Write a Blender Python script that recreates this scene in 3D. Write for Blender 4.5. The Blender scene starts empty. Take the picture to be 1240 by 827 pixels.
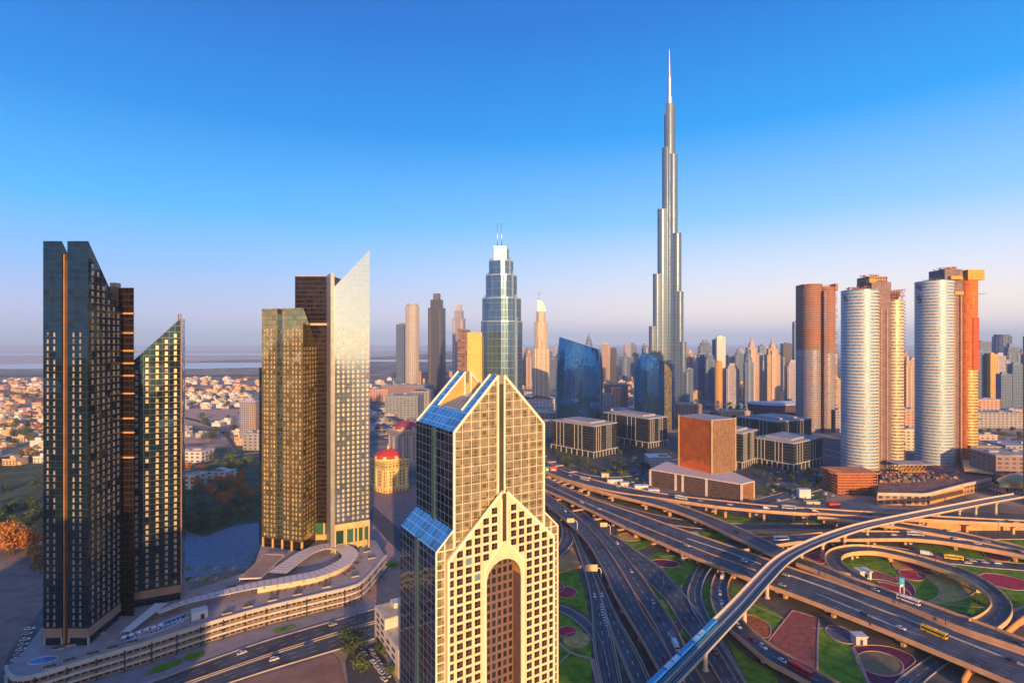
import bpy, math, random
from mathutils import Vector, Matrix, Euler
R = math.radians
sc = bpy.context.scene
# ------------------------------------------------------------------ camera, sky, sun, exposure
F, HY, CZ = 660.0, 415.0, 165.0
cam_d = bpy.data.cameras.new("camera")
cam = bpy.data.objects.new("camera", cam_d)
sc.collection.objects.link(cam)
cam.location = (0, 0, CZ)
cam.rotation_euler = (R(90), 0, 0)
cam_d.sensor_fit = 'HORIZONTAL'
cam_d.sensor_width = 36
cam_d.lens = 36 * F / 1240
cam_d.shift_y = 1.5 / 1240
cam_d.clip_start = 1
cam_d.clip_end = 90000
sc.camera = cam

SKY_K = 0.82
SUN_AZ, SUN_EL = 13.0, 10.5          # degrees to the right of straight behind the camera
sdir = Vector((math.sin(R(SUN_AZ)) * math.cos(R(SUN_EL)), -math.cos(R(SUN_AZ)) * math.cos(R(SUN_EL)), math.sin(R(SUN_EL))))
world = bpy.data.worlds.new("World")
sc.world = world
world.use_nodes = True
wn, wl = world.node_tree.nodes, world.node_tree.links
bg = wn["Background"]
sky = wn.new("ShaderNodeTexSky")
sky.sky_type = 'NISHITA'
sky.sun_disc = False
sky.sun_elevation = R(SUN_EL)
sky.sun_rotation = R(180 - SUN_AZ)
sky.altitude = 100
sky.air_density = 1.0
sky.dust_density = 1.2
sky.ozone_density = 2.0
hs = wn.new("ShaderNodeHueSaturation")
hs.inputs["Saturation"].default_value = 1.2
wl.new(sky.outputs[0], hs.inputs["Color"])
# evening sky: azure overhead, lilac haze to the left, peach to the right, a gold glow round the sun
def wmath(op, a, b=None):
    x = wn.new("ShaderNodeMath"); x.operation = op; x.use_clamp = False
    for i, q in enumerate((a, b)):
        if q is None: continue
        if isinstance(q, (int, float)): x.inputs[i].default_value = q
        else: wl.new(q, x.inputs[i])
    return x.outputs[0]
def wmix(f, a, b, blend='MIX'):
    x = wn.new("ShaderNodeMix"); x.data_type = 'RGBA'; x.blend_type = blend; x.clamp_result = False
    for sck, q in ((x.inputs[0], f), (x.inputs[6], a), (x.inputs[7], b)):
        if isinstance(q, (int, float)): sck.default_value = q
        elif isinstance(q, tuple): sck.default_value = (*q, 1)
        else: wl.new(q, sck)
    return x.outputs[2]
tc = wn.new("ShaderNodeTexCoord"); sx = wn.new("ShaderNodeSeparateXYZ"); wl.new(tc.outputs["Generated"], sx.inputs[0])
def wramp(stops, fac):
    r = wn.new("ShaderNodeValToRGB"); e = r.color_ramp.elements
    while len(e) < len(stops): e.new(0.5)
    for q, (p, c) in zip(e, stops): q.position = p; q.color = (*c, 1)
    wl.new(fac, r.inputs[0]); return r.outputs[0]
up = wmath('MAXIMUM', sx.outputs[2], 0.0)
cool = wramp([(0, (.52, .51, .68)), (.05, (.42, .49, .77)), (.12, (.20, .45, .85)), (.21, (.045, .39, .85)), (.35, (.0, .215, .67)), (.5, (.0, .12, .50)), (1, (.0, .09, .40))], up)
warm = wramp([(0, (1.2, .90, .68)), (.05, (1.05, .86, .71)), (.12, (.66, .71, .83)), (.21, (.22, .50, .88)), (.35, (.0, .29, .76)), (.5, (.0, .165, .58)), (1, (.0, .09, .40))], up)
mr = wn.new("ShaderNodeMapRange"); mr.interpolation_type = 'SMOOTHSTEP'; wl.new(sx.outputs[0], mr.inputs[0]); mr.inputs[1].default_value = -.75; mr.inputs[2].default_value = .7
grad = wmix(mr.outputs[0], cool, warm)
vd = wn.new("ShaderNodeVectorMath"); vd.operation = 'DOT_PRODUCT'; wl.new(tc.outputs["Generated"], vd.inputs[0]); vd.inputs[1].default_value = tuple(sdir)
glow = wmath('POWER', wmath('MAXIMUM', vd.outputs["Value"], 0.0), 13.0)
grad = wmix(glow, grad, (2.6, 1.6, .68))
vs = wn.new("ShaderNodeVectorMath"); vs.operation = 'SCALE'; wl.new(grad, vs.inputs[0]); vs.inputs["Scale"].default_value = SKY_K / 0.15
wl.new(wmix(0.98, hs.outputs[0], vs.outputs[0]), bg.inputs[0])
bg.inputs[1].default_value = 0.15
sun_d = bpy.data.lights.new("sun", 'SUN')
sun_d.energy = 5.0
sun_d.angle = R(0.6)
sun_d.color = (1.0, 0.55, 0.21)
sun = bpy.data.objects.new("sun", sun_d)
sc.collection.objects.link(sun)
sun.rotation_euler = (-sdir).to_track_quat('-Z', 'Y').to_euler()
sc.view_settings.view_transform = 'Standard'
sc.view_settings.look = 'None'
sc.view_settings.gamma = 1
sc.view_settings.use_curve_mapping = False
sc.view_settings.exposure = 0.74
sc.cycles.max_bounces = 6
sc.cycles.diffuse_bounces = 2
sc.cycles.glossy_bounces = 3
sc.cycles.transmission_bounces = 2
sc.cycles.volume_bounces = 3
sc.cycles.sample_clamp_indirect = 8

# ------------------------------------------------------------------ helpers
col = sc.collection
def W(px, py, z=0.0):
    "world point where the sight line of a photo pixel meets the level z"
    d = F * (CZ - z) / (py - HY)
    return Vector(((px - 620) / F * d, d, z))
def XD(px, d): return (px - 620) / F * d
def ZD(py, d): return CZ + (HY - py) / F * d
def tag(o, label=None, cat=None, group=None, kind=None):
    if label: o['label'] = label
    if cat: o['category'] = cat
    if group: o['group'] = group
    if kind: o['kind'] = kind
    return o
def thing(name, label, cat, loc=(0, 0, 0), rz=0.0, group=None):
    o = bpy.data.objects.new(name, None)
    o.empty_display_size = 1
    col.objects.link(o)
    o.location = loc
    o.rotation_euler = (0, 0, rz)
    return tag(o, label, cat, group)
def kids(o): return [c for c in bpy.data.objects if c.parent is o]
PARTS = {}
def freeze(root):
    "remember a finished thing's children so that copies are quick"
    PARTS[root.name] = [(c, [g for g in c.children]) for c in root.children]
    return root
def dup(root, loc, rz, label=None, group=None, scale=None):
    r = root.copy(); col.objects.link(r)
    r.location = loc; r.rotation_euler = (0, 0, rz)
    if scale: r.scale = scale
    if label: r['label'] = label
    if group: r['group'] = group
    for c, gs in PARTS.get(root.name, []):
        k = c.copy(); col.objects.link(k); k.parent = r
        for g in gs:
            q = g.copy(); col.objects.link(q); q.parent = k
    return r

class MB:
    def __init__(s): s.v = []; s.f = []; s.uv = []; s.sm = []; s.mi = []; s.m = 0
    def face(s, pts, uvs=None, smooth=False):
        pts = [Vector(p) for p in pts]
        n = Vector((0, 0, 0))
        for i in range(len(pts)):
            a, b = pts[i], pts[(i + 1) % len(pts)]
            n += Vector(((a.y - b.y) * (a.z + b.z), (a.z - b.z) * (a.x + b.x), (a.x - b.x) * (a.y + b.y)))
        if n.length < 1e-9: return
        n.normalize()
        if uvs is None:
            if abs(n.z) > 0.95: uvs = [(p.x, p.y) for p in pts]
            else:
                t = Vector((0, 0, 1)).cross(n).normalized()
                w = n.cross(t)
                uvs = [(p.dot(t), p.z if abs(n.z) < 0.2 else p.dot(w)) for p in pts]
        i0 = len(s.v)
        s.v += [tuple(p) for p in pts]
        s.f.append(list(range(i0, i0 + len(pts))))
        s.uv.append(uvs); s.sm.append(smooth); s.mi.append(s.m)
    def prism(s, foot, z0, z1, top=True, bottom=False, smooth=False, u0=0.0):
        "foot: xy points counter-clockwise; z0, z1: numbers or one per point"
        n = len(foot)
        a = [z0] * n if isinstance(z0, (int, float)) else z0
        b = [z1] * n if isinstance(z1, (int, float)) else z1
        u = u0
        for i in range(n):
            j = (i + 1) % n
            p, q = foot[i], foot[j]
            L = math.hypot(q[0] - p[0], q[1] - p[1])
            s.face([(p[0], p[1], a[i]), (q[0], q[1], a[j]), (q[0], q[1], b[j]), (p[0], p[1], b[i])],
                   [(u, a[i]), (u + L, a[j]), (u + L, b[j]), (u, b[i])], smooth)
            u += L
        if top: s.face([(foot[i][0], foot[i][1], b[i]) for i in range(n)])
        if bottom: s.face([(foot[i][0], foot[i][1], a[i]) for i in reversed(range(n))])
    def box(s, x0, x1, y0, y1, z0, z1, bottom=True):
        s.prism([(x0, y0), (x1, y0), (x1, y1), (x0, y1)], z0, z1, True, bottom)
    def obox(s, o, ex, x0, x1, y0, y1, z0, z1, bottom=True):
        "box in a frame at o with x axis along ex (xy) "
        ex = Vector((ex[0], ex[1])).normalized(); ey = Vector((-ex.y, ex.x)); o = Vector((o[0], o[1]))
        s.prism([tuple(o + ex * x + ey * y) for x, y in ((x0, y0), (x1, y0), (x1, y1), (x0, y1))], z0, z1, True, bottom)
    def loft(s, rings, cap=True, smooth=False):
        n = len(rings[0])
        for k in range(len(rings) - 1):
            A, B = rings[k], rings[k + 1]
            u = 0.0
            for i in range(n):
                j = (i + 1) % n
                L = (Vector(A[j]) - Vector(A[i])).length
                s.face([A[i], A[j], B[j], B[i]], [(u, A[i][2]), (u + L, A[j][2]), (u + L, B[j][2]), (u, B[i][2])], smooth)
                u += L
        if cap:
            s.face(rings[-1]); s.face(list(reversed(rings[0])))
    def lathe(s, c, prof, n=16, smooth=True, a0=0.0):
        rings = [[(c[0] + r * math.cos(a0 + 2 * math.pi * i / n), c[1] + r * math.sin(a0 + 2 * math.pi * i / n), c[2] + z) for i in range(n)] for r, z in prof]
        s.loft(rings, True, smooth)
    def tube(s, pts, r, n=6, smooth=True):
        pts = [Vector(p) for p in pts]
        rr = r if isinstance(r, (list, tuple)) else [r] * len(pts)
        rings = []
        for i, p in enumerate(pts):
            t = (pts[min(i + 1, len(pts) - 1)] - pts[max(i - 1, 0)]).normalized()
            up = Vector((0, 0, 1)) if abs(t.z) < 0.9 else Vector((1, 0, 0))
            a = t.cross(up).normalized(); b = t.cross(a) * -1
            rings.append([tuple(p + (a * math.cos(2 * math.pi * k / n) + b * math.sin(2 * math.pi * k / n)) * rr[i]) for k in range(n)])
        s.loft(rings, True, smooth)
    def build(s, name, mats, parent=None, label=None, cat=None, group=None, kind=None, weld=False):
        me = bpy.data.meshes.new(name)
        off = Vector((0, 0, 0))
        if parent is not None:
            q = parent
            while q is not None: off += Vector(q.location); q = q.parent
        me.from_pydata([(x - off.x, y - off.y, z - off.z) for x, y, z in s.v], [], s.f)
        ul = me.uv_layers.new(name="UVMap")
        flat = [c for f in s.uv for uv in f for c in uv]
        ul.data.foreach_set("uv", flat)
        me.polygons.foreach_set("use_smooth", s.sm)
        me.polygons.foreach_set("material_index", s.mi)
        for m in (mats if isinstance(mats, (list, tuple)) else [mats]): me.materials.append(m)
        if weld or any(s.sm):
            import bmesh
            bm = bmesh.new(); bm.from_mesh(me); bmesh.ops.remove_doubles(bm, verts=bm.verts, dist=1e-4); bm.to_mesh(me); bm.free()
        o = bpy.data.objects.new(name, me)
        col.objects.link(o)
        o.parent = parent
        return tag(o, label, cat, group, kind)

def cat_rom(pts, n):
    "n+1 points evenly spaced along a smooth curve through pts (tuples of floats)"
    P = [Vector(p) for p in pts]
    dense = []
    for i in range(len(P) - 1):
        p0, p1, p2, p3 = P[max(i - 1, 0)], P[i], P[i + 1], P[min(i + 2, len(P) - 1)]
        if i == 0: p0 = p1 * 2 - p2
        if i == len(P) - 2: p3 = p2 * 2 - p1
        for k in range(12):
            t = k / 12
            dense.append(0.5 * ((2 * p1) + (p2 - p0) * t + (2 * p0 - 5 * p1 + 4 * p2 - p3) * t * t + (3 * p1 - p0 - 3 * p2 + p3) * t ** 3))
    dense.append(P[-1])
    acc = [0.0]
    for a, b in zip(dense, dense[1:]): acc.append(acc[-1] + (b - a).length)
    out = []; k = 0
    for i in range(n + 1):
        s_ = acc[-1] * i / n
        while k < len(acc) - 2 and acc[k + 1] < s_: k += 1
        L = acc[k + 1] - acc[k]
        out.append(dense[k].lerp(dense[k + 1], (s_ - acc[k]) / L if L > 0 else 0))
    return out

# ------------------------------------------------------------------ materials
MATS = {}
def nt(m): return m.node_tree.nodes, m.node_tree.links
def math_n(N, L, op, a, b=None, c=None):
    x = N.new("ShaderNodeMath"); x.operation = op
    for i, q in enumerate((a, b, c)):
        if q is None: continue
        if isinstance(q, (int, float)): x.inputs[i].default_value = q
        else: L.new(q, x.inputs[i])
    return x.outputs[0]
def mix_n(N, L, fac, a, b):
    x = N.new("ShaderNodeMix"); x.data_type = 'RGBA'
    for sock, q in ((x.inputs[0], fac), (x.inputs[6], a), (x.inputs[7], b)):
        if isinstance(q, (int, float)): sock.default_value = q
        elif isinstance(q, tuple): sock.default_value = (*q[:3], 1)
        else: L.new(q, sock)
    return x.outputs[2]
def noise_n(N, L, vec, scale, detail):
    x = N.new("ShaderNodeTexNoise"); x.inputs["Scale"].default_value = scale; x.inputs["Detail"].default_value = detail; L.new(vec, x.inputs["Vector"]); return x.outputs["Fac"]
def solid(name, c, rough=0.7, metal=0.0, var=0.18, scale=0.15, spec=0.4, c2=None, bump=0.0, detail=5):
    "one plain surface with uneven tone from world-space noise"
    if name in MATS: return MATS[name]
    m = bpy.data.materials.new(name); m.use_nodes = True
    N, L = nt(m); p = N["Principled BSDF"]
    tc = N.new("ShaderNodeNewGeometry")
    ns = N.new("ShaderNodeTexNoise"); ns.inputs["Scale"].default_value = scale; ns.inputs["Detail"].default_value = detail; ns.inputs["Roughness"].default_value = 0.65
    L.new(tc.outputs["Position"], ns.inputs["Vector"])
    lo = tuple(max(0, x * (1 - var)) for x in c); hi = tuple(min(1, x * (1 + var)) for x in (c2 or c))
    r = N.new("ShaderNodeValToRGB"); r.color_ramp.elements[0].position = 0.32; r.color_ramp.elements[1].position = 0.68
    r.color_ramp.elements[0].color = (*lo, 1); r.color_ramp.elements[1].color = (*hi, 1)
    L.new(ns.outputs["Fac"], r.inputs[0]); L.new(r.outputs[0], p.inputs["Base Color"])
    p.inputs["Roughness"].default_value = rough; p.inputs["Metallic"].default_value = metal
    p.inputs["Specular IOR Level"].default_value = spec
    if bump:
        b = N.new("ShaderNodeBump"); b.inputs["Strength"].default_value = bump; b.inputs["Distance"].default_value = 0.5
        L.new(ns.outputs["Fac"], b.inputs["Height"]); L.new(b.outputs[0], p.inputs["Normal"])
    MATS[name] = m
    return m
def facade(name, wall, glass, bay=3.0, floor=3.6, fu=0.7, fv=0.6, grough=0.12, gmetal=0.7, wrough=0.6, wmetal=0.0, tilt=0.03, gvar=0.5,
           wave=0.0, wave_scale=0.02, du=0.0, dv=0.0, wspec=0.4, lit=None):
    "a wall of windows: bays and floors in metres from the UV map"
    if name in MATS: return MATS[name]
    m = bpy.data.materials.new(name); m.use_nodes = True
    N, L = nt(m); p = N["Principled BSDF"]
    uv = N.new("ShaderNodeUVMap"); sp = N.new("ShaderNodeSeparateXYZ"); L.new(uv.outputs[0], sp.inputs[0])
    U = math_n(N, L, 'DIVIDE', math_n(N, L, 'ADD', sp.outputs[0], du + 1000 * bay), bay)
    V = math_n(N, L, 'DIVIDE', math_n(N, L, 'ADD', sp.outputs[1], dv + 1000 * floor), floor)
    fU, fV = math_n(N, L, 'FRACT', U), math_n(N, L, 'FRACT', V)
    mu = math_n(N, L, 'LESS_THAN', math_n(N, L, 'ABSOLUTE', math_n(N, L, 'SUBTRACT', fU, 0.5)), fu / 2)
    mv = math_n(N, L, 'LESS_THAN', math_n(N, L, 'ABSOLUTE', math_n(N, L, 'SUBTRACT', fV, 0.5)), fv / 2)
    mask = math_n(N, L, 'MULTIPLY', mu, mv)
    cb = N.new("ShaderNodeCombineXYZ"); L.new(math_n(N, L, 'FLOOR', U), cb.inputs[0]); L.new(math_n(N, L, 'FLOOR', V), cb.inputs[1])
    wnz = N.new("ShaderNodeTexWhiteNoise"); wnz.noise_dimensions = '3D'; L.new(cb.outputs[0], wnz.inputs["Vector"])
    geo = N.new("ShaderNodeNewGeometry")
    dirt = N.new("ShaderNodeTexNoise"); dirt.inputs["Scale"].default_value = 0.06; dirt.inputs["Detail"].default_value = 4
    L.new(geo.outputs["Position"], dirt.inputs["Vector"])
    g0 = tuple(x * (1 - gvar) for x in glass); g1 = tuple(min(1, x * (1 + gvar)) for x in glass)
    gc = mix_n(N, L, wnz.outputs["Value"], g0, g1)
    wc = mix_n(N, L, dirt.outputs["Fac"], tuple(x * 0.8 for x in wall), tuple(min(1, x * 1.2) for x in wall))
    L.new(mix_n(N, L, mask, wc, gc), p.inputs["Base Color"])
    rg = math_n(N, L, 'MULTIPLY_ADD', mask, grough - wrough, wrough); L.new(rg, p.inputs["Roughness"])
    mg = math_n(N, L, 'MULTIPLY_ADD', mask, gmetal - wmetal, wmetal); L.new(mg, p.inputs["Metallic"])
    p.inputs["Specular IOR Level"].default_value = wspec
    nrm = geo.outputs["Normal"]
    if tilt:
        s1 = N.new("ShaderNodeVectorMath"); s1.operation = 'SUBTRACT'; L.new(wnz.outputs["Color"], s1.inputs[0]); s1.inputs[1].default_value = (0.5, 0.5, 0.5)
        s2 = N.new("ShaderNodeVectorMath"); s2.operation = 'SCALE'; L.new(s1.outputs[0], s2.inputs[0]); L.new(math_n(N, L, 'MULTIPLY', mask, tilt), s2.inputs["Scale"])
        s3 = N.new("ShaderNodeVectorMath"); s3.operation = 'ADD'; L.new(nrm, s3.inputs[0]); L.new(s2.outputs[0], s3.inputs[1]); nrm = s3.outputs[0]
    if wave:
        wz = N.new("ShaderNodeTexNoise"); wz.inputs["Scale"].default_value = wave_scale; wz.inputs["Detail"].default_value = 2
        L.new(geo.outputs["Position"], wz.inputs["Vector"])
        s1 = N.new("ShaderNodeVectorMath"); s1.operation = 'SUBTRACT'; L.new(wz.outputs["Color"], s1.inputs[0]); s1.inputs[1].default_value = (0.5, 0.5, 0.5)
        s2 = N.new("ShaderNodeVectorMath"); s2.operation = 'SCALE'; L.new(s1.outputs[0], s2.inputs[0]); s2.inputs["Scale"].default_value = wave
        s3 = N.new("ShaderNodeVectorMath"); s3.operation = 'ADD'; L.new(nrm, s3.inputs[0]); L.new(s2.outputs[0], s3.inputs[1]); nrm = s3.outputs[0]
    if tilt or wave:
        s4 = N.new("ShaderNodeVectorMath"); s4.operation = 'NORMALIZE'; L.new(nrm, s4.inputs[0]); L.new(s4.outputs[0], p.inputs["Normal"])
    MATS[name] = m
    return m

concrete = solid("concrete", (0.42, 0.36, 0.30), 0.8, var=0.2, scale=0.2)
pale_concrete = solid("pale_concrete", (0.5, 0.46, 0.41), 0.75, var=0.15, scale=0.1)
asphalt = solid("asphalt", (0.055, 0.062, 0.078), 0.75, var=0.4, scale=0.06, c2=(0.085, 0.092, 0.108), detail=8)
asphalt_worn = solid("asphalt_worn", (0.024, 0.029, 0.04), 0.6, var=0.35, scale=0.12)
asphalt_old = solid("asphalt_old", (0.075, 0.075, 0.082), 0.85, var=0.25, scale=0.05)
paint_white = solid("paint_white", (0.75, 0.75, 0.73), 0.6, var=0.15, scale=0.5)
paint_yellow = solid("paint_yellow", (0.7, 0.5, 0.15), 0.6, var=0.15, scale=0.5)
roof_grey = solid("roof_grey", (0.33, 0.33, 0.34), 0.85, var=0.25, scale=0.1)
roof_pale = solid("roof_pale", (0.55, 0.5, 0.45), 0.85, var=0.2, scale=0.1)
roof_dark = solid("roof_dark", (0.1, 0.11, 0.13), 0.8, var=0.25, scale=0.1)
steel = solid("steel", (0.5, 0.5, 0.52), 0.4, 0.8, var=0.1)
dark_steel = solid("dark_steel", (0.06, 0.06, 0.07), 0.5, 0.4, var=0.1)
# ------------------------------------------------------------------ ground, desert, water
def ground_material():
    m = bpy.data.materials.new("ground"); m.use_nodes = True
    N, L = nt(m); p = N["Principled BSDF"]; p.inputs["Roughness"].default_value = 0.95; p.inputs["Specular IOR Level"].default_value = 0.15
    g = N.new("ShaderNodeNewGeometry")
    def noise(s, d=6):
        x = N.new("ShaderNodeTexNoise"); x.inputs["Scale"].default_value = s; x.inputs["Detail"].default_value = d; x.inputs["Roughness"].default_value = 0.6
        L.new(g.outputs["Position"], x.inputs["Vector"]); return x.outputs["Fac"]
    vor = N.new("ShaderNodeTexVoronoi"); vor.inputs["Scale"].default_value = 1 / 140; vor.distance = 'MANHATTAN'; L.new(g.outputs["Position"], vor.inputs["Vector"])
    sep = N.new("ShaderNodeSeparateXYZ"); L.new(vor.outputs["Color"], sep.inputs[0])
    plot = mix_n(N, L, sep.outputs[0], (0.27, 0.2, 0.145), (0.54, 0.4, 0.28))
    r1 = N.new("ShaderNodeMapRange"); L.new(noise(0.012), r1.inputs[0]); r1.inputs[1].default_value = 0.42; r1.inputs[2].default_value = 0.62
    c = mix_n(N, L, r1.outputs[0], plot, (0.13, 0.12, 0.11))
    r2 = N.new("ShaderNodeMapRange"); L.new(noise(0.09, 4), r2.inputs[0]); r2.inputs[1].default_value = 0.5; r2.inputs[2].default_value = 0.75
    c = mix_n(N, L, math_n(N, L, 'MULTIPLY', r2.outputs[0], 0.6), c, (0.09, 0.085, 0.08))
    L.new(c, p.inputs["Base Color"]); return m
g = MB(); S = 42000
# rings of quads so that the sheet is fine near the camera and reaches the horizon
g.face([(-S, -3000, 0), (S, -3000, 0), (S, S, 0), (-S, S, 0)])
g.build("ground", ground_material(), kind='structure')
sand = solid("sand", (0.60, 0.44, 0.34), 0.95, var=0.22, scale=0.004, spec=0.1, c2=(0.66, 0.52, 0.42))
sand_pink = solid("sand_pink", (0.56, 0.36, 0.25), 0.95, var=0.2, scale=0.03, spec=0.1)
scrub = solid("scrub", (0.10, 0.115, 0.06), 0.95, var=0.45, scale=0.03, spec=0.1)
grass_m = solid("grass", (0.08, 0.18, 0.012), 0.95, var=0.4, scale=0.14, spec=0.1, c2=(0.15, 0.26, 0.02), detail=9)
grass_dry = solid("grass_dry", (0.5, 0.34, 0.1), 0.95, var=0.35, scale=0.25, spec=0.1)
soil_red = solid("soil_red", (0.40, 0.04, 0.07), 0.95, var=0.4, scale=0.35, spec=0.1)
soil_plum = solid("soil_plum", (0.13, 0.03, 0.07), 0.95, var=0.4, scale=0.35, spec=0.1)
soil_brick = solid("soil_brick", (0.30, 0.10, 0.075), 0.95, var=0.3, scale=0.3, spec=0.1)
paving_pink = solid("paving_pink", (0.5, 0.27, 0.21), 0.85, var=0.15, scale=0.3)
paving_grey = solid("paving_grey", (0.2, 0.22, 0.27), 0.8, var=0.35, scale=0.3, detail=9)
water_m = solid("water", (0.05, 0.14, 0.22), 0.12, var=0.2, scale=0.01, spec=0.6)
pool_m = solid("pool_water", (0.02, 0.18, 0.42), 0.08, var=0.2, scale=0.3, spec=0.6)
def sheet(name, pts, z, mat, kind='structure', smooth=False):
    P = [W(x, y, z) for x, y in pts]
    if smooth: P = [Vector((q[0], q[1], z)) for q in cat_rom([(p.x, p.y) for p in P] + [(P[0].x, P[0].y)], 12 * len(P))[:-1]]
    a = sum(P[i].x * P[(i + 1) % len(P)].y - P[(i + 1) % len(P)].x * P[i].y for i in range(len(P)))
    if a < 0: P.reverse()
    m = MB(); m.face(P); return m.build(name, mat, kind=kind)
def field(name, x0, x1, y0, y1, z, mat):
    "irregular patch in world metres"
    rnd = random.Random(name + str(x0)); n = 36; cx, cy = (x0 + x1) / 2, (y0 + y1) / 2; pts = []
    for i in range(n):
        a = 2 * math.pi * i / n; k = 1 + rnd.uniform(-.1, .1)
        pts.append((cx + (x1 - x0) / 2 * k * math.copysign(abs(math.cos(a)) ** .6, math.cos(a)), cy + (y1 - y0) / 2 * k * math.copysign(abs(math.sin(a)) ** .6, math.sin(a)), z))
    m = MB(); m.face(pts); return m.build(name, mat, kind='structure')
# the far desert and the creek beyond the low district
field("desert", -16000, -700, 2450, 34000, 0.3, sand)
field("desert", -1600, 14000, 5200, 34000, 0.4, sand)
field("lagoon", -3900, -1400, 3450, 4500, 0.9, water_m)
field("lagoon", -9000, -2300, 7000, 8600, 0.9, water_m)
field("lagoon", -1500, 300, 4700, 5300, 0.9, water_m)
field("scrubland", -4200, -900, 2620, 2800, 0.6, scrub)
field("lagoon", -12000, -1500, 11500, 14000, 0.9, water_m)
field("sand_lot", -900, -560, 1080, 1360, 0.3, sand_pink)
field("sand_lot", -760, -490, 880, 1000, 0.3, sand_pink)
field("park_ground", -520, -190, 470, 860, 0.3, scrub)
field("park_ground", -900, -300, 560, 800, 0.2, scrub)
field("lake", 250, 640, 1330, 1640, 0.4, water_m)
field("lake", -60, 330, 1200, 1400, 0.4, water_m)
field("office_ground", 30, 560, 640, 1010, 0.15, asphalt_old)
field("park_ground", 300, 560, 1010, 1240, 0.3, scrub)

# ------------------------------------------------------------------ the gabled tower in the foreground
def gable_tower():
    O = Vector((-22.9, 213.1)); eu = Vector((0.8425, 0.5387)).normalized(); ev = Vector((-eu.y, eu.x))
    Wd, Dp = 43.6, 36.8; C = Wd / 2
    T = thing("office_tower", "cream stone and bronze glass tower with stepped gabled top and tall arched recess", "tower", (O.x, O.y, 0))
    def P(u, v, z): q = O + eu * u + ev * v; return (q.x, q.y, z)
    stone = solid("cream_stone", (0.74, 0.60, 0.38), 0.7, var=0.14, scale=0.12, detail=8)
    stone_d = solid("gold_lining", (0.55, 0.34, 0.12), 0.6, 0.0, var=0.15, scale=0.2)
    rim = solid("white_rim", (0.84, 0.76, 0.6), 0.5, var=0.08)
    side = facade("dark_curtain_wall", (0.16, 0.23, 0.32), (0.025, 0.055, 0.13), 3.7, 3.57, 0.93, 0.93, 0.06, 0.75, 0.5, 0.2, tilt=0.02)
    front = facade("bronze_curtain_wall", (0.34, 0.28, 0.17), (0.52, 0.46, 0.28), 1.98, 1.785, 0.9, 0.9, 0.16, 0.7, 0.5, 0.2, tilt=0.07, gvar=0.45, du=0.99, dv=0.9)
    roof_g = facade("blue_roof_glass", (0.4, 0.58, 0.7), (0.08, 0.36, 0.6), 3.7, 3.6, 0.95, 0.95, 0.12, 0.6, 0.5, 0.2, tilt=0.02, gvar=0.25)
    slot = solid("dark_channel", (0.07, 0.055, 0.04), 0.6, 0.2)  # even dark brown, shared by the two front channels
    ZE, ZP, G = 130.0, 151.5, 1.1
    def gprofile(z0): return [(0, z0), (Wd, z0), (Wd, ZE), (C + G, ZP), (C - G, ZP), (0, ZE)]
    def gslab(m, v0, v1, prof):
        "extrude a front-view profile (u,z) between two depths"
        A = [P(u, v0, z) for u, z in prof]; B = [P(u, v1, z) for u, z in prof]; n = len(prof)
        m.face(A, [(u, z) for u, z in prof]); m.face(list(reversed(B)), [(u, z) for u, z in reversed(prof)])
        for i in range(n):
            j = (i + 1) % n; m.face([A[j], A[i], B[i], B[j]])
    # upper shaft: four walls, front and back gables, roof with a lower tray between the gables
    m = MB(); t = 7.0
    for v, rev in ((0, False), (Dp, True)):
        pr = gprofile(0)
        if not rev: pr = [(0, 0), (C - 9.2, 0), (C - 9.2, 80), (C + 9.2, 80), (C + 9.2, 0)] + pr[1:]
        f = [P(u, v, z) for u, z in pr]; q = [(u, z) for u, z in pr]
        if rev: f.reverse(); q.reverse()
        m.face(f, q)
    m.build("front_glazing", front, T)
    m = MB()
    m.face([P(0, Dp, 0), P(0, 0, 0), P(0, 0, ZE), P(0, Dp, ZE)]); m.face([P(Wd, 0, 0), P(Wd, Dp, 0), P(Wd, Dp, ZE), P(Wd, 0, ZE)])
    for u in (0, Wd):       # channel in the middle of the side walls
        pass
    m.build("side_glazing", side, T)
    m = MB()
    for u in (-0.5, Wd + 0.5):
        a, b = (u, u + 0.9) if u < 0 else (u - 0.9, u)
        q = [P(a, Dp / 2 - 1.6, 0)[:2], P(b, Dp / 2 - 1.6, 0)[:2], P(b, Dp / 2 + 1.6, 0)[:2], P(a, Dp / 2 + 1.6, 0)[:2]]
        m.prism(q, 0, ZE - 0.4)
    m.build("side_channel", solid("teal_channel", (0.1, 0.2, 0.24), 0.3, 0.5), T)
    m = MB()
    zl = 7.5   # depth of the tray under the gable line
    def slope(u0, u1, v0, v1, z0, z1): m.face([P(u0, v0, z0), P(u1, v0, z1), P(u1, v1, z1), P(u0, v1, z0)])
    k = (ZP - ZE) / (C - G)
    for s in (0, 1):
        def q(u): return u if s == 0 else Wd - u
        def F4(a):
            m.face(a if s == 1 else list(reversed(a)))
        # strips over the gables and the eave band
        for v0, v1 in ((0, t), (Dp - t, Dp)):
            F4([P(q(0), v0, ZE), P(q(0), v1, ZE), P(q(C - G), v1, ZP), P(q(C - G), v0, ZP)])
        F4([P(q(0), t, ZE), P(q(0), Dp - t, ZE), P(q(7), Dp - t, ZE + 7 * k), P(q(7), t, ZE + 7 * k)])
        m.m = 1
        F4([P(q(7), t, ZE + 7 * k - 0.6), P(q(7), Dp - t, ZE + 7 * k - 0.6), P(q(C), Dp - t, ZE + 12.0), P(q(C), t, ZE + 12.0)])
        m.m = 0
    m.face([P(C - G, 0, ZP), P(C + G, 0, ZP), P(C + G, t, ZP), P(C - G, t, ZP)])
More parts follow.
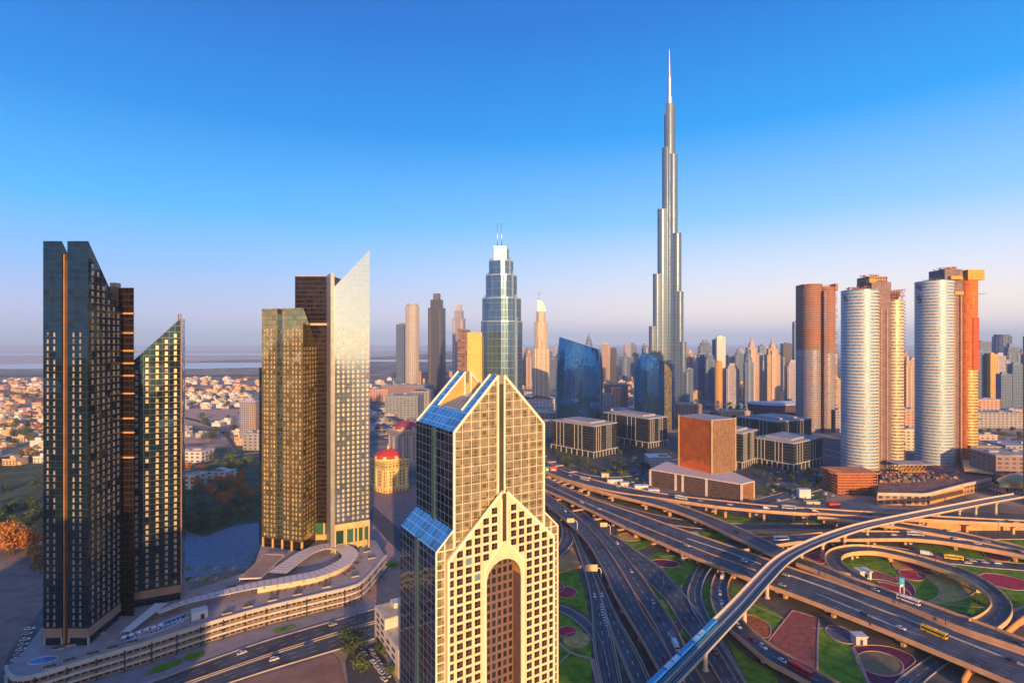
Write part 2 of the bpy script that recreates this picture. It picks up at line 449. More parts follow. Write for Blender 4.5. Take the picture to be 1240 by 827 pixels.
    m.face([P(C - G, Dp - t, ZP), P(C + G, Dp - t, ZP), P(C + G, Dp, ZP), P(C - G, Dp, ZP)])
    m.build("roof", [roof_g, solid("tray_glass", (0.36, 0.64, 0.7), .45, .0, var=.12, scale=.1)], T)
    m = MB()   # inner faces of the two gables, plant louvres
    for v, rev in ((t, True), (Dp - t, False)):
        f = [P(7, v, ZE + 7 * k - 0.7), P(Wd - 7, v, ZE + 7 * k - 0.7), P(C + G, v, ZP), P(C - G, v, ZP)]
        if rev: f.reverse()
        m.face(f)
    m.build("gable_lining", stone_d, T)
    m = MB()
    for i in range(9):
        u = 8.6 + i * 1.15; z = ZE + 7 * k - 0.6 + (u - 7) * ((12.0 - 7 * k + 0.6) / (C - 7)) + 0.35
        o = P(u, t + 1.5, z); e = ev
        m.obox(o, ev, 0, Dp - 2 * t - 3, -0.3, 0.3, z - 0.2, z + 0.25)
    m.build("roof_louvre", solid("louvre_grey", (0.4, 0.42, 0.42), 0.5, 0.4), T)
    # white rims along the gables, corners and a grid of mullions standing proud of the glass
    m = MB()
    def bar(a, b, w=0.35, out=0.3):
        a3 = Vector(P(a[0], -out, a[1])); b3 = Vector(P(b[0], -out, b[1]))
        t3 = (b3 - a3).normalized(); nrm = Vector((-ev.x, -ev.y, 0)); sd = t3.cross(nrm).normalized() * w; dp = Vector((ev.x, ev.y, 0)) * (out + 0.02)
        c = [a3 - sd, a3 + sd, b3 + sd, b3 - sd]; d = [x + dp for x in c]
        f = list(c)
        n = (c[1] - c[0]).cross(c[2] - c[1])
        if n.dot(nrm) < 0: f.reverse()
        m.face(f)
        for i in range(4): m.face([c[i], c[(i + 1) % 4], d[(i + 1) % 4], d[i]])
    kk = k
    def ztop(u): return ZE + kk * min(u, Wd - u)
    for i in range(12):
        u = i * Wd / 11
        if abs(u - C) < 1.5: continue
        bar((u, 83), (u, min(ztop(u), ZP) - 0.2), 0.13, 0.2)
    for z in [ZE - 3.57 * j for j in range(1, 14)] + [ZE + 3.57 * j for j in range(0, 6)]:
        off = max(0, (z - ZE) / kk)
        if C - G - off > 1: bar((off, z), (C - 1.6, z), 0.12, 0.18); bar((C + 1.6, z), (Wd - off, z), 0.12, 0.18)
    m.build("mullion_frame", solid("mullion_tan", (0.66, 0.58, 0.42), .5), T)
    m = MB()
    for s in (0, 1):
        def q(u): return u if s == 0 else Wd - u
        bar((q(0.2), 60), (q(0.2), ZE), 0.45, 0.42); bar((q(0.2), ZE), (q(C - G - .3), ZP), 0.5, 0.46); bar((q(C - 1.5), 100), (q(C - 1.5), ZP - .6), 0.32, 0.44)
    m.build("gable_rim", rim, T)
    # back gable rim, seen over the tray
    for v in (t - .35, Dp - t - .9, Dp - .5):
        m = MB()
        for s in (0, 1):
            def q(u): return u if s == 0 else Wd - u
            a, b = P(q(0 if v > Dp - 2 else 7), v, (ZE if v > Dp - 2 else ZE + 7 * k) + .1), P(q(C - G), v, ZP + .1)
            m.tube([a, b], 0.55, 4, False)
        m.build("back_gable_rim", rim, T)
    m = MB()
    for du in (-1.6, 1.6): m.tube([P(C + du, Dp - t - .6, ZE + 11), P(C + du, Dp - t - .6, ZP)], .5, 4, False)
    m.build("gable_post", rim, T)
    m = MB()
    q4 = [P(C - 1.2, -0.1, 0)[:2], P(C + 1.2, -0.1, 0)[:2], P(C + 1.2, 0.6, 0)[:2], P(C - 1.2, 0.6, 0)[:2]]
    m.prism(q4, 95, ZP - 0.5)
    m.build("central_channel", slot, T)
    m = MB(); q4 = [P(C - 1.05, -0.35, 0)[:2], P(C + 1.05, -0.35, 0)[:2], P(C + 1.05, t + .2, 0)[:2], P(C - 1.05, t + .2, 0)[:2]]
    m.prism(q4, ZP - 3.5, ZP + 0.3); rg = solid("ridge_grey", (0.3, 0.25, 0.2), 0.5, 0.3); m.build("ridge_cap", rg, T); m = MB(); q4 = [P(C - 1.05, Dp - t, 0)[:2], P(C + 1.05, Dp - t, 0)[:2], P(C + 1.05, Dp + .2, 0)[:2], P(C - 1.05, Dp + .2, 0)[:2]]
    m.prism(q4, ZP - 5, ZP + 0.6); m.build("ridge_cap", rg, T)
    # shoulders
    A, ZS = 7.55, 84.5
    for s in (0, 1):
        m = MB()
        def q(u): return u if s == 0 else Wd - u
        f = [P(q(-A), 0, 0), P(q(0), 0, 0), P(q(0), 0, ZS + 7.3), P(q(-A), 0, ZS)]
        uvf = [(-A, 0), (0, 0), (0, ZS + 7.3), (-A, ZS)]
        m.m = 0; m.face(f if s == 0 else f[::-1], uvf if s == 0 else uvf[::-1])
        b = [P(q(-A), Dp, 0), P(q(0), Dp, 0), P(q(0), Dp, ZS + 7.3), P(q(-A), Dp, ZS)]; m.face(b if s == 1 else b[::-1])
        w = [P(q(-A), Dp, 0), P(q(-A), 0, 0), P(q(-A), 0, ZS), P(q(-A), Dp, ZS)]; m.m = 1; m.face(w if s == 0 else w[::-1])
        r = [P(q(-A), 0, ZS), P(q(0), 0, ZS + 7.3), P(q(0), Dp, ZS + 7.3), P(q(-A), Dp, ZS)]; m.m = 2; m.face(r if s == 0 else r[::-1])
        sh = m.build("shoulder", [front, side, roof_g], T)
        m = MB()
        bar((q(-A + .15), 10), (q(-A + .15), ZS), .3, .3); bar((q(-A + .15), ZS), (q(0), ZS + 7.3), .3, .3); bar((q(-A / 2), 10), (q(-A / 2), ZS + 3), .18, .24)
        for j in range(21): bar((q(-A), ZS - 3.57 * j), (q(0), ZS - 3.57 * j), .18, .25)
        m.build("mullion_frame", rim, sh)
        m = MB(); a, b = (-A - .4, -A + .5)
        qq = [P(q(x), v, 0)[:2] for x, v in ((a, Dp / 2 - 1.6), (b, Dp / 2 - 1.6), (b, Dp / 2 + 1.6), (a, Dp / 2 + 1.6))]
        if s == 1: qq.reverse()
        m.prism(qq, 0, ZS + .4); m.build("side_channel", MATS["teal_channel"], sh)
    # stone gate block standing 2.5 m proud, with the arched recess
    PR, HW, ZG, ZK = -2.5, 25.6, 81.0, 104.5
    ah, zs = 8.2, 68.5
    m = MB()
    arch = [(C + ah * math.cos(a), zs + ah * math.sin(a)) for a in [math.pi * i / 16 for i in range(17)]]
    L_, R_ = C - HW, C + HW
    # front face in two halves round the arch
    left = [(L_, 0), (C - ah, 0)] + [p for p in reversed(arch) if p[0] <= C + 1e-6] + [(C, ZK), (L_, ZG)]
    right = [(C + ah, 0), (R_, 0), (R_, ZG), (C, ZK)] + [p for p in reversed(arch) if p[0] >= C - 1e-6]
    for pr in (left, right):
        m.face([P(u, PR, z) for u, z in pr], pr)
    for a, b in (((L_, ZG), (L_, 0)), ((R_, 0), (R_, ZG)), ((R_, ZG), (C, ZK)), ((C, ZK), (L_, ZG))):
        m.face([P(a[0], PR, a[1]), P(b[0], PR, b[1]), P(b[0], -0.6, b[1]), P(a[0], -0.6, a[1])][::-1])
    m.build("stone_front", stone, T)
    m = MB(); prof = [(C - ah, 0)] + list(reversed(arch)) + [(C + ah, 0)]
    for a, b in zip(prof, prof[1:]):
        m.m = 1 if abs(a[0] - b[0]) < .02 else 0
        m.face([P(a[0], PR, a[1]), P(a[0], 3.6, a[1]), P(b[0], 3.6, b[1]), P(b[0], PR, b[1])][::-1])
    m.build("arch_lining", [stone_d, solid("arch_reveal_shaded", (0.16, 0.1, 0.1), .6, var=.15)], T)  # side faces darkened, the shade of the recess is in the colour
    m = MB(); m.face([P(C - ah, 3.55, 0), P(C + ah, 3.55, 0)] + [P(u, 3.55, z) for u, z in arch], [(C - ah, 0), (C + ah, 0)] + arch)
    m.build("arch_back_wall", facade("arch_wall_shaded", (0.16, 0.10, 0.09), (0.03, 0.028, 0.04), 2.73, 3.57, 0.62, 0.66, 0.3, 0.15, wrough=.9), T)  # dark wall colour carries the shade inside the recess
    # gable rim of the gate and the pointed moulding over the arch
    def gbar(m, a, b, w, o0, o1):
        a3 = Vector(P(a[0], PR - o0, a[1])); b3 = Vector(P(b[0], PR - o0, b[1])); nrm = Vector((-ev.x, -ev.y, 0))
        sd = (b3 - a3).normalized().cross(nrm).normalized() * w; dp = Vector((ev.x, ev.y, 0)) * o1
        c = [a3 - sd, a3 + sd, b3 + sd, b3 - sd]; d = [x + dp for x in c]
        f = list(c)
        if (c[1] - c[0]).cross(c[2] - c[1]).dot(nrm) < 0: f.reverse()
        m.face(f)
        for i in range(4): m.face([c[i], c[(i + 1) % 4], d[(i + 1) % 4], d[i]])
    m = MB()
    for s in (-1, 1):
        gbar(m, (C + s * (HW - .4), 0), (C + s * (HW - .4), ZG), .5, .35, .4)
        gbar(m, (C + s * (HW - .4), ZG), (C + s * 1.3, ZK - .6), .6, .38, .43)
        gbar(m, (C + s * 1.3, ZK - 3), (C + s * 1.3, 84), .28, .3, .35)
        gbar(m, (C + s * 1.3, 83.6), (C + s * (ah + 1.0), 74.5), .42, .4, .45)
        gbar(m, (C + s * (ah + .9), 74.6), (C + s * (ah + .9), 0), .42, .42, .47)
    m.build("gate_rim", rim, T)
    m = MB(); gbar(m, (C, 84), (C, ZK - 1), 1.0, .12, .1); m.build("gate_channel", slot, T)
    # square windows, each a part until a hundred
    wm = facade("square_pane", (0.12, 0.08, 0.05), (0.09, 0.07, 0.055), 1.2, 1.25, 0.86, 0.86, 0.12, 0.7, tilt=0.05, gvar=0.7)
    wblue = solid("blue_pane", (0.25, 0.42, 0.5), 0.2, 0.4)
    spots = []
    for kx in range(6):
        for s in (-1, 1):
            u = C + s * (12.4 + 3.93 * (kx - 2)) if kx >= 2 else C + s * (4.6 + 3.93 * kx)
            if kx >= 2: pass
            for j in range(29):
                z = 3 + 3.57 * j
                top = ZG + (ZK - ZG) * (1 - abs(u - C) / HW)
                if z + 2.6 > top - 1.2: continue
                if abs(u - C) < ah + 2.4 and z < 84.2 - abs(u - C) * .95: continue
                spots.append((z, u))
    spots.sort(reverse=True)
    big = MB(); proto = None; n = 0
    for z, u in spots:
        if n < 99:
            if proto is None:
                b = MB(); ex = eu
                nn = Vector((-ev.x, -ev.y, 0))
                c = [Vector((eu.x * x, eu.y * x, zz)) for x, zz in ((-1.32, 0), (1.32, 0), (1.32, 2.55), (-1.32, 2.55))]
                b.face(c, [(0, 0), (2.4, 0), (2.4, 2.5), (0, 2.5)])
                for i in range(4):
                    a_, b_ = c[i], c[(i + 1) % 4]; b.face([b_, a_, a_ - nn * .03, b_ - nn * .03])
                proto = b.build("window", wm); w = proto
            else: w = proto.copy(); col.objects.link(w)
            w.parent = T; q = P(u, PR - .035, z); w.location = (q[0] - O.x, q[1] - O.y, z)
            if n in (37, 52):
                w.data = w.data.copy(); w.data.materials.clear(); w.data.materials.append(wblue)
            n += 1
        else:
            big.face([P(u - 1.32, PR - .035, z), P(u + 1.32, PR - .035, z), P(u + 1.32, PR - .035, z + 2.5), P(u - 1.32, PR - .035, z + 2.5)], [(0, 0), (2.4, 0), (2.4, 2.5), (0, 2.5)])
    big.build("window", wm, T, kind='stuff')
gable_tower()

# ------------------------------------------------------------------ the dark and gold slant-topped towers on the left
ZD0 = 11.0
dark_gl = facade("dark_tower_glass", (0.03, 0.042, 0.055), (0.022, 0.06, 0.09), 3.2, 3.5, 0.94, 0.9, 0.05, 0.8, 0.35, 0.4, tilt=0.012, gvar=.18, wave=0.32, wave_scale=0.05)
gold_gl = facade("gold_tower_glass", (0.18, 0.14, 0.07), (0.5, 0.4, 0.17), 3.2, 3.5, 0.94, 0.9, 0.07, 0.85, 0.35, 0.4, tilt=0.015, gvar=.2, wave=0.3, wave_scale=0.06)
pale_gl = facade("pale_tower_glass", (0.5, 0.58, 0.57), (0.6, 0.7, 0.7), 3.2, 3.5, 0.97, 0.96, 0.1, 0.9, 0.3, 0.6, tilt=0.0, gvar=.03)
brown_gl = facade("brown_tower_glass", (0.026, 0.017, 0.018), (0.022, 0.014, 0.016), 2.4, 3.5, 0.9, 0.8, 0.12, 0.5, 0.5, 0.1, tilt=0.02)
panel_pale = solid("window_panel", (0.34, 0.29, 0.23), 0.4, 0.3, var=0.75, scale=0.3)
panel_gold = solid("gold_window_panel", (0.5, 0.4, 0.22), 0.4, 0.3, var=0.7, scale=0.3)
base_band = solid("base_band", (0.3, 0.2, 0.15), 0.6, var=0.15)
def wall_windows(T, name, mat, runs, limit=99):
    """upright window panels. runs: list of (p0 xy, p1 xy, [fractions], z list) on a wall seen from its right-hand side"""
    allp = []
    for p0, p1, fr, zs, w, h in runs:
        p0, p1 = Vector(p0), Vector(p1); e = (p1 - p0).normalized(); nn = Vector((e.y, -e.x))
        for f in fr:
            c = p0.lerp(p1, f)
            for z in zs:
                zz = z(f) if callable(z) else z
                allp.append((c, e, nn, zz, w, h))
    rnd = random.Random(5)
    allp.sort(key=lambda a: a[0].y - a[3] * 0.0)
    big = MB(); protos = {}; n = 0
    off = Vector(T.location)
    for i, (c, e, nn, z, w, h) in enumerate(allp):
        if rnd.random() < .06: continue
        take = n < limit and (i % max(1, len(allp) // limit) == 0)
        def geo(b, cx, cy, cz):
            a0 = Vector((cx - e.x * w / 2 + nn.x * .08, cy - e.y * w / 2 + nn.y * .08)); a1 = Vector((cx + e.x * w / 2 + nn.x * .08, cy + e.y * w / 2 + nn.y * .08))
            i0 = a0 - nn * .07; i1 = a1 - nn * .07
            b.face([(a0.x, a0.y, cz), (a1.x, a1.y, cz), (a1.x, a1.y, cz + h), (a0.x, a0.y, cz + h)])
            b.face([(i0.x, i0.y, cz), (a0.x, a0.y, cz), (a0.x, a0.y, cz + h), (i0.x, i0.y, cz + h)])
            b.face([(a1.x, a1.y, cz), (i1.x, i1.y, cz), (i1.x, i1.y, cz + h), (a1.x, a1.y, cz + h)])
        if take:
            key = (round(e.x, 3), round(e.y, 3), w, h)
            if key not in protos:
                b = MB(); geo(b, 0, 0, 0); o = b.build(name, mat); protos[key] = o
            else: o = protos[key].copy(); col.objects.link(o)
            o.parent = T; o.location = (c.x - off.x, c.y - off.y, z - off.z); n += 1
        else: geo(big, c.x, c.y, z)
    if big.f: big.build(name, mat, T, kind='stuff')
def rng(a, b, s):
    out = []
    while a < b: out.append(a); a += s
    return out

def tower_a():
    T = thing("tower_block", "leftmost dark glass tower, split by a slot, its top cut down to the right", "tower", (-226.6, 291, ZD0))
    y0, y1 = 277.0, 305.0; zt, zb = 216.6, 181.0
    zz = lambda y: zt + (zb - zt) * (y - y0) / (y1 - y0)
    for x0, x1 in ((-238.3, -228.8), (-226.0, -215.3)):
        sk = -3.3; m = MB(); m.prism([(x0, y0), (x1, y0), (x1 + sk, y1), (x0 + sk, y1)], ZD0 + 9, [zt, zt, zb, zb]); m.build("glass_slab", dark_gl, T)
        m = MB(); m.prism([(x0 + .15, y0 + .15), (x1 - .15, y0 + .15), (x1 - .15 + sk, y1 - .15), (x0 + .15 + sk, y1 - .15)], ZD0 + 4.2, ZD0 + 9); m.build("base_band", base_band, T)
        m = MB(); m.prism([(x0 + .8, y0 + .8), (x1 - .8, y0 + .8), (x1 - .8 + sk, y1 - .8), (x0 + .8 + sk, y1 - .8)], ZD0, ZD0 + 4.2); m.build("lobby", dark_gl, T)
        for x in (x0 + .4, x1 - .4):
            m = MB(); m.box(x - .35, x + .35, y0 + .2, y0 + .9, ZD0, ZD0 + 4.2); m.build("pillar", concrete, T)
    m = MB(); m.prism([(-228.9, y0 + 2.5), (-225.9, y0 + 2.5), (-229, y1 - 1), (-232, y1 - 1)], ZD0, [207, 207, 176, 176]); m.build("slot_wall", solid("slot_brown", (0.2, 0.13, 0.09), 0.4, 0.4), T)
    m = MB(); m.box(-228.6, -227.9, y0 + .6, y0 + 2.5, ZD0, 210); m.build("slot_fin", solid("copper_fin", (0.5, 0.28, 0.14), 0.4, 0.5), T)
    zs = rng(ZD0 + 10, 170, 3.5)
    wall_windows(T, "window", panel_pale, [((-238.3, y0), (-228.8, y0), (.25, .6), zs, .9, 2.2), ((-226, y0), (-215.3, y0), (.3, .62), zs, .9, 2.2),
        ] + [((-215.3, y0), (-218.6, y1), (f,), rng(ZD0 + 10, zt + (zb - zt) * f - 5, 3.5), 1.6, 2.3) for f in (.12, .28, .44, .6, .76, .9)], 98)
def tower_a2():
    T = thing("tower_block", "brown service tower with orange floor ledges behind the leftmost dark tower", "tower", (-221, 320, ZD0))
    m = MB(); m.prism([(-228, 307.5), (-213.3, 307.5), (-218.6, 315), (-233, 315)], 0, 196); m.build("shaft", brown_gl, T)
    m = MB(); m.prism([(-228.2, 307.3), (-221.8, 307.3), (-227, 315.2), (-233.2, 315.2)], 166, 196.6); m.build("crown_panel", solid("copper_panel", (0.42, 0.2, 0.09), 0.4, 0.4), T)
    for z in (181, 170, 160, 153, 146, 136, 122, 114, 100):
        m = MB(); m.box(-221.7, -213.1, 306.9, 308.0, z, z + .9); m.build("floor_ledge", solid("orange_ledge", (0.6, 0.28, 0.1), 0.5), T)
    m = MB(); m.box(-228, -224.6, 309, 313, 196.6, 199); m.build("roof_plant", concrete, T)
def tower_a3():
    T = thing("tower_block", "dark glass tower with top slanting up to the right, right of the leftmost tower", "tower", (-209, 330, ZD0))
    p0, p1 = Vector((-221.5, 316.2)), Vector((-198.7, 327.5)); e = (p1 - p0).normalized(); n = Vector((-e.y, e.x)); p2, p3 = p1 + n * 24, p0 + n * 24
    ft = [tuple(p0), tuple(p1), tuple(p2), tuple(p3)]
    m = MB(); m.prism(ft, ZD0 + 9, [153, 180, 180, 153]); m.build("glass_slab", dark_gl, T)
    inner = [tuple(p0 + e * .3 + n * .3), tuple(p1 - e * .3 + n * .3), tuple(p2 - e * .3 - n * .3), tuple(p3 + e * .3 - n * .3)]
    m = MB(); m.prism(inner, ZD0 + 4.2, ZD0 + 9); m.build("base_band", base_band, T)
    m = MB(); m.prism(inner, ZD0, ZD0 + 4.2); m.build("lobby", dark_gl, T)
    m = MB(); m.tube([(p1.x - .2, p1.y + .1, ZD0), (p1.x - .2, p1.y + .1, 182.5)], .5, 4, False); m.build("corner_fin", solid("copper_fin", (0.5, 0.28, 0.14)), T)
    m = MB(); q = p1 - e * 1.6 + n * 2; m.obox(q, e, -.35, .35, -.3, .3, 177, 182.3); m.build("roof_mast", dark_steel, T)
    m = MB(); m.obox(p0, e, -1.4, -.1, 4, 22, ZD0, 152); m.build("link_wall", brown_gl, T)
    runs = []
    for f in (.12, .32, .52, .7, .88):
        runs.append((p0, p1, (f,), rng(ZD0 + 10, 150 + 27 * f - 3, 3.5), 1.5, 2.3))
    wall_windows(T, "window", panel_pale, runs, 98)
def tower_b1():
    p0, p1 = Vector((-189.6, 413)), Vector((-154, 401.7)); e = (p1 - p0).normalized(); n = Vector((0.09, 0.996)); Ln = (p1 - p0).length; Dp = 23
    T = thing("tower_block", "gold glass tower with a slanted right shoulder in front of the dark brown tower", "tower", (-170, 418, ZD0))
    def fx(a, b, d0, d1): return [tuple(p0 + e * a + n * d0), tuple(p0 + e * b + n * d0), tuple(p0 + e * b + n * d1), tuple(p0 + e * a + n * d1)]
    m = MB(); m.prism(fx(0, Ln * .38, 0, Dp), ZD0 + 7, 190.6); m.build("glass_slab", gold_gl, T)
    m = MB(); m.prism(fx(Ln * .50, Ln, 0, Dp), ZD0 + 7, [190.6, 190.6, 163, 163]); m.build("glass_slab", gold_gl, T)
    m = MB(); m.prism(fx(Ln * .37, Ln * .51, 1.5, Dp - 1), ZD0 + 7, 187); m.build("slot_glazing", facade("teal_slot", (0.1, 0.14, 0.16), (0.12, 0.2, 0.24), 2, 3.5, .9, .9, .08, .8, tilt=.06), T)
    m = MB(); m.prism(fx(-4.5, -.1, 3, Dp), ZD0, 146); m.build("side_wing", dark_gl, T)
    m = MB(); m.prism(fx(.6, Ln - .6, .6, Dp - .6), ZD0, ZD0 + 7); m.build("lobby", brown_gl, T)
    for f in (.03, .27, .5, .73, .97):
        q = p0 + e * Ln * f
        m = MB(); m.obox(q, e, -.6, .6, -.3, .9, ZD0, ZD0 + 7); m.build("pillar", solid("gold_stone", (0.6, 0.42, 0.18), 0.6), T)
    zs = rng(ZD0 + 8.5, 176, 3.5); q1 = p1 + n * Dp
    wall_windows(T, "window", panel_gold, [(p0, p1, (.07, .14, .24, .31, .56, .64, .76, .84, .93), zs, 1.3, 2.2), (p1, q1, (.1, .3, .5, .7, .9), rng(ZD0 + 8.5, 160, 3.5), 1.8, 2.2)], 98)
def tower_b2():
    T = thing("tower_block", "dark brown stepped tower between the gold tower and the pale slanted slab", "tower", (-157, 440, ZD0))
    m = MB(); m.box(-172, -143, 432, 456, ZD0, 217.5); m.build("upper_shaft", brown_gl, T)
    m = MB(); m.box(-158, -131, 424, 431.9, ZD0 + 14, 178.5); m.build("lower_shaft", brown_gl, T)
    m = MB(); m.box(-158.3, -130.7, 423.7, 432.2, 178.5, 180.2); m.build("cornice", pale_concrete, T)
    m = MB(); m.box(-172.3, -142.7, 431.7, 456.3, 217.5, 218.3); m.build("parapet", concrete, T)
    m = MB(); m.prism([(-160, 423.5), (-131, 423.5), (-131, 431), (-160, 431)], ZD0, ZD0 + 14); m.build("lobby", facade("green_lobby", (0.5, 0.36, 0.16), (0.06, 0.18, 0.12), 7, 14, .8, .7, .1, .5), T)
def tower_b3():
    p0, p1 = Vector((-129.5, 398)), Vector((-107.0, 410)); e = (p1 - p0).normalized(); n = Vector((-e.y, e.x)); Ln = (p1 - p0).length
    T = thing("tower_block", "pale shining slab tower with a steep blade top rising to the right", "tower", (-122, 414, ZD0))
    def fx(a, b, d0, d1): return [tuple(p0 + e * a + n * d0), tuple(p0 + e * b + n * d0), tuple(p0 + e * b + n * d1), tuple(p0 + e * a + n * d1)]
    m = MB(); m.prism(fx(0, Ln, 0, 1.6), ZD0 + 21, [206, 235, 235, 206]); m.build("front_blade", pale_gl, T)
    m = MB(); m.prism(fx(.4, Ln - .4, 1.6, 26), ZD0 + 21, [204, 231, 231, 204]); m.build("rear_slab", dark_gl, T)
    m = MB(); m.prism(fx(-2.4, .3, 2.5, 20), ZD0, 216); m.build("side_fin", solid("grey_fin", (0.35, 0.35, 0.36), 0.4, 0.5), T)
    m = MB(); m.prism(fx(.8, Ln - .8, 4, 25), ZD0, ZD0 + 21); m.build("lobby", facade("green_lobby", (0.5, 0.36, 0.16), (0.06, 0.18, 0.12)), T)
    m = MB(); m.prism(fx(0, Ln, 0, 4), ZD0 + 17, ZD0 + 21); m.build("base_band", MATS["gold_stone"], T)
    for f in (.02, .33, .66, .98):
        q = p0 + e * Ln * f
        m = MB(); m.obox(q, e, -.5, .5, .1, 1.1, ZD0, ZD0 + 17); m.build("pillar", MATS["gold_stone"], T)
    zs = rng(ZD0 + 23, 176, 3.5)
    wall_windows(T, "window", solid("bright_panel", (0.6, 0.55, 0.42), 0.35, 0.3, var=.4, scale=.3), [(p0, p1, (.1, .24, .38, .52, .66, .8, .93), zs, 1.5, 2.2)], 98)
tower_a(); tower_a2(); tower_a3(); tower_b1(); tower_b2(); tower_b3()
# ------------------------------------------------------------------ podium with the roof terrace at the foot of the towers
def offset_strip(m, pts, z0, z1, out, thick):
    "wall strip along a polyline (xy), standing `out` metres to the right-hand side of its direction"
    P = [Vector(p) for p in pts]; nr = []
    for i in range(len(P)):
        t = (P[min(i + 1, len(P) - 1)] - P[max(i - 1, 0)]).normalized(); nr.append(Vector((t.y, -t.x)))
    A = [P[i] + nr[i] * out for i in range(len(P))]; B = [P[i] + nr[i] * (out - thick) for i in range(len(P))]
    for i in range(len(P) - 1):
        a, b, c, d = A[i], A[i + 1], B[i + 1], B[i]
        m.face([(a.x, a.y, z0), (b.x, b.y, z0), (b.x, b.y, z1), (a.x, a.y, z1)])
        m.face([(a.x, a.y, z1), (b.x, b.y, z1), (c.x, c.y, z1), (d.x, d.y, z1)])
        m.face([(c.x, c.y, z0), (d.x, d.y, z0), (d.x, d.y, z1), (c.x, c.y, z1)])
        m.face([(d.x, d.y, z0), (c.x, c.y, z0), (b.x, b.y, z0), (a.x, a.y, z0)])
    for i, f in ((0, False), (len(P) - 1, True)):
        q = [(A[i].x, A[i].y, z0), (A[i].x, A[i].y, z1), (B[i].x, B[i].y, z1), (B[i].x, B[i].y, z0)]
        m.face(q[::-1] if f else q)
def ribbon_sheet(m, c, w, z, th=0.35, zf=None):
    P = [Vector(p) for p in c]; n = len(P); L_, R_ = [], []
    for i in range(n):
        t = (P[min(i + 1, n - 1)] - P[max(i - 1, 0)]).normalized(); nr = Vector((-t.y, t.x)); ww = w(i / (n - 1)) if callable(w) else w
        L_.append(P[i] + nr * ww / 2); R_.append(P[i] - nr * ww / 2)
    for i in range(n - 1):
        za, zb = (z, z) if zf is None else (zf(i / (n - 1)), zf((i + 1) / (n - 1)))
        a, b, c2, d = R_[i], R_[i + 1], L_[i + 1], L_[i]
        m.face([(a.x, a.y, za), (b.x, b.y, zb), (c2.x, c2.y, zb), (d.x, d.y, za)])
        m.face([(d.x, d.y, za - th), (c2.x, c2.y, zb - th), (b.x, b.y, zb - th), (a.x, a.y, za - th)])
        m.face([(a.x, a.y, za - th), (b.x, b.y, zb - th), (b.x, b.y, zb), (a.x, a.y, za)])
        m.face([(d.x, d.y, za), (c2.x, c2.y, zb), (c2.x, c2.y, zb - th), (d.x, d.y, za - th)])
    return L_, R_
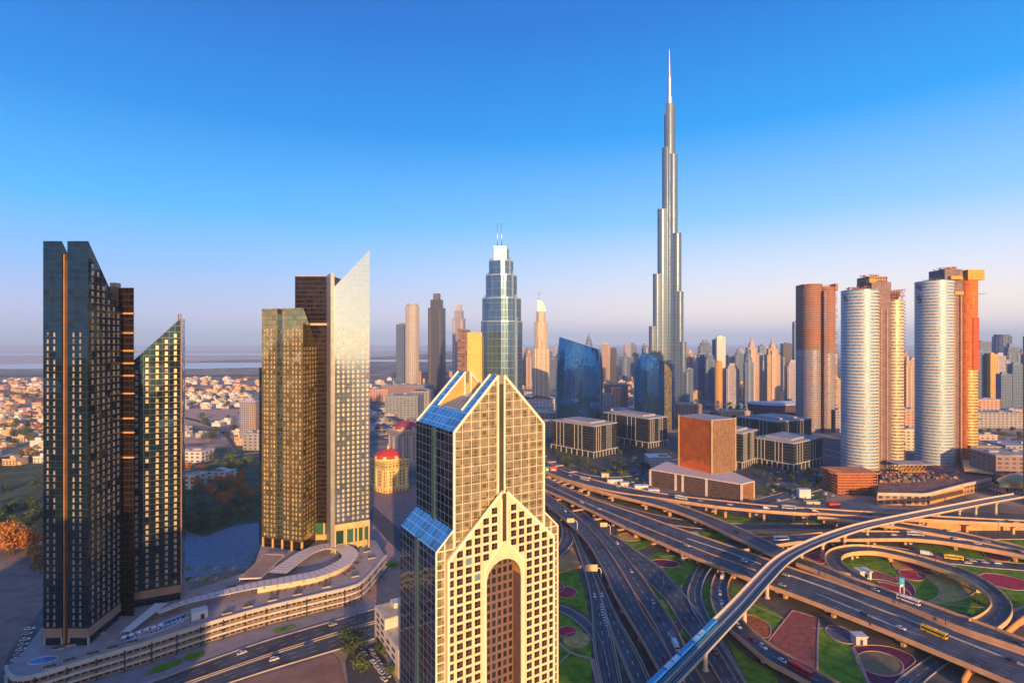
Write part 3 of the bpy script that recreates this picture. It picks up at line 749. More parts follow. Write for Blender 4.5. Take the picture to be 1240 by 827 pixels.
def podium():
    Z = ZD0
    fr = [(10, 806), (13, 815), (22, 819.5), (41, 817.6), (99, 800), (170, 779.5), (261, 751), (320, 734.7), (384, 719.6), (424, 710), (441, 700.7), (466, 672.4)]
    F0 = [tuple(W(x, y, Z)[:2]) for x, y in fr]
    Fs = [tuple(p) for p in cat_rom(F0, 60)]
    bk = [(455, 654), (405, 650), (318, 655), (306, 690), (230, 715), (222, 700), (150, 720), (56, 752), (25, 793)]
    B0 = [tuple(W(x, y, Z)[:2]) for x, y in bk]
    T = thing("shopping_podium", "long curved terrace podium with pale floor bands at the foot of the slant-topped towers", "podium", (-150, 330, 0))
    m = MB(); foot = Fs + B0
    m.prism(foot, 0, Z); m.build("body", [facade("podium_wall", (0.3, 0.2, 0.15), (0.05, 0.06, 0.07), 3, 3.6, .75, .55, .2, .4)], T)
    m = MB(); m.face([(x, y, Z + .01) for x, y in [tuple(Vector(p)) for p in foot]]); m.build("terrace_floor", solid("terrace_floor", (0.34, 0.29, 0.28), 0.8, var=.18, scale=.2), T)
    for z0, z1, o in ((Z - 1.1, Z + .9, 1.4), (Z - 4.9, Z - 3.6, 1.6), (Z - 8.3, Z - 7.2, 1.6)):
        m = MB(); offset_strip(m, Fs, z0, z1, o, 1.3); m.build("floor_band", pale_concrete, T)
    m = MB()
    acc = 0
    for i in range(1, len(Fs) - 1):
        acc += math.dist(Fs[i], Fs[i - 1])
        if acc > 11:
            acc = 0; t = (Vector(Fs[i + 1]) - Vector(Fs[i - 1])).normalized(); nr = Vector((t.y, -t.x)); q = Vector(Fs[i]) + nr * 1.2
            pm = MB(); pm.obox(q, t, -.35, .35, -.4, .7, 0, Z - .2); pm.build("pier", dark_steel, T)
    # roof terrace restaurant: curved canopy looping round an open court
    zc = Z + 4.6
    cl = [(190, 741), (225, 728), (265, 718), (310, 708), (350, 701), (385, 694), (412, 683), (424, 672), (414, 662), (394, 661), (372, 668), (352, 681), (336, 693)]
    cw = [tuple(p) for p in cat_rom([tuple(W(x, y, zc)[:2]) for x, y in cl], 54)]
    T2 = thing("canopy_pavilion", "white ribbed canopy looping round a court on the terrace roof", "pavilion", (cw[20][0], cw[20][1], Z))
    m = MB(); ribbon_sheet(m, cw, lambda t: 4 + 7 * min(1, t * 3) if t < .6 else 11 + 3 * (t - .6), zc, .4)
    rb = m.build("canopy_roof", solid("canopy_white", (0.62, 0.58, 0.56), 0.6, var=.1, scale=.6), T2)
    m = MB()
    for i in range(2, len(cw) - 1):
        t = (Vector(cw[i + 1]) - Vector(cw[i - 1])).normalized(); w = min(11, 4 + 7 * min(1, i / 54 * 3)) if i < 33 else 11.5
        m.obox(cw[i], t, -.14, .14, -w / 2, w / 2, zc + .02, zc + .22)
    m.build("rib", solid("canopy_rib", (0.3, 0.28, 0.28), 0.6), T2)
    m = MB(); wl_ = [cw[i] for i in range(14, 34)]
    offset_strip(m, wl_, Z, zc - .5, 2.0, .4); m.build("restaurant_wall", solid("cream_wall", (0.66, 0.55, 0.36), 0.7, var=.1), T2)
    m2 = 0
    for i in range(15, 33, 2):
        t = (Vector(cw[i + 1]) - Vector(cw[i - 1])).normalized(); nr = Vector((t.y, -t.x)); q = Vector(cw[i]) + nr * 2.03
        b = MB(); b.obox(q, t, -.5, .5, -.05, .05, Z + 2.2, Z + 3.2); b.build("window", dark_steel, T2)
    for i in range(4, 14, 3):
        b = MB(); b.tube([(cw[i][0], cw[i][1], Z), (cw[i][0], cw[i][1], zc - .3)], .22, 6); b.build("post", steel, T2)
    for i in range(36, 54, 5):
        b = MB(); b.tube([(cw[i][0], cw[i][1], Z), (cw[i][0], cw[i][1], zc - .3)], .25, 6); b.build("post", steel, T2)
    # pergola
    q = [W(x, y, Z + 3.4) for x, y in ((290, 700), (316, 699), (344, 671), (322, 670))]
    T3 = thing("pergola", "slatted timber pergola with white edge left of the looping canopy", "pergola", (q[0].x, q[0].y, Z))
    m = MB()
    for i in range(15):
        f = i / 14; a = q[0].lerp(q[1], f); b = q[3].lerp(q[2], f)
        e = Vector((b.x - a.x, b.y - a.y)); m.obox((a.x, a.y), e, 0, e.length, -.19, .19, Z + 3.5, Z + 3.75)
    m.build("slat", solid("slat_timber", (0.42, 0.3, 0.24), 0.7), T3)
    m = MB()
    for a, b in ((q[0], q[1]), (q[1], q[2]), (q[2], q[3]), (q[3], q[0])):
        e = Vector((b.x - a.x, b.y - a.y)); m.obox((a.x, a.y), e, 0, e.length, -.3, .3, Z + 2.7, Z + 3.48)
    m.build("frame", solid("canopy_white", (0.6, 0.6, 0.6)), T3)
    for a in (q[0], q[1], q[2], q[3], q[0].lerp(q[3], .5), q[1].lerp(q[2], .5)):
        b = MB(); b.tube([(a.x, a.y, Z), (a.x, a.y, Z + 2.7)], .2, 6); b.build("post", steel, T3)
    # pool, sail, little pool
    def wp(l, z): return [W(x, y, z) for x, y in l]
    T4 = thing("swimming_pool", "long blue pool on the podium deck before the dark slanted tower", "pool", tuple(W(190, 752, Z)))
    P = wp([(150, 770), (190, 756), (228, 741), (222, 752), (190, 765), (152, 776)], Z + .05); m = MB(); m.face(P if (P[1] - P[0]).cross(P[2] - P[1]).z > 0 else P[::-1]); m.build("pool_water", pool_m, T4)
    m = MB(); m.tube([tuple(p) for p in P + P[:1]], .35, 4, False); m.build("coping", pale_concrete, T4)
    T5 = thing("shade_sail", "white slanted shade roof over the long podium pool", "shade sail", tuple(W(170, 748, Z)))
    m = MB(); a = wp([(146, 765), (158, 764), (203, 733), (188, 733)], Z + 3.2)
    a[2].z += 1.5; a[3].z += 1.5
    m.face(a); m.face([Vector(p) - Vector((0, 0, .15)) for p in a[::-1]]); m.build("sail", solid("sail_white", (0.6, 0.66, 0.7), 0.5, var=.08), T5)
    for p in a:
        b = MB(); b.tube([(p.x, p.y, Z), (p.x, p.y, p.z)], .15, 6); b.build("post", steel, T5)
    T6 = thing("pond", "small oval blue pond at the rounded left tip of the podium", "pond", tuple(W(52, 799, Z)))
    c = W(52, 799, Z); m = MB(); m.face([(c.x + 6 * math.cos(t) , c.y + 3.2 * math.sin(t) + 1.0 * math.cos(t), Z + .06) for t in [2 * math.pi * i / 24 for i in range(24)]]); m.build("pond_water", pool_m, T6)
    m = MB(); m.tube([(c.x + 6.1 * math.cos(t), c.y + 3.3 * math.sin(t) + 1.0 * math.cos(t), Z + .05) for t in [2 * math.pi * i / 24 for i in range(25)]], .3, 4, False); m.build("coping", pale_concrete, T6)
    T7 = thing("changing_pavilion", "small white box pavilion where the canopy starts on the podium", "pavilion", tuple(W(240, 748, Z)))
    p = W(232, 752, Z); q2 = W(252, 747, Z); e = Vector((q2.x - p.x, q2.y - p.y)); m = MB(); m.obox((p.x, p.y), e, 0, e.length, 0, 6, Z, Z + 4.4); m.build("wall", solid("white_wall", (0.62, 0.6, 0.58), 0.7, var=.1), T7)
    m = MB(); m.obox((p.x, p.y), e, e.length * .55, e.length * .78, -.08, .3, Z, Z + 2.6); m.build("door", dark_steel, T7)
    # cafe furniture: tiny dark table sets on the terrace
    rnd = random.Random(3)
    tb = thing("cafe_table", "dark cafe table set on the sunlit terrace in front of the porthole wall", "table", (0, 0, 0), group="cafe tables along the terrace edge")
    b = MB(); b.lathe((0, 0, 0), [(.35, 0), (.06, .05), (.06, .7), (.55, .72), (.55, .78)], 8, False); b.build("table_top", dark_steel, tb)
    for k in range(3):
        b = MB(); a = 2.1 * k; b.box(1.0 * math.cos(a) - .25, 1.0 * math.cos(a) + .25, 1.0 * math.sin(a) - .25, 1.0 * math.sin(a) + .25, 0, .9); b.build("seat", solid("chair_brown", (0.16, 0.1, 0.08), 0.6), tb)
    freeze(tb); first = True
    for k in range(34):
        i = rnd.randint(16, 33); f = rnd.uniform(4.2, 8.0); t = (Vector(cw[i + 1]) - Vector(cw[i - 1])).normalized(); nr = Vector((t.y, -t.x)); q3 = Vector(cw[i]) + nr * f
        if first: tb.location = (q3.x, q3.y, Z + .02); first = False
        else: dup(tb, (q3.x, q3.y, Z + .02), rnd.uniform(0, 6))
podium()
def deck_things():
    Z = ZD0 + .02; rnd = random.Random(8)
    pr = thing("parasol", "white square parasol on the podium deck beside the long pool", "parasol", (0, 0, 0), group="parasols by the podium pool")
    m = MB(); m.lathe((0, 0, 0), [(.35, 0), (.05, .08), (.05, 2.3)], 6, False); m.build("pole", steel, pr)
    m = MB(); m.lathe((0, 0, 2.2), [(1.7, 0), (1.65, .08), (.1, .75)], 4, False, .78); m.build("canopy", MATS["sail_white"], pr); freeze(pr)
    for i in range(14):
        p = W(204 + i * 2.2 if i < 8 else 150 + (i - 8) * 9, (742 - i * .9) if i < 8 else 776 - (i - 8) * 3.0, Z)
        if i == 0: pr.location = p
        else: dup(pr, p, rnd.uniform(0, 1))
    lg = thing("sun_lounger", "white sun lounger on the podium deck beside the long pool", "sun lounger", (0, 0, 0), group="loungers by the podium pool")
    m = MB(); m.box(-.95, .5, -.33, .33, .25, .4); m.build("seat", MATS["sail_white"], lg); m = MB(); m.prism([(.5, -.33), (1.15, -.33), (1.15, .33), (.5, .33)], .3, [.42, .85, .85, .42]); m.build("backrest", MATS["sail_white"], lg)
    for x in (-.8, .4):
        for y in (-.28, .28): m = MB(); m.box(x - .04, x + .04, y - .04, y + .04, 0, .25); m.build("leg", steel, lg)
    freeze(lg)
    for i in range(24):
        p = W(160 + i * 2.9, 771.5 - i * 1.02 + (i % 2) * 1.6, Z)
        if i == 0: lg.location = p
        else: dup(lg, p, rnd.uniform(1.2, 1.9))
    pl = thing("planter", "long planter box of clipped green shrubs on the podium terrace", "planter", (0, 0, 0), group="planters on the podium terrace")
    m = MB(); m.box(-2.6, 2.6, -.6, .6, 0, .7); m.build("box", concrete, pl)
    m = MB()
    for k in range(110):
        c = Vector((rnd.uniform(-2.4, 2.4), rnd.uniform(-.45, .45), rnd.uniform(.7, 1.7))); t = Vector((rnd.uniform(-1, 1), rnd.uniform(-1, 1), rnd.uniform(-.4, 1))).normalized(); b = t.cross(Vector((.3, .5, .8))).normalized(); m.face([c + t * .3, c + b * .3, c - t * .3, c - b * .3])
    m.build("foliage", solid("planter_leaf", (.06, .12, .03), .9, var=.5, scale=1.5), pl); freeze(pl)
    spots = [(70, 786), (88, 781), (104, 772), (122, 767), (60, 809), (84, 801), (112, 793), (136, 786), (160, 779), (275, 743), (300, 735), (330, 727), (360, 720), (395, 711), (430, 698), (450, 676), (444, 668), (280, 712), (300, 705)]
    for i, (x, y) in enumerate(spots):
        p = W(x, y, Z)
        if i == 0: pl.location = p; pl.rotation_euler.z = .5
        else: dup(pl, p, .5)
deck_things()
sheet("plaza", [(150, 725), (222, 700), (300, 690), (318, 655), (325, 618), (240, 628), (215, 650), (150, 700)], .25, paving_grey)
sheet("plaza", [(-40, 840), (12, 815), (60, 750), (60, 690), (-40, 690)], .2, solid("pavement_red", (0.24, 0.17, 0.14), 0.9, var=.3, scale=.1))
sheet("road", [(-60, 850), (0, 825), (10, 790), (52, 735), (62, 742), (22, 800), (14, 826), (-20, 870)], .4, asphalt)
sheet("plaza", [(440, 600), (500, 592), (560, 640), (520, 690), (470, 690), (440, 650)], .22, solid("plaza_brick", (0.3, 0.19, 0.16), 0.9, var=.25, scale=.2))
sheet("pavement", [(443, 640), (452, 637), (492, 676), (470, 690), (455, 668)], .3, paving_pink)
sheet("road", [(445, 625), (452, 612), (500, 655), (510, 680), (490, 672), (470, 655)], .34, asphalt_old)
sheet("pavement", [(120, 840), (180, 827), (330, 773), (454, 737), (520, 716), (466, 690), (440, 715), (330, 750), (170, 800), (60, 840)], .2, solid("pavement_grey", (0.26, 0.24, 0.25), 0.85, var=.2, scale=.15))
sheet("sand_lot", [(240, 850), (266, 832), (330, 813), (402, 791), (411, 800), (424, 850)], .3, solid("sand_lot", (0.30, 0.17, 0.12), 0.95, var=.3, scale=.06))
sheet("car_park", [(424, 850), (418, 800), (424, 788), (458, 776), (490, 850)], .26, asphalt_old)
sheet("plaza", [(440, 720), (470, 690), (520, 690), (560, 720), (470, 740)], .24, solid("brick_apron", (0.4, 0.24, 0.18), .9, var=.2, scale=.2))
for i, q in enumerate([[(90, 690 + 20), (130, 700)], ]): pass
for q in ([(173, 817), (190, 805), (218, 797), (222, 801), (196, 812)], [(222, 798), (228, 790), (246, 787), (248, 793), (232, 800)], [(224, 720), (232, 716), (250, 716), (248, 729), (228, 731)],
          [(456, 688), (466, 678), (484, 680), (482, 686)], [(330, 762), (356, 756), (358, 759), (334, 766)]):
    sheet("lawn", q, .5, grass_m)
for k in range(2):
    for j in range(6):
        x, y = 224 + j * 11, (687 if k == 0 else 700)
        sheet("planted_strip", [(x, y + 3), (x + 4, y - 2), (x + 8, y - 2), (x + 4, y + 3)], .5, grass_m if j % 2 == 0 else sand_pink)

# white stepped block beside the gabled tower
def white_block():
    a, b = W(455, 778, 0), W(481, 819, 0)
    e = Vector((b.x - a.x, b.y - a.y)); L_ = e.length
    T = thing("office_block", "white stepped low block with dark strip windows tucked left of the gabled tower", "building", (a.x, a.y, 0))
    wm = solid("block_white", (0.62, 0.57, 0.5), 0.75, var=.12, scale=.2)
    m = MB(); m.obox((a.x, a.y), e, -2, L_ * .45, 0, 26, 0, 19.6); m.build("wall", wm, T)
    m = MB(); m.obox((a.x, a.y), e, L_ * .45 + .01, L_ + 2, 0, 26, 0, 14); m.build("lower_wing", wm, T)
    m = MB(); m.obox((a.x, a.y), e, -1.5, L_ * .45 - .5, .5, 25, 19.6, 19.8); m.obox((a.x, a.y), e, L_ * .45 + .5, L_ + 1.5, .5, 25, 14, 14.2); m.build("roof", solid("roof_cream", (0.55, 0.45, 0.3), .85, var=.25), T)
    for z in (3, 6.4, 9.8, 13.2, 16.4):
        for f0 in (0.02, .24, .5, .74):
            if z > 12 and f0 > .4: continue
            b2 = MB(); b2.obox((a.x, a.y), e, L_ * f0 + 1, L_ * f0 + L_ * .16, -.06, .2, z, z + 1.5); b2.build("window", dark_steel, T)
    b2 = MB(); b2.obox((a.x, a.y), e, 1, 7, 8, 18, 19.8, 22.4); b2.build("stair_head", wm, T)
white_block()

# ------------------------------------------------------------------ the two domed hotels
def domed_hotel(px, py, wl, wr, h, hd, label, wallc, roofc, yel):
    c = W(px, py, 0); T = thing("hotel", label, "hotel", tuple(c))
    e1 = Vector((wr[0] - c.x, wr[1] - c.y)); e2 = Vector((wl[0] - c.x, wl[1] - c.y))
    wm = facade("hotel_wall_" + yel, wallc, (0.1, 0.08, 0.07), 4.2, 3.4, .45, .5, .2, .3, tilt=.02, wrough=.75)
    p0, p1, p3 = Vector((c.x, c.y)), Vector((c.x, c.y)) + e1, Vector((c.x, c.y)) + e2; p2 = p1 + e2
    m = MB(); m.prism([tuple(p0), tuple(p1), tuple(p2), tuple(p3)], 0, h); m.build("wall", wm, T)
    trim = solid("hotel_trim_" + yel, tuple(min(.8, x * 1.25) for x in wallc), .7, var=.1)
    cc = (p0 + p2) / 2
    for z0, z1, k in ((h, h + 1.2, 1.07), (h - 8, h - 7.2, 1.04), (5, 6, 1.04)):
        m = MB(); m.prism([tuple(cc + (q - cc) * k) for q in (p0, p1, p2, p3)], z0, z1, True, True); m.build("cornice", trim, T)
    for q in (p0, p1, p3):
        for d in (.04, .24):
            pass
    for a, b in ((p0, p1), (p3, p0)):
        e = (b - a); Lw = e.length; nn = Vector((e.y, -e.x)).normalized()
        for f in (.12, .5, .88):
            b2 = MB(); b2.obox(a + e * f + nn * .9, e, -1.6, 1.6, -.2, .8, 6, h - 8); b2.build("bay", trim, T)
        for f in (.1, .26, .42, .58, .74, .9):
            b2 = MB(); b2.obox(a + e * f + nn * .8, e, -.5, .5, -.3, .5, 0, 5); b2.build("column", trim, T)
    # hipped red dome on an octagonal drum, dormers round it
    rr = min(e1.length, e2.length) * .6
    m = MB(); m.lathe((cc.x, cc.y, h + 1.2), [(rr * .98, 0), (rr * .98, 2.4)], 8, False, .4); m.build("drum", trim, T)
    rm = solid("hotel_roof_" + yel, roofc, .6, var=.15, scale=.4)
    m = MB(); m.lathe((cc.x, cc.y, h + 3.6), [(rr * 1.06, 0), (rr * .92, hd * .35), (rr * .6, hd * .7), (rr * .25, hd * .95), (.3, hd)], 8, False, .4); rf = m.build("roof", rm, T)
    for k in range(8):
        a = .4 + math.pi * 2 * (k + .5) / 8; q = cc + Vector((math.cos(a), math.sin(a))) * rr * .9
        b2 = MB(); t = Vector((-math.sin(a), math.cos(a))); b2.prism([tuple(q + t * x + Vector((math.cos(a), math.sin(a))) * y) for x, y in ((-2, -3), (-2, 1.4), (2, 1.4), (2, -3))][::-1], h + 1.3, [h + 6, h + 6, h + 6, h + 6]); b2.build("dormer", trim, rf)
    b2 = MB(); b2.lathe((cc.x, cc.y, h + 3.6 + hd - .4), [(1.4, 0), (1.2, 2.5), (.5, 3.5), (.12, 6)], 8, True); b2.build("finial", trim, rf)
w1 = W(445.5, 590.5, 0); w2 = W(494.5, 592.5, 0)
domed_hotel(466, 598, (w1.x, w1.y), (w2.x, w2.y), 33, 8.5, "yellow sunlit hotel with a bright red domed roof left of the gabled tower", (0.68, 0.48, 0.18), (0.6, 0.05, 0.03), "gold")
w1 = W(470, 560, 0); w2 = W(512, 562, 0)
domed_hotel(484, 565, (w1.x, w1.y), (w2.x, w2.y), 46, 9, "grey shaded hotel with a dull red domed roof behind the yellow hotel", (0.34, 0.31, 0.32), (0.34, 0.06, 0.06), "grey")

# ------------------------------------------------------------------ office cubes, copper glass block
def office_cube(c, l, r, ctop, label, bay_l=2, bay_r=3):
    p0, p3, p1 = W(*c), W(*l), W(*r)
    h = ZD(ctop, p0.y)
    T = thing("office_block", label, "office block", tuple(p0))
    p0, p1, p3 = Vector(p0[:2]), Vector(p1[:2]), Vector(p3[:2]); p2 = p1 + p3 - p0
    # square the plan up
    e1 = (p1 - p0); e2 = Vector((-e1.y, e1.x)).normalized() * (p3 - p0).length; p3 = p0 + e2; p2 = p1 + e2
    cc = (p0 + p2) / 2
    def sc_(k): return [tuple(cc + (q - cc) * k) for q in (p0, p1, p2, p3)]
    glass = facade("office_dark_glass", (0.05, 0.055, 0.065), (0.035, 0.05, 0.07), 2.2, 3.9, .95, .7, .1, .6, tilt=.02)
    st = solid("office_white", (0.42, 0.41, 0.41), .7, var=.1)
    k = .95
    m = MB(); m.prism(sc_(k), 0, h); m.build("glass_wall", glass, T)
    for z0, z1, kk in ((h, h + 1.3, .97), (8, 9.2, 1.0)):
        m = MB(); m.prism(sc_(kk), z0, z1, True, True); m.build("cornice", st, T)
    m = MB(); m.prism(sc_(.62), h + 1.3, h + 4); m.build("roof_plant", roof_grey, T)
    A = [cc + (q - cc) * k for q in (p0, p1, p2, p3)]
    for a, b, nb in ((A[0], A[1], bay_r), (A[3], A[0], bay_l)):
        e = b - a; nn = Vector((e.y, -e.x)).normalized()
        n = 8
        for i in range(n):
            f = .12 + .62 * i / (n - 1)
            if i in (3, 4) and n > 6: continue
            b2 = MB(); b2.obox(a + e * f, e, -.4, .4, -.7, .05, 9.2, h); b2.build("fin", st, T)
        for i in range(9):
            f = i / 8; q = (p0 if a is A[0] else p3).lerp(p1 if a is A[0] else p0, f)
            q = cc + (q - cc) * .985
            b2 = MB(); b2.obox(q, e, -.6, .6, -.5, .5, 0, 8); b2.build("column", st, T)
office_cube((719, 555, 0), (675, 543, 0), (749, 548.5, 0), 517, "dark glass office cube with white fins on a colonnade, nearest the gabled tower")
office_cube((785.5, 543, 0), (742, 530, 0), (810, 539, 0), 508, "dark glass office cube with white fins below the curved blue sail tower")
office_cube((899, 568, 0), (880, 556, 0), (919, 561, 0), 526, "narrow dark office cube with white fins just right of the copper glass block")
office_cube((961, 571, 0), (917, 560, 0), (998, 561, 0), 538, "wide dark office block with pale columns left of the round construction towers")
office_cube((942, 541, 0), (898, 531, 0), (985, 535, 0), 512, "low wide dark office block behind the pale-columned one, half hidden by it")
def copper_block():
    Cn = Vector((237.7, 564)); Ld = Vector((159.8, 629.5)); e1 = (Ld - Cn).normalized(); rt = Vector((255.7, 576)); e2 = (rt - Cn).normalized()
    T = thing("office_block", "copper mirror-glass cube standing on a broad white-roofed base", "office block", (Cn.x, Cn.y, 0))
    base = facade("podium_louvre", (0.13, 0.09, 0.08), (0.09, 0.06, 0.055), 3, 1.3, .92, .6, .35, .4, tilt=.03)
    cop = facade("copper_glass", (0.4, 0.13, 0.04), (0.95, 0.23, 0.035), 2.8, 3.6, .97, .93, .1, .6, tilt=.02, gvar=.12, wave=.3, wave_scale=.08)
    brn = facade("brown_screen", (0.32, 0.2, 0.12), (0.26, 0.15, 0.08), 1.2, 3.6, .6, .9, .3, .5, tilt=.02)
    L1 = (Ld - Cn).length
    back = [tuple(Cn), tuple(rt), tuple(rt + Vector((-10, 62))), tuple(Ld + Vector((30, 40))), tuple(Ld)]
    m = MB(); m.prism(back, 0, 18, False); m.build("podium_wall", base, T)
    m = MB(); m.prism([tuple(Cn + Vector((0, -.6))), tuple(rt + Vector((.6, 0))), tuple(rt + Vector((-10, 63))), tuple(Ld + Vector((30, 41))), tuple(Ld + Vector((-.6, 0)))], 18, 19.2, True, True); m.build("podium_roof", solid("roof_white", (0.6, 0.52, 0.46), .8, var=.1), T)
    for f in (0.0, .36, .62, .7, 1.0):
        q = Cn + e1 * L1 * f; nn = Vector((-.643, -.765))
        b = MB(); b.obox(q + nn * .4, e1, -1.2, 1.2, -.5, .5, 0, 18); b.build("pylon", solid("roof_white", (0.6, 0.52, 0.46)), T)
    b = MB(); b.obox(rt, e2, -1, .6, -.5, .5, 0, 18); b.build("pylon", MATS["roof_white"], T)
    m = MB(); q0 = Cn + e2 * .5 + Vector((.25, -.35)); m.face([(q0.x, q0.y, .5), (rt.x + .2, rt.y - .3, .5), (rt.x + .2, rt.y - .3, 17.5), (q0.x, q0.y, 17.5)]); m.build("copper_panel", solid("copper_panel", (0.42, 0.2, 0.09)), T)
    c, l, r = Vector((222, 606)), Vector((198, 647)), Vector((255, 622)); far = l + r - c
    m = MB()
    m.face([(l.x, l.y, 19), (c.x, c.y, 19), (c.x, c.y, 78), (l.x, l.y, 78)]); m.face([(far.x, far.y, 19), (l.x, l.y, 19), (l.x, l.y, 78), (far.x, far.y, 78)]); m.build("copper_wall", cop, T)
    m = MB(); m.face([(c.x, c.y, 19), (r.x, r.y, 19), (r.x, r.y, 78), (c.x, c.y, 78)]); m.face([(r.x, r.y, 19), (far.x, far.y, 19), (far.x, far.y, 78), (r.x, r.y, 78)]); m.build("screen_wall", brn, T)
    m = MB(); m.prism([tuple(q) for q in (c, r, far, l)], 78, 79.2, True, True); m.build("roof", roof_grey, T)
    for q in (c, r, l):
        b = MB(); b.obox(q, e2, -.6, .6, -.6, .6, 19, 79.8); b.build("corner_post", MATS["gold_stone"], T)
copper_block()
def clinic():
    c = W(800, 566, 0); T = thing("low_building", "pale blue-white low building with a small red roof sign left of the copper block", "building", tuple(c))
    m = MB(); m.box(c.x - 16, c.x + 14, c.y, c.y + 22, 0, 13); m.build("wall", facade("white_low", (0.5, 0.52, 0.55), (0.1, 0.12, 0.16), 3, 3.4, .55, .5, .2, .3), T)
    m = MB(); m.box(c.x - 16.4, c.x + 14.4, c.y - .4, c.y + 22.4, 13, 14.2); m.build("parapet", paint_white, T)
    m = MB(); m.box(c.x - 2, c.x + 10, c.y + 4, c.y + 4.5, 14.2, 16); m.build("roof_sign", solid("sign_red", (0.5, 0.03, 0.04), .5), T)
clinic()

# ------------------------------------------------------------------ the two curved blue towers
blue_gl = facade("blue_glass", (0.01, 0.04, 0.1), (0.006, 0.1, 0.46), 3.0, 3.9, .88, .97, .04, .85, .3, .5, tilt=.012, gvar=.25, wave=.05, wave_scale=.02)
def blue_slab():
    d = 960
    T = thing("glass_tower", "dark blue glass tower with a slanted flat top, left of the taller silver needle", "tower", (XD(700, d), d, 0))
    rings = []
    def ring(z, l, r, zl=None, zr=None):
        pts = []
        n = 12
        for i in range(n + 1):
            f = i / n; x = XD(l + (r - l) * f, d); y = d - 5 * math.sin(math.pi * f) + 6 * f
            pts.append((x, y, z if zl is None else zl + (zr - zl) * f))
        for i in range(n + 1):
            f = 1 - i / n; x = XD(l + (r - l) * f, d) + 8; y = d + 26 + 5 * math.sin(math.pi * f)
            pts.append((x, y, z if zl is None else zl + (zr - zl) * f))
        return pts
    rings = [ring(0, 674, 725), ring(40, 673.6, 727), ring(90, 674, 727.5), ring(125, 675, 727), ring(150, 676.3, 725.8, 152, 143), ring(0, 677.8, 724.2, ZD(408.5, d), ZD(423, d))]
    m = MB(); m.loft(rings); m.build("glass_skin", blue_gl, T)
    m = MB()
    for zf in (0.02, 0.98):
        pass
    a = rings[-1]; m.tube([a[0], a[12]], .7, 4, False); m.build("top_edge", dark_steel, T)
    m = MB(); m.tube([r[12] for r in rings], .8, 4, False); m.tube([r[0] for r in rings], .8, 4, False); m.build("edge_fin", solid("blue_fin", (.06, .16, .28), .3, .6), T)
def blue_sail():
    d = 1030
    T = thing("glass_tower", "blue glass tower shaped like a bent sail with a gold seam below the needle", "tower", (XD(793, d), d, 0))
    prof = [(768, 449), (772, 436), (777, 427), (783, 428), (790, 431), (797, 434.5), (804, 438.5), (810, 444), (814, 451), (817, 460), (818.6, 474), (819, 490)]
    n = len(prof); front = []; back = []
    for i, (px, py) in enumerate(prof):
        f = i / (n - 1); x = XD(px, d); z = ZD(py, d)
        front.append((x, d - 8 * math.sin(math.pi * min(1, f * 1.05)) + 14 * f * f, z)); back.append((x + 6, d + 24 + 4 * math.sin(math.pi * f), z))
    m = MB()
    levels = 8
    def lev(pts, k): return [(p[0] + (0 if k > .4 else (XD(793, d) - p[0]) * -.0), p[1], p[2] * k) for p in pts]
    for k in range(levels):
        A, B = lev(front, k / levels), lev(front, (k + 1) / levels); C_, D_ = lev(back, k / levels), lev(back, (k + 1) / levels)
        u = 0
        for i in range(n - 1):
            L_ = math.dist(A[i][:2], A[i + 1][:2])
            m.m = 1 if i in (6, 7) else 0
            m.face([A[i], A[i + 1], B[i + 1], B[i]], [(u, A[i][2]), (u + L_, A[i + 1][2]), (u + L_, B[i + 1][2]), (u, B[i][2])])
            m.m = 0; m.face([C_[i + 1], C_[i], D_[i], D_[i + 1]])
            u += L_
        m.face([C_[0], A[0], B[0], D_[0]]); m.face([A[-1], C_[-1], D_[-1], B[-1]])
    for i in range(n - 1): m.face([front[i], front[i + 1], back[i + 1], back[i]])
    gs = facade("gold_seam", (0.06, 0.1, 0.12), (0.5, 0.36, 0.12), 3, 3.9, .85, .7, .15, .7, tilt=.04)
    m.build("glass_skin", [blue_gl, gs], T)
    m = MB(); m.tube([front[0], (front[0][0], front[0][1], 0)], .8, 4, False); m.tube([front[-1], (front[-1][0], front[-1][1], 0)], .9, 4, False); m.tube([Vector(q) for q in front], .7, 4, False); m.build("edge_fin", MATS["blue_fin"], T)
blue_slab(); blue_sail()

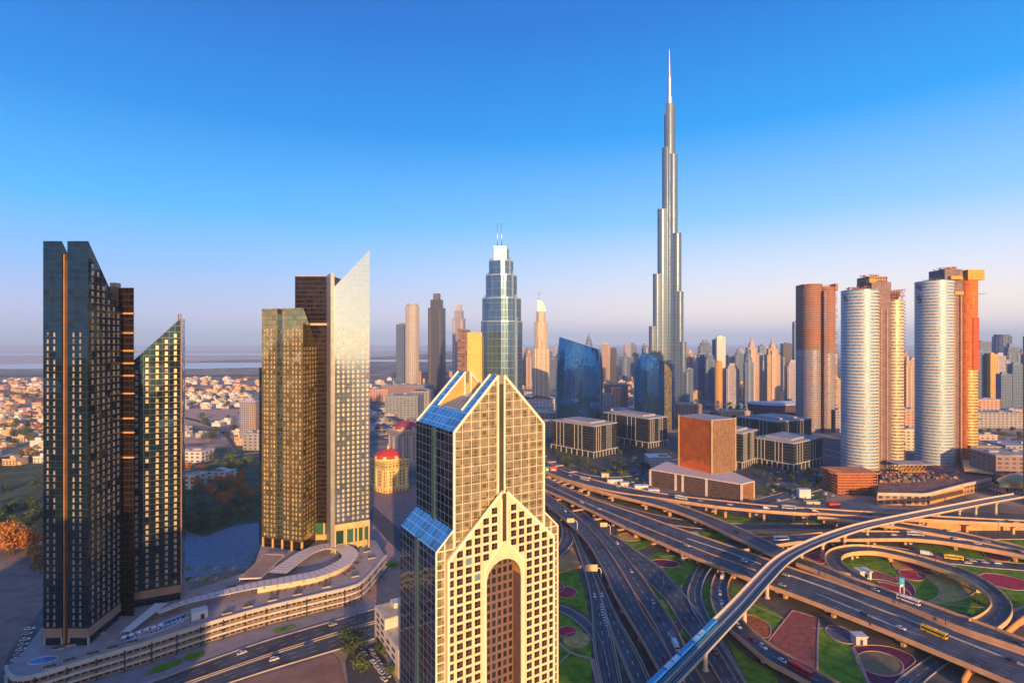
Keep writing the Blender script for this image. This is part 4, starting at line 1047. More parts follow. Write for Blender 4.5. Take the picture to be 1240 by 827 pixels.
# ------------------------------------------------------------------ the silver needle
def needle():
    d = 1235; cx = XD(810.5, d); cy = d
    T = thing("skyscraper", "enormous tapering silver needle tower with stepped wings, tallest of the skyline", "skyscraper", (cx, cy, 0))
    sg = facade("needle_glass", (0.16, 0.22, 0.3), (0.075, 0.14, 0.24), 1.6, 8.0, .62, .86, .28, .45, .45, .25, tilt=.02, gvar=.2)
    def wing(ang, tiers, w0):
        a = R(ang); e = Vector((math.cos(a), math.sin(a))); nrm = Vector((-e.y, e.x))
        for i, (r, z) in enumerate(tiers):
            hw = w0 - i * 1.1
            foot = [Vector((cx, cy)) - nrm * hw + e * -3]
            for k in range(13):
                t = -math.pi / 2 + math.pi * k / 12
                foot.append(Vector((cx, cy)) + e * (max(r - hw, 0) + hw * math.cos(t)) + nrm * hw * math.sin(t))
            foot.append(Vector((cx, cy)) + nrm * hw + e * -3)
            m = MB(); m.prism([tuple(q) for q in foot], 0, z, smooth=False); o = m.build("wing_tier", sg, T)
            for zb in [q for q in (150, 290, 440, 580) if q < z - 8] + [z - 2.6]:
                m = MB(); m.prism([tuple(Vector((cx, cy)) + (Vector(q) - Vector((cx, cy))) * 1.006) for q in foot], zb, zb + 2.4, True, True)
                m.build("plant_band", solid("needle_band", (0.16, 0.17, 0.2), .5, .5), o)
    wing(188, [(9, 680), (16.5, 605), (27.5, 466), (38.5, 320), (48, 202), (56, 110)], 11.5)
    wing(-42, [(8, 702), (12, 640), (19, 588), (28, 410), (33, 279), (40, 167), (48, 100)], 13.2)
    wing(75, [(10, 655), (16, 540), (26, 430), (36, 300), (46, 180)], 10.5)
    m = MB(); m.lathe((cx, cy, 560), [(9.2, 0), (8, 100), (6.3, 140), (6.3, 160), (4.4, 160.1), (4.2, 204), (2.9, 204.2), (2.3, 225), (1.8, 240), (.9, 268), (.25, 270)], 10, False); m.build("spire", solid("spire_silver", (0.5, 0.52, 0.55), .3, .8, var=.1), T)
    m = MB(); m.lathe((cx, cy, 0), [(11, 0), (11, 600)], 14, False); m.build("core", sg, T)
    m = MB(); m.box(cx - 45, cx + 50, cy - 60, cy - 20, 0, 26); m.build("base_hall", sg, T)
needle()

# ------------------------------------------------------------------ stepped blue tower with twin masts
def stepped_tower():
    d = 850; T = thing("skyscraper", "blue stepped glass skyscraper with twin thin masts rising behind the gabled tower", "skyscraper", (XD(605, d), d + 25, 0))
    gl = facade("stepped_glass", (0.16, 0.25, 0.34), (0.05, 0.15, 0.28), 2.2, 11.4, .66, .93, .1, .75, .4, .3, tilt=.03, gvar=.3)
    cap = solid("stepped_cap", (0.36, 0.44, 0.52), .35, .4, var=.1)
    cx, cy = XD(605.3, d), d + 27
    tiers = [(58, 199), (54.5, 236), (43.5, 273), (34, 296), (22, 316)]
    for i, (w, z) in enumerate(tiers):
        h = w / 2; c = h * .45; k = .82; D = h * k
        foot = [(-h, -D + c), (-h + c * .55, -D + c * .4), (-c * .9, -D), (c * .9, -D), (h - c * .55, -D + c * .4), (h, -D + c), (h, D), (-h, D)]
        a = R(-22); foot = [(cx + x * math.cos(a) - y * math.sin(a), cy + x * math.sin(a) + y * math.cos(a)) for x, y in foot]
        m = MB(); m.prism(foot, 0 if i == 0 else tiers[i - 1][1] - 25, z); o = m.build("tier", gl, T)
        m = MB(); m.prism([(cx + (x - cx) * 1.01, cy + (y - cy) * 1.01) for x, y in foot], z - 1.2, z + .8, True, True); m.build("cornice", cap, o)
        for s in (-1, 1):
            m = MB(); q = (cx + s * h * .98 * math.cos(a), cy + s * h * math.sin(a) - D * .4); m.obox(q, (math.cos(a), math.sin(a)), -1.1, 1.1, -1.1, 1.1, 0, z + 5); m.build("corner_fin", cap, o)
    m = MB(); m.box(cx - 10, cx + 10, cy - 14, cy - 4, 296, 318); m.build("crown", solid("crown_glare_white", (.8, .8, .78), .4, .2), T)  # white colour stands in for sun glare on the top
    for x in (-4.2, 2.6):
        m = MB(); m.tube([(cx + x, cy - 12, 312), (cx + x, cy - 12, 355)], [.9, .45], 6); m.build("mast", steel, T)
stepped_tower()
def arc_hotel():
    d = 1300; cx, cy = XD(655.5, d), d + 18; T = thing("hotel_tower", "cream hotel tower with a curved crescent crown and mast", "tower", (cx, cy, 0))
    gl = facade("cream_facade", (0.5, 0.44, 0.38), (0.22, 0.2, 0.2), 4, 4, .5, .6, .2, .4, tilt=.02)
    for w, D, z, nm in ((40, 36, 150, "lower_body"), (31, 30, 215, "middle_body"), (22, 22, 240, "upper_body")):
        m = MB(); m.prism([(cx - w / 2, cy - D / 2 + 5), (cx - w / 4, cy - D / 2), (cx + w / 4, cy - D / 2), (cx + w / 2, cy - D / 2 + 5), (cx + w / 2, cy + D / 2), (cx - w / 2, cy + D / 2)], 0, z); m.build(nm, gl, T)
    for s in (-1, 1):
        for x in (6, 14): 
            m = MB(); m.box(cx + s * x - 1.3, cx + s * x + 1.3, cy - 19.5, cy - 17, 0, 150 + (20 if x == 6 else 0)); m.build("buttress", MATS["cream_wall"], T)
    prof = [(-9, 240)] + [(-9 + 20 * math.sin(math.pi / 2 * i / 8), 240 + 28 * math.cos(math.pi / 2 * i / 8)) for i in range(9)]
    m = MB(); A = [(cx + x, cy - 8, z) for x, z in prof]; B = [(cx + x, cy + 8, z) for x, z in prof]
    m.face(A[::-1]); m.face(B)
    for i in range(len(A)): j = (i + 1) % len(A); m.face([A[i], A[j], B[j], B[i]])
    m.build("crescent_crown", solid("crown_cream", (.66, .62, .55), .5, .2, var=.1), T)
    for x in (-6, -3.5):
        m = MB(); m.tube([(cx + x, cy, 262), (cx + x, cy, 288)], [.8, .4], 5); m.build("mast", steel, T)
arc_hotel()
# ------------------------------------------------------------------ the three round towers, two of them still being built
silver = facade("silver_bands", (0.58, 0.55, 0.5), (0.2, 0.34, 0.48), 1.5, 3.9, .95, .6, .42, .35, .6, .0, tilt=.03, gvar=.25)
raw = facade("raw_frame", (0.42, 0.24, 0.15), (0.09, 0.06, 0.06), 3.2, 3.9, .62, .66, .7, .0, .8, tilt=.02, gvar=.8)
orange_net = facade("orange_netting", (0.66, 0.2, 0.03), (0.5, 0.13, 0.03), 3.0, 3.9, .8, .85, .8, .0, .8, tilt=0, gvar=.3)
red_net = solid("red_netting", (0.5, 0.09, 0.04), .8, var=.2, scale=.3)
rust = solid("rust_steel", (0.36, 0.13, 0.06), .7, .2, var=.3, scale=.5)
yellow_m = solid("yellow_machine", (0.55, 0.3, 0.03), .5, var=.15)
def arc(cx, cy, r, a0, a1, n): return [(cx + r * math.cos(R(a0 + (a1 - a0) * i / n)), cy + r * math.sin(R(a0 + (a1 - a0) * i / n))) for i in range(n + 1)]
def balconies(T, cx, cy, r, a0, a1, z0, z1, mat, name="balcony"):
    m = MB(); z = z0
    while z < z1:
        o = arc(cx, cy, r + 1.6, a0, a1, 5); i = arc(cx, cy, r + .02, a0, a1, 5)
        m.prism(o + i[::-1], z, z + .9, True, True); z += 3.9
    m.build(name, mat, T)
def truss(name, T, p, q, w, mat, n=5):
    p, q = Vector(p), Vector(q); m = MB(); e = (q - p); s = Vector((-e.y, e.x, 0)).normalized() * w; up = Vector((0, 0, w * 1.6))
    c = [lambda f, a=a, b=b: p + e * f + s * a + up * b for a in (-.5, .5) for b in (0, 1)]
    for k in c: m.tube([k(0), k(1)], w * .09, 4, False)
    for i in range(n):
        f0, f1 = i / n, (i + 1) / n
        m.tube([c[0](f0), c[1](f1)], w * .06, 4, False); m.tube([c[2](f0), c[3](f1)], w * .06, 4, False); m.tube([c[1](f0), c[0](f0)], w * .06, 4, False); m.tube([c[2](f0), c[3](f0)], w * .06, 4, False); m.tube([c[0](f0), c[2](f1)], w * .05, 4, False)
    return m.build(name, mat, T)
def build_tower2():
    d = 652; cx, cy, r = XD(1041, d + 20), d + 20, 20
    T = thing("construction_tower", "round silver-banded tower with raw core and roof cranes, left of the two half-built ones", "tower", (cx, cy, 0))
    m = MB(); m.prism(arc(cx, cy, r, 150, 360, 40) + arc(cx, cy, r, 0, 60, 12)[1:], 12, ZD(350, d), smooth=False); m.build("glazed_drum", silver, T)
    balconies(T, cx, cy, r, -62, -20, 14, ZD(352, d), solid("balcony_tan", (0.5, 0.33, 0.2), .7, var=.2))
    m = MB(); m.box(cx + 10, cx + 34, cy - 7, cy + 22, 0, ZD(340, d)); m.build("core", solid("core_plum", (0.17, 0.12, 0.14), .6, .2, var=.3, scale=.15), T)
    m = MB(); m.box(cx + 14, cx + 27, cy - 7.6, cy - 7.05, 0, ZD(345, d)); m.build("core_panel", MATS["core_plum"], T)
    for x in (21, 27.5):
        m = MB(); m.box(cx + x, cx + x + .8, cy - 8.6, cy - 7.65, 0, ZD(372, d)); m.build("hoist_rail", MATS["balcony_tan"], T)
    wx, wy = XD(1081.5, d + 22), d + 22
    m = MB(); m.prism(arc(wx, wy, 11, 170, 370, 20) + [(wx + 11, wy + 20), (wx - 11, wy + 20)], 10, ZD(362, d)); m.build("east_wing", facade("cream_bands", (0.66, 0.58, 0.4), (0.42, 0.37, 0.25), 1.5, 3.9, .95, .6, .2, .6, .5, .1, tilt=.03), T)
    balconies(T, wx, wy, 11, 185, 225, 12, ZD(364, d), MATS["balcony_tan"])
    balconies(T, wx, wy, 11, -38, 8, 12, ZD(364, d), rust)
    m = MB(); m.box(cx + 8, cx + 30, cy - 6, cy + 18, ZD(340, d), ZD(333, d)); m.build("roof_house", raw, T)
    m = MB(); m.box(cx + 7, cx + 14, cy - 8, cy - 1, ZD(341, d), ZD(336, d)); m.box(cx + 6, cx + 16, cy - 9, cy - 8.2, ZD(339, d), ZD(337.5, d)); m.build("roof_machine", yellow_m, T)
    rnd = random.Random(9)
    for k in range(9):
        x = cx - 16 + k * 2.6; m = MB(); h = rnd.uniform(2, 6); m.tube([(x, cy - 10, ZD(350, d) - .2), (x, cy - 10, ZD(350, d) + h)], .35, 5); m.build("rebar_column", rust, T)
    truss("roof_truss", T, (wx - 9, wy - 8, ZD(362, d) + 3), (wx + 10, wy - 4, ZD(362, d) + 5), 5, rust); truss("roof_truss", T, (wx - 8, wy + 2, ZD(362, d) + .3), (wx + 9, wy + 4, ZD(362, d) + .3), 6, MATS["balcony_tan"])
    crown_clutter(T, cx - 14, cx + 8, cy - 14, cy + 6, ZD(350, d) + .02, 5, 26, 1, rust); crown_clutter(T, cx + 8, cx + 28, cy - 5, cy + 16, ZD(333, d) + .02, 4.5, 22, 2, rust); crown_clutter(T, wx - 9, wx + 9, wy - 8, wy + 12, ZD(362, d) + .02, 12, 26, 3, rust); side_decks(T, wx + 11, wy + 2, 20, ZD(366, d), 4, rust); side_decks(T, cx + 33.5, cy - 4, 60, ZD(344, d), 5, MATS["balcony_tan"])
    truss("side_gantry", T, (cx - 20, cy - 6, ZD(364, d)), (cx - 24.5, cy - 8, ZD(358, d)), 2.2, dark_steel, 3)
    m = MB(); m.prism(arc(cx, cy, r + .7, 150, 420, 40), 6, 12, True, True); m.build("base_ring", raw, T)
    for a in range(160, 420, 20):
        m = MB(); q = arc(cx, cy, r - 1, a, a + 1, 1)[0]; m.tube([(q[0], q[1], 0), (q[0], q[1], 6)], 1.0, 6); m.build("column", concrete, T)
def build_tower3():
    d = 684; cx, cy, r = XD(1131, d + 20), d + 20, 20.5
    T = thing("construction_tower", "round silver-banded tower with a wing wrapped in bright orange netting", "tower", (cx, cy, 0))
    zt = ZD(339, d)
    m = MB(); m.prism(arc(cx, cy, r, 150, 360, 40) + arc(cx, cy, r, 0, 60, 12)[1:], 10, zt); m.build("glazed_drum", silver, T)
    balconies(T, cx, cy, r, -50, -18, 14, zt - 2, MATS["balcony_tan"])
    m = MB(); m.box(cx + 10, cx + 33, cy - 5, cy + 22, 0, ZD(324, d)); m.build("core", MATS["core_plum"], T)
    for x in (21, 29):
        m = MB(); m.box(cx + x, cx + x + .9, cy - 7, cy - 5.05, 0, ZD(352, d)); m.build("hoist_rail", solid("rail_orange", (0.62, 0.3, 0.12), .6), T)
    wx, wy = XD(1170.5, d + 24), d + 24
    wing = arc(wx, wy, 11.5, 170, 370, 20) + [(wx + 11.5, wy + 20), (wx - 11.5, wy + 20)]
    m = MB(); m.prism(wing, 14, ZD(448, d)); m.build("east_wing", facade("amber_bands", (0.7, 0.5, 0.22), (0.5, 0.34, 0.12), 1.5, 3.9, .95, .6, .2, .6, .5, .1, tilt=.03), T)
    m = MB(); m.prism(wing, ZD(448, d), ZD(335, d)); m.build("netted_wing", orange_net, T)
    m = MB(); m.prism(arc(wx, wy, 12.2, 172, 235, 8) + arc(wx, wy, 11.52, 172, 235, 8)[::-1], 14, ZD(448, d)); m.build("netting", orange_net, T)
    m = MB(); m.prism(arc(wx, wy, 12.6, 262, 372, 12) + arc(wx, wy, 11.55, 262, 372, 12)[::-1], ZD(449, d), ZD(384, d), True, True); m.build("netting", red_net, T)
    m = MB(); m.box(wx - 8, wx + 13, wy - 12, wy + 4, ZD(337.5, d), ZD(325, d)); m.build("climbing_screen", yellow_m, T)
    m = MB(); m.box(cx + 15, cx + 30, cy - 9, cy - 5.2, ZD(337, d), ZD(333, d)); m.box(cx + 20, cx + 31, cy - 9, cy - 5.2, ZD(356, d), ZD(352, d)); m.build("roof_machine", yellow_m, T)
    crown_clutter(T, cx - 14, cx + 9, cy - 14, cy + 6, zt + .02, 3.5, 20, 6, dark_steel); crown_clutter(T, cx + 11, cx + 31, cy - 4, cy + 18, ZD(324, d) + .02, 4, 24, 7, rust); side_decks(T, wx + 11.6, wy, 30, ZD(450, d), 8, rust)
    truss("crane_arm", T, (cx + 12, cy + 2, ZD(324, d)), (cx + 30, cy + 2, ZD(322, d)), 1.6, yellow_m, 6)
    truss("side_gantry", T, (cx - 20.5, cy - 4, ZD(366, d)), (cx - 26, cy - 6, ZD(358, d)), 3, dark_steel, 3); truss("side_gantry", T, (cx - 20.5, cy - 4, ZD(350, d)), (cx - 27, cy - 6, ZD(346, d)), 3, dark_steel, 3)
    m = MB(); m.tube([(wx + 8, wy - 9, ZD(355, d)), (wx + 18, wy - 9, ZD(354, d))], .35, 5); m.build("outrigger", rust, T)
    rnd = random.Random(4)
    for k in range(6):
        x = cx - 15 + k * 4.5; m = MB(); m.box(x, x + 1.6, cy - 12, cy - 10, zt - .1, zt + rnd.uniform(1, 2.4)); m.build("roof_upstand", dark_steel, T)
    m = MB(); m.prism(arc(cx, cy, r + .7, 150, 420, 40), 5, 10, True, True); m.build("base_ring", raw, T)
    for a in range(160, 420, 20):
        m = MB(); q = arc(cx, cy, r - 1, a, a + 1, 1)[0]; m.tube([(q[0], q[1], 0), (q[0], q[1], 5)], 1.0, 6); m.build("column", concrete, T)
    for x in (-9, -2, 5, 10):
        m = MB(); m.tube([(wx + x, wy - 9, 0), (wx + x, wy - 9, 14)], .9, 6); m.build("column", MATS["rail_orange"], T)
def build_tower1():
    d = 1005; x0, x1 = XD(970, d + 20), XD(1010, d + 20); w = x1 - x0
    T = thing("construction_tower", "tall brown-topped round-sided tower with bluish lower floors, left of the silver-banded pair", "tower", ((x0 + x1) / 2, d + 20, 0))
    lowm = facade("lilac_bands", (0.36, 0.3, 0.3), (0.14, 0.16, 0.22), 2.2, 3.9, .75, .6, .3, .4, .6, .0, tilt=.03)
    upm = facade("rust_bands", (0.4, 0.2, 0.14), (0.09, 0.06, 0.06), 2.2, 3.9, .7, .6, .7, .0, .8, 0, tilt=.03)
    for nm, px, r in (("west_drum", 982, 18), ("east_drum", 999.5, 16)):
        cx = XD(px, d + 20); ft = arc(cx, d + 20, r, 160, 380, 26) + [(cx + r * .9, d + 44), (cx - r * .9, d + 44)]
        m = MB(); zt = ZD(345 if px < 990 else 349, d); m.prism(ft, 0, zt - 120, False); o = m.build(nm, lowm, T)
        m = MB(); m.prism(ft, zt - 120, zt); m.build("upper_floors", upm, o)
        m = MB(); m.prism(arc(cx, d + 20, r + 1, 160, 380, 20) + [(cx + r * .9, d + 44), (cx - r * .9, d + 44)], zt, zt + 2.5, True, True); m.build("roof_slab", rust, o)
    m = MB(); m.box(XD(990, d + 20), XD(993, d + 20), d - 2, d + 30, 0, ZD(352, d)); m.build("slot", MATS["core_plum"], T)
    m = MB(); m.box(x1 - 6, x1 - 1, d + 6, d + 24, ZD(352, d), ZD(343, d)); m.box(x0 + 2, x0 + 9, d + 10, d + 22, ZD(347, d), ZD(344.5, d)); m.build("roof_house", rust, T)
    balconies(T, XD(999.5, d + 20), d + 20, 16, -40, 10, 20, ZD(352, d), MATS["balcony_tan"]); crown_clutter(T, x0 + 6, x1 - 6, d + 8, d + 36, ZD(347, d) - 1, 6, 34, 9, rust); side_decks(T, x1 - 1, d + 16, 40, ZD(350, d), 10, rust)
def crown_clutter(T, x0, x1, y0, y1, z, h, n, seed, mat):  # random posts and beams, roof clutter merged into one mesh
    r = random.Random(seed); m = MB()
    for i in range(n):
        x, y = r.uniform(x0, x1), r.uniform(y0, y1); k = r.uniform(.3, 1) * h; m.box(x - .3, x + .3, y - .3, y + .3, z, z + k)
        if i % 2: m.box(x - 3, x + 3, y - .2, y + .2, z + k * .8, z + k * .8 + .4)
        if i % 3 == 0: m.box(x - .2, x + .2, y - 3, y + 3, z + k * .6, z + k * .6 + .4)
    m.build("clutter_posts", mat, T)
def side_decks(T, x, y, z0, z1, seed, mat):
    r = random.Random(seed); m = MB(); z = z0
    while z < z1:
        if r.random() < .7: w = r.uniform(1.2, 3.4); m.box(x - .3, x + w, y - 4, y + 3, z, z + .5); m.box(x + w - .2, x + w, y - 4, y + 3, z, z + 1.5)
        z += r.choice([3.9, 3.9, 7.8])
    m.build("loading_deck_frame", mat, T)
build_tower2(); build_tower3(); build_tower1()

# construction podium, scaffolded block and clutter
def site():
    d = 590
    x0, x1 = XD(1014, d), XD(1062, d)
    T = thing("scaffolded_block", "half-built rust-orange block wrapped in scaffolding below the left round tower", "construction", ((x0 + x1) / 2, d + 14, 0))
    om = solid("site_orange", (0.56, 0.2, 0.08), .75, var=.3, scale=.4)
    for k in range(8):
        m = MB(); o = 2.0 if k == 7 else (k % 2) * .5; m.box(x0 - o, x1 + o, d - o, d + 30, 3.0 * k + 2.4, 3.0 * k + 3.3); m.build("floor_slab", om, T)
    for i in range(9):
        for y in (d - .8, d + 10):
            m = MB(); x = x0 + (x1 - x0) * i / 8; m.tube([(x, y, 0), (x, y, 25)], .3, 5); m.build("scaffold_pole", om, T)
    m = MB(); m.box(x0 + 3, x1 - 3, d + 4, d + 28, 0, 24); m.build("core_wall", rust, T)
    truss("formwork_truss", T, (x0 - 10, d - 3, 25), (x0 + 6, d + 4, 21), 2.5, om)
    # long base
    B = thing("construction_podium", "unfinished base building with pale rim and orange walls under the round towers", "construction", (XD(1120, d), d + 30, 0))
    pts = [(1062, 611, 0), (1118, 612, 0), (1125, 611, 0), (1168, 599, 0), (1200, 592, 0)]
    P0 = [W(*p) for p in pts]
    foot = [tuple(p[:2]) for p in P0] + [(XD(1200, 720), 720), (XD(1070, 720), 720)]
    m = MB(); m.prism(foot, 0, 11); m.build("wall", facade("site_wall", (0.42, 0.24, 0.13), (0.1, 0.1, 0.13), 7, 5.5, .6, .6, .3, .3, tilt=.02), B)
    m = MB(); m.face([(x, y, 11.005) for x, y in foot]); m.build("deck", solid("site_deck", (0.2, 0.11, 0.09), .9, var=.5, scale=.15), B)
    m = MB(); offset_strip(m, [tuple(p[:2]) for p in P0], 9.5, 12.6, .9, 1.2); m.build("rim", pale_concrete, B)
    m = MB(); m.obox(P0[2][:2], P0[3] - P0[2], 1, (P0[3] - P0[2]).length - 1, -.4, .3, .3, 9.4); m.build("orange_wall", solid("orange_wall", (0.6, 0.3, 0.1), .7, var=.2, scale=.15), B)
    m = MB(); q = [W(x, y, 14) for x, y in ((1163, 574), (1170, 590), (1215, 581), (1208, 578))]
    m.prism([(XD(1168, 640), 640), (XD(1215, 620), 620), (XD(1216, 628), 628), (XD(1172, 700), 700), (XD(1164, 700), 700)], 14, 15.5, True, True); m.build("canopy_roof", solid("canopy_gold", (0.62, 0.46, 0.24), .6), B)
    truss("bridge_truss", B, (XD(1090, 640), 640, 14), (XD(1120, 640), 640, 14), 5, yellow_m, 6)
    m = MB(); m.box(XD(1084, 640), XD(1126, 640), 634, 655, 22.5, 23.5); m.build("roof_slab", roof_grey, B)
    rnd = random.Random(12)
    cols = [("red", (0.3, 0.07, 0.05)), ("rust", (0.36, 0.14, 0.07)), ("tan", (0.4, 0.27, 0.17)), ("grey", (0.2, 0.19, 0.2))]
    protos = {}
    for cname, c in cols:
        mt = solid("stack_" + cname, c, .7, var=.25, scale=.6)
        t = thing("material_stack", cname + " stack of building material on the unfinished deck between the round towers", "material stack", (0, 0, 0), group="stacks on the construction deck")
        m = MB(); m.box(-2.2, 2.2, -1.2, 1.2, 0, 1.4); m.build("bale", mt, t)
        m = MB(); m.box(-1.4, 1.6, -1.0, .9, 1.42, 2.4); m.build("bale", mt, t)
        protos[cname] = freeze(t)
    used = set()
    for k in range(130):
        cname = rnd.choice(cols)[0]; y = rnd.uniform(600, 650); x = rnd.uniform(XD(1066, y), XD(1160, y)); t = protos[cname]
        if x > XD(1120, y) and y < 615: continue
        if cname not in used: used.add(cname); t.location = (x, y, 11.01); t.rotation_euler.z = rnd.uniform(0, 3)
        else: dup(t, (x, y, 11.01), rnd.uniform(0, 3))
site()
def station():
    c = W(1232, 600, 0); d = c.y
    T = thing("station_shell", "golden curved shell roof of the rail station at the right edge", "station", (c.x, d, 0))
    rings = []
    for i in range(13):
        t = math.pi * i / 12; y = -math.cos(t) * 42; w = max(.2, math.sin(t)) ** .6
        rings.append([(c.x + 12 + y * .9 + (-.35) * a, d + y * .1 - a, 12 + hh) for a, hh in [(14 * w * math.cos(p), 13 * w * math.sin(p)) for p in [math.pi * j / 10 for j in range(11)]]])
    m = MB()
    for a, b in zip(rings, rings[1:]):
        for j in range(10): m.face([a[j], a[j + 1], b[j + 1], b[j]], None, True)
    m.build("shell", solid("shell_gold", (0.66, 0.42, 0.16), .35, .5, var=.1), T)
    m = MB(); m.box(c.x - 22, c.x + 60, d - 10, d + 10, 0, 12); m.build("hall", facade("station_hall", (0.4, 0.3, 0.2), (0.12, 0.12, 0.14), 4, 6, .8, .7, .2, .5), T)
station()

# ------------------------------------------------------------------ skyline
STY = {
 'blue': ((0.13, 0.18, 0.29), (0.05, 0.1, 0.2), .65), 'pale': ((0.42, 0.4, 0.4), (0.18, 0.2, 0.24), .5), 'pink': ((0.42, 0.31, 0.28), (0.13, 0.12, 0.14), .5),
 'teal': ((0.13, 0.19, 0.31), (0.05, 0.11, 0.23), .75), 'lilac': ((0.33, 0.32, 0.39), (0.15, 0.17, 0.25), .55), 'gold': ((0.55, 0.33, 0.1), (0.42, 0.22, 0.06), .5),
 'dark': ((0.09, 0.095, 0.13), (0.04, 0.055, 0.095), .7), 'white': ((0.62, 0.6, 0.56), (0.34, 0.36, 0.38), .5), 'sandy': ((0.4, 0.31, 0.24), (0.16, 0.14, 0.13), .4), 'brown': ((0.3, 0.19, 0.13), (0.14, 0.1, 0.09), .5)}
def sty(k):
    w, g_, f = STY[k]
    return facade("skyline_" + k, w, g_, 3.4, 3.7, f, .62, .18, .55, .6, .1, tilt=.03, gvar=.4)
def skyline(px0, px1, top, d, k, label, shape='flat', ratio=.8, name="tower_block", cat="tower", k2=None, z0=0):
    x0, x1 = XD(px0, d), XD(px1, d); w = x1 - x0; D = max(14, w * ratio); z = ZD(top, d); cx, cy = (x0 + x1) / 2, d + D / 2
    T = thing(name, label, cat, (cx, cy, z0)); m = MB(); mt = sty(k); cap = solid("cap_" + k, tuple(min(.7, c * 1.15) for c in STY[k][0]), .6, var=.12)
    ft = [(x0, d), (x1, d), (x1, d + D), (x0, d + D)]
    a = R(-9)
    def rot(p, s=1.0): return [(cx + ((x - cx) * math.cos(a) - (y - cy) * math.sin(a)) * s, cy + ((x - cx) * math.sin(a) + (y - cy) * math.cos(a)) * s) for x, y in p]
    if shape == 'flat':
        m.prism(rot(ft), z0, z - 3); m.build("shaft", mt, T)
        m = MB(); m.prism(rot(ft, 1.01), z - 3, z - 1.5, True, True); m.build("parapet", cap, T)
        m = MB(); m.prism(rot([(cx - w * .25, cy - D * .2), (cx + w * .2, cy - D * .2), (cx + w * .2, cy + D * .25), (cx - w * .25, cy + D * .25)]), z - 1.5, z + 2); m.build("roof_plant", cap, T)
    elif shape == 'step':
        h = z - z0
        m.prism(rot(ft), z0, z0 + h * .86); m.build("shaft", mt, T)
        m = MB(); m.prism(rot(ft, .72), z0 + h * .86, z0 + h * .94); m.build("setback", mt, T)
        m = MB(); m.prism(rot(ft, .42), z0 + h * .94, z); m.build("crown", cap, T)
        for s in (-1, 1):
            m = MB(); m.prism(rot([(cx + s * w * .34 - 2, d - 1.5), (cx + s * w * .34 + 2, d - 1.5), (cx + s * w * .34 + 2, d + 1), (cx + s * w * .34 - 2, d + 1)]), z0, z0 + h * .84); m.build("pilaster", cap, T)
    elif shape == 'spire':
        h = z - z0
        m.prism(rot(ft), z0, z0 + h * .74); m.build("shaft", mt, T)
        m = MB(); m.prism(rot(ft, .75), z0 + h * .74, z0 + h * .83); m.build("setback", mt, T)
        m = MB(); m.lathe((cx, cy, z0 + h * .83), [(w * .28, 0), (w * .24, h * .05), (w * .1, h * .1), (w * .02 + .4, h * .17)], 8, False); m.build("spire", cap, T)
        m = MB(); m.prism(rot([(cx - w * .16, d - 2), (cx + w * .16, d - 2), (cx + w * .16, d + 1), (cx - w * .16, d + 1)]), z0, z0 + h * .8); m.build("centre_bay", cap, T)
    elif shape == 'slant':
        m.prism(rot(ft), z0, [z - w * .5, z, z, z - w * .5]); m.build("shaft", mt, T)
        m = MB(); m.prism(rot([(x1 - 1.5, d - 1), (x1 + 1, d - 1), (x1 + 1, d + D), (x1 - 1.5, d + D)]), z0, z + 3); m.build("edge_fin", cap, T)
    elif shape == 'round':
        m.lathe((cx, cy, z0), [(w / 2, 0), (w / 2, z - z0 - 6), (w * .42, z - z0 - 5.9), (w * .42, z - z0)], 18, False); m.build("shaft", mt, T)
        for i in range(10):
            m = MB(); t = R(180 + 18 * i); m.tube([(cx + w * .505 * math.cos(t), cy + w * .505 * math.sin(t), z0), (cx + w * .505 * math.cos(t), cy + w * .505 * math.sin(t), z - 5)], .7, 4, False); m.build("pilaster", cap, T)
    if k2:
        m = MB(); m.prism(rot([(x1 - w * .36, d - .8), (x1 + .8, d - .8), (x1 + .8, d + D * .9), (x1 - w * .36, d + D * .9)]), z0, z - 8); m.build("side_bay", sty(k2), T)
    return T
# left group
skyline(480, 492, 392, 1750, 'blue', "blue flat-topped tower just left of the ribbed beige tower", k2='teal')
skyline(490, 506.5, 368, 1650, 'pale', "ribbed beige cylinder tower left of the tall dark one", 'round')
skyline(519, 537, 355, 1650, 'dark', "tall dark blue tower with boxy crown between the beige cylinder and the gold block", 'step')
skyline(548.5, 562, 369, 1550, 'lilac', "slim lilac tower rising behind the gold hotel block", 'step')
def gold_block():
    d = 800; x0, x1 = XD(553, d), XD(583, d); T = thing("hotel_block", "gold and brown curved hotel block in front of the slim lilac tower", "hotel", ((x0 + x1) / 2, d, 0))
    bm_ = facade("gold_face", (0.8, 0.48, 0.13), (0.5, 0.28, 0.07), 3, 3.4, .5, .55, .4, .1)
    m = MB(); xm = XD(566, d)
    m.prism([(xm, d), (x1, d + 6), (x1, d + 60), (xm, d + 60)], 0, [ZD(405, d), ZD(406, d), ZD(408, d), ZD(403, d)]); m.build("gold_wall", bm_, T)
    m = MB(); m.prism([(x0, d + 14), (xm - .05, d - 3), (xm - .05, d + 60), (x0, d + 60)], 0, [ZD(398, d), ZD(399, d), ZD(399, d), ZD(399, d)]); m.build("brown_wall", facade("brown_face", (0.42, 0.26, 0.17), (0.34, 0.2, 0.13), 9, 3.4, .9, .7, .5, 0), T)
    m = MB(); m.prism([(xm, d - .6), (x1 + .5, d + 5.4), (x1 + .5, d + 8), (xm, d + 4)], ZD(408, d), ZD(404, d) + 2, True, True); m.build("cornice", MATS["gold_stone"], T)
gold_block()
skyline(629.5, 636.5, 421, 1800, 'pink', "slim pinkish tower immediately right of the twin-mast skyscraper")
skyline(637.5, 644, 424, 1750, 'pink', "slightly shorter pinkish tower beside the crescent-crowned hotel", 'step')
skyline(665, 675, 434, 1900, 'blue', "low blue block between the crescent-crowned hotel and the slanted blue tower")
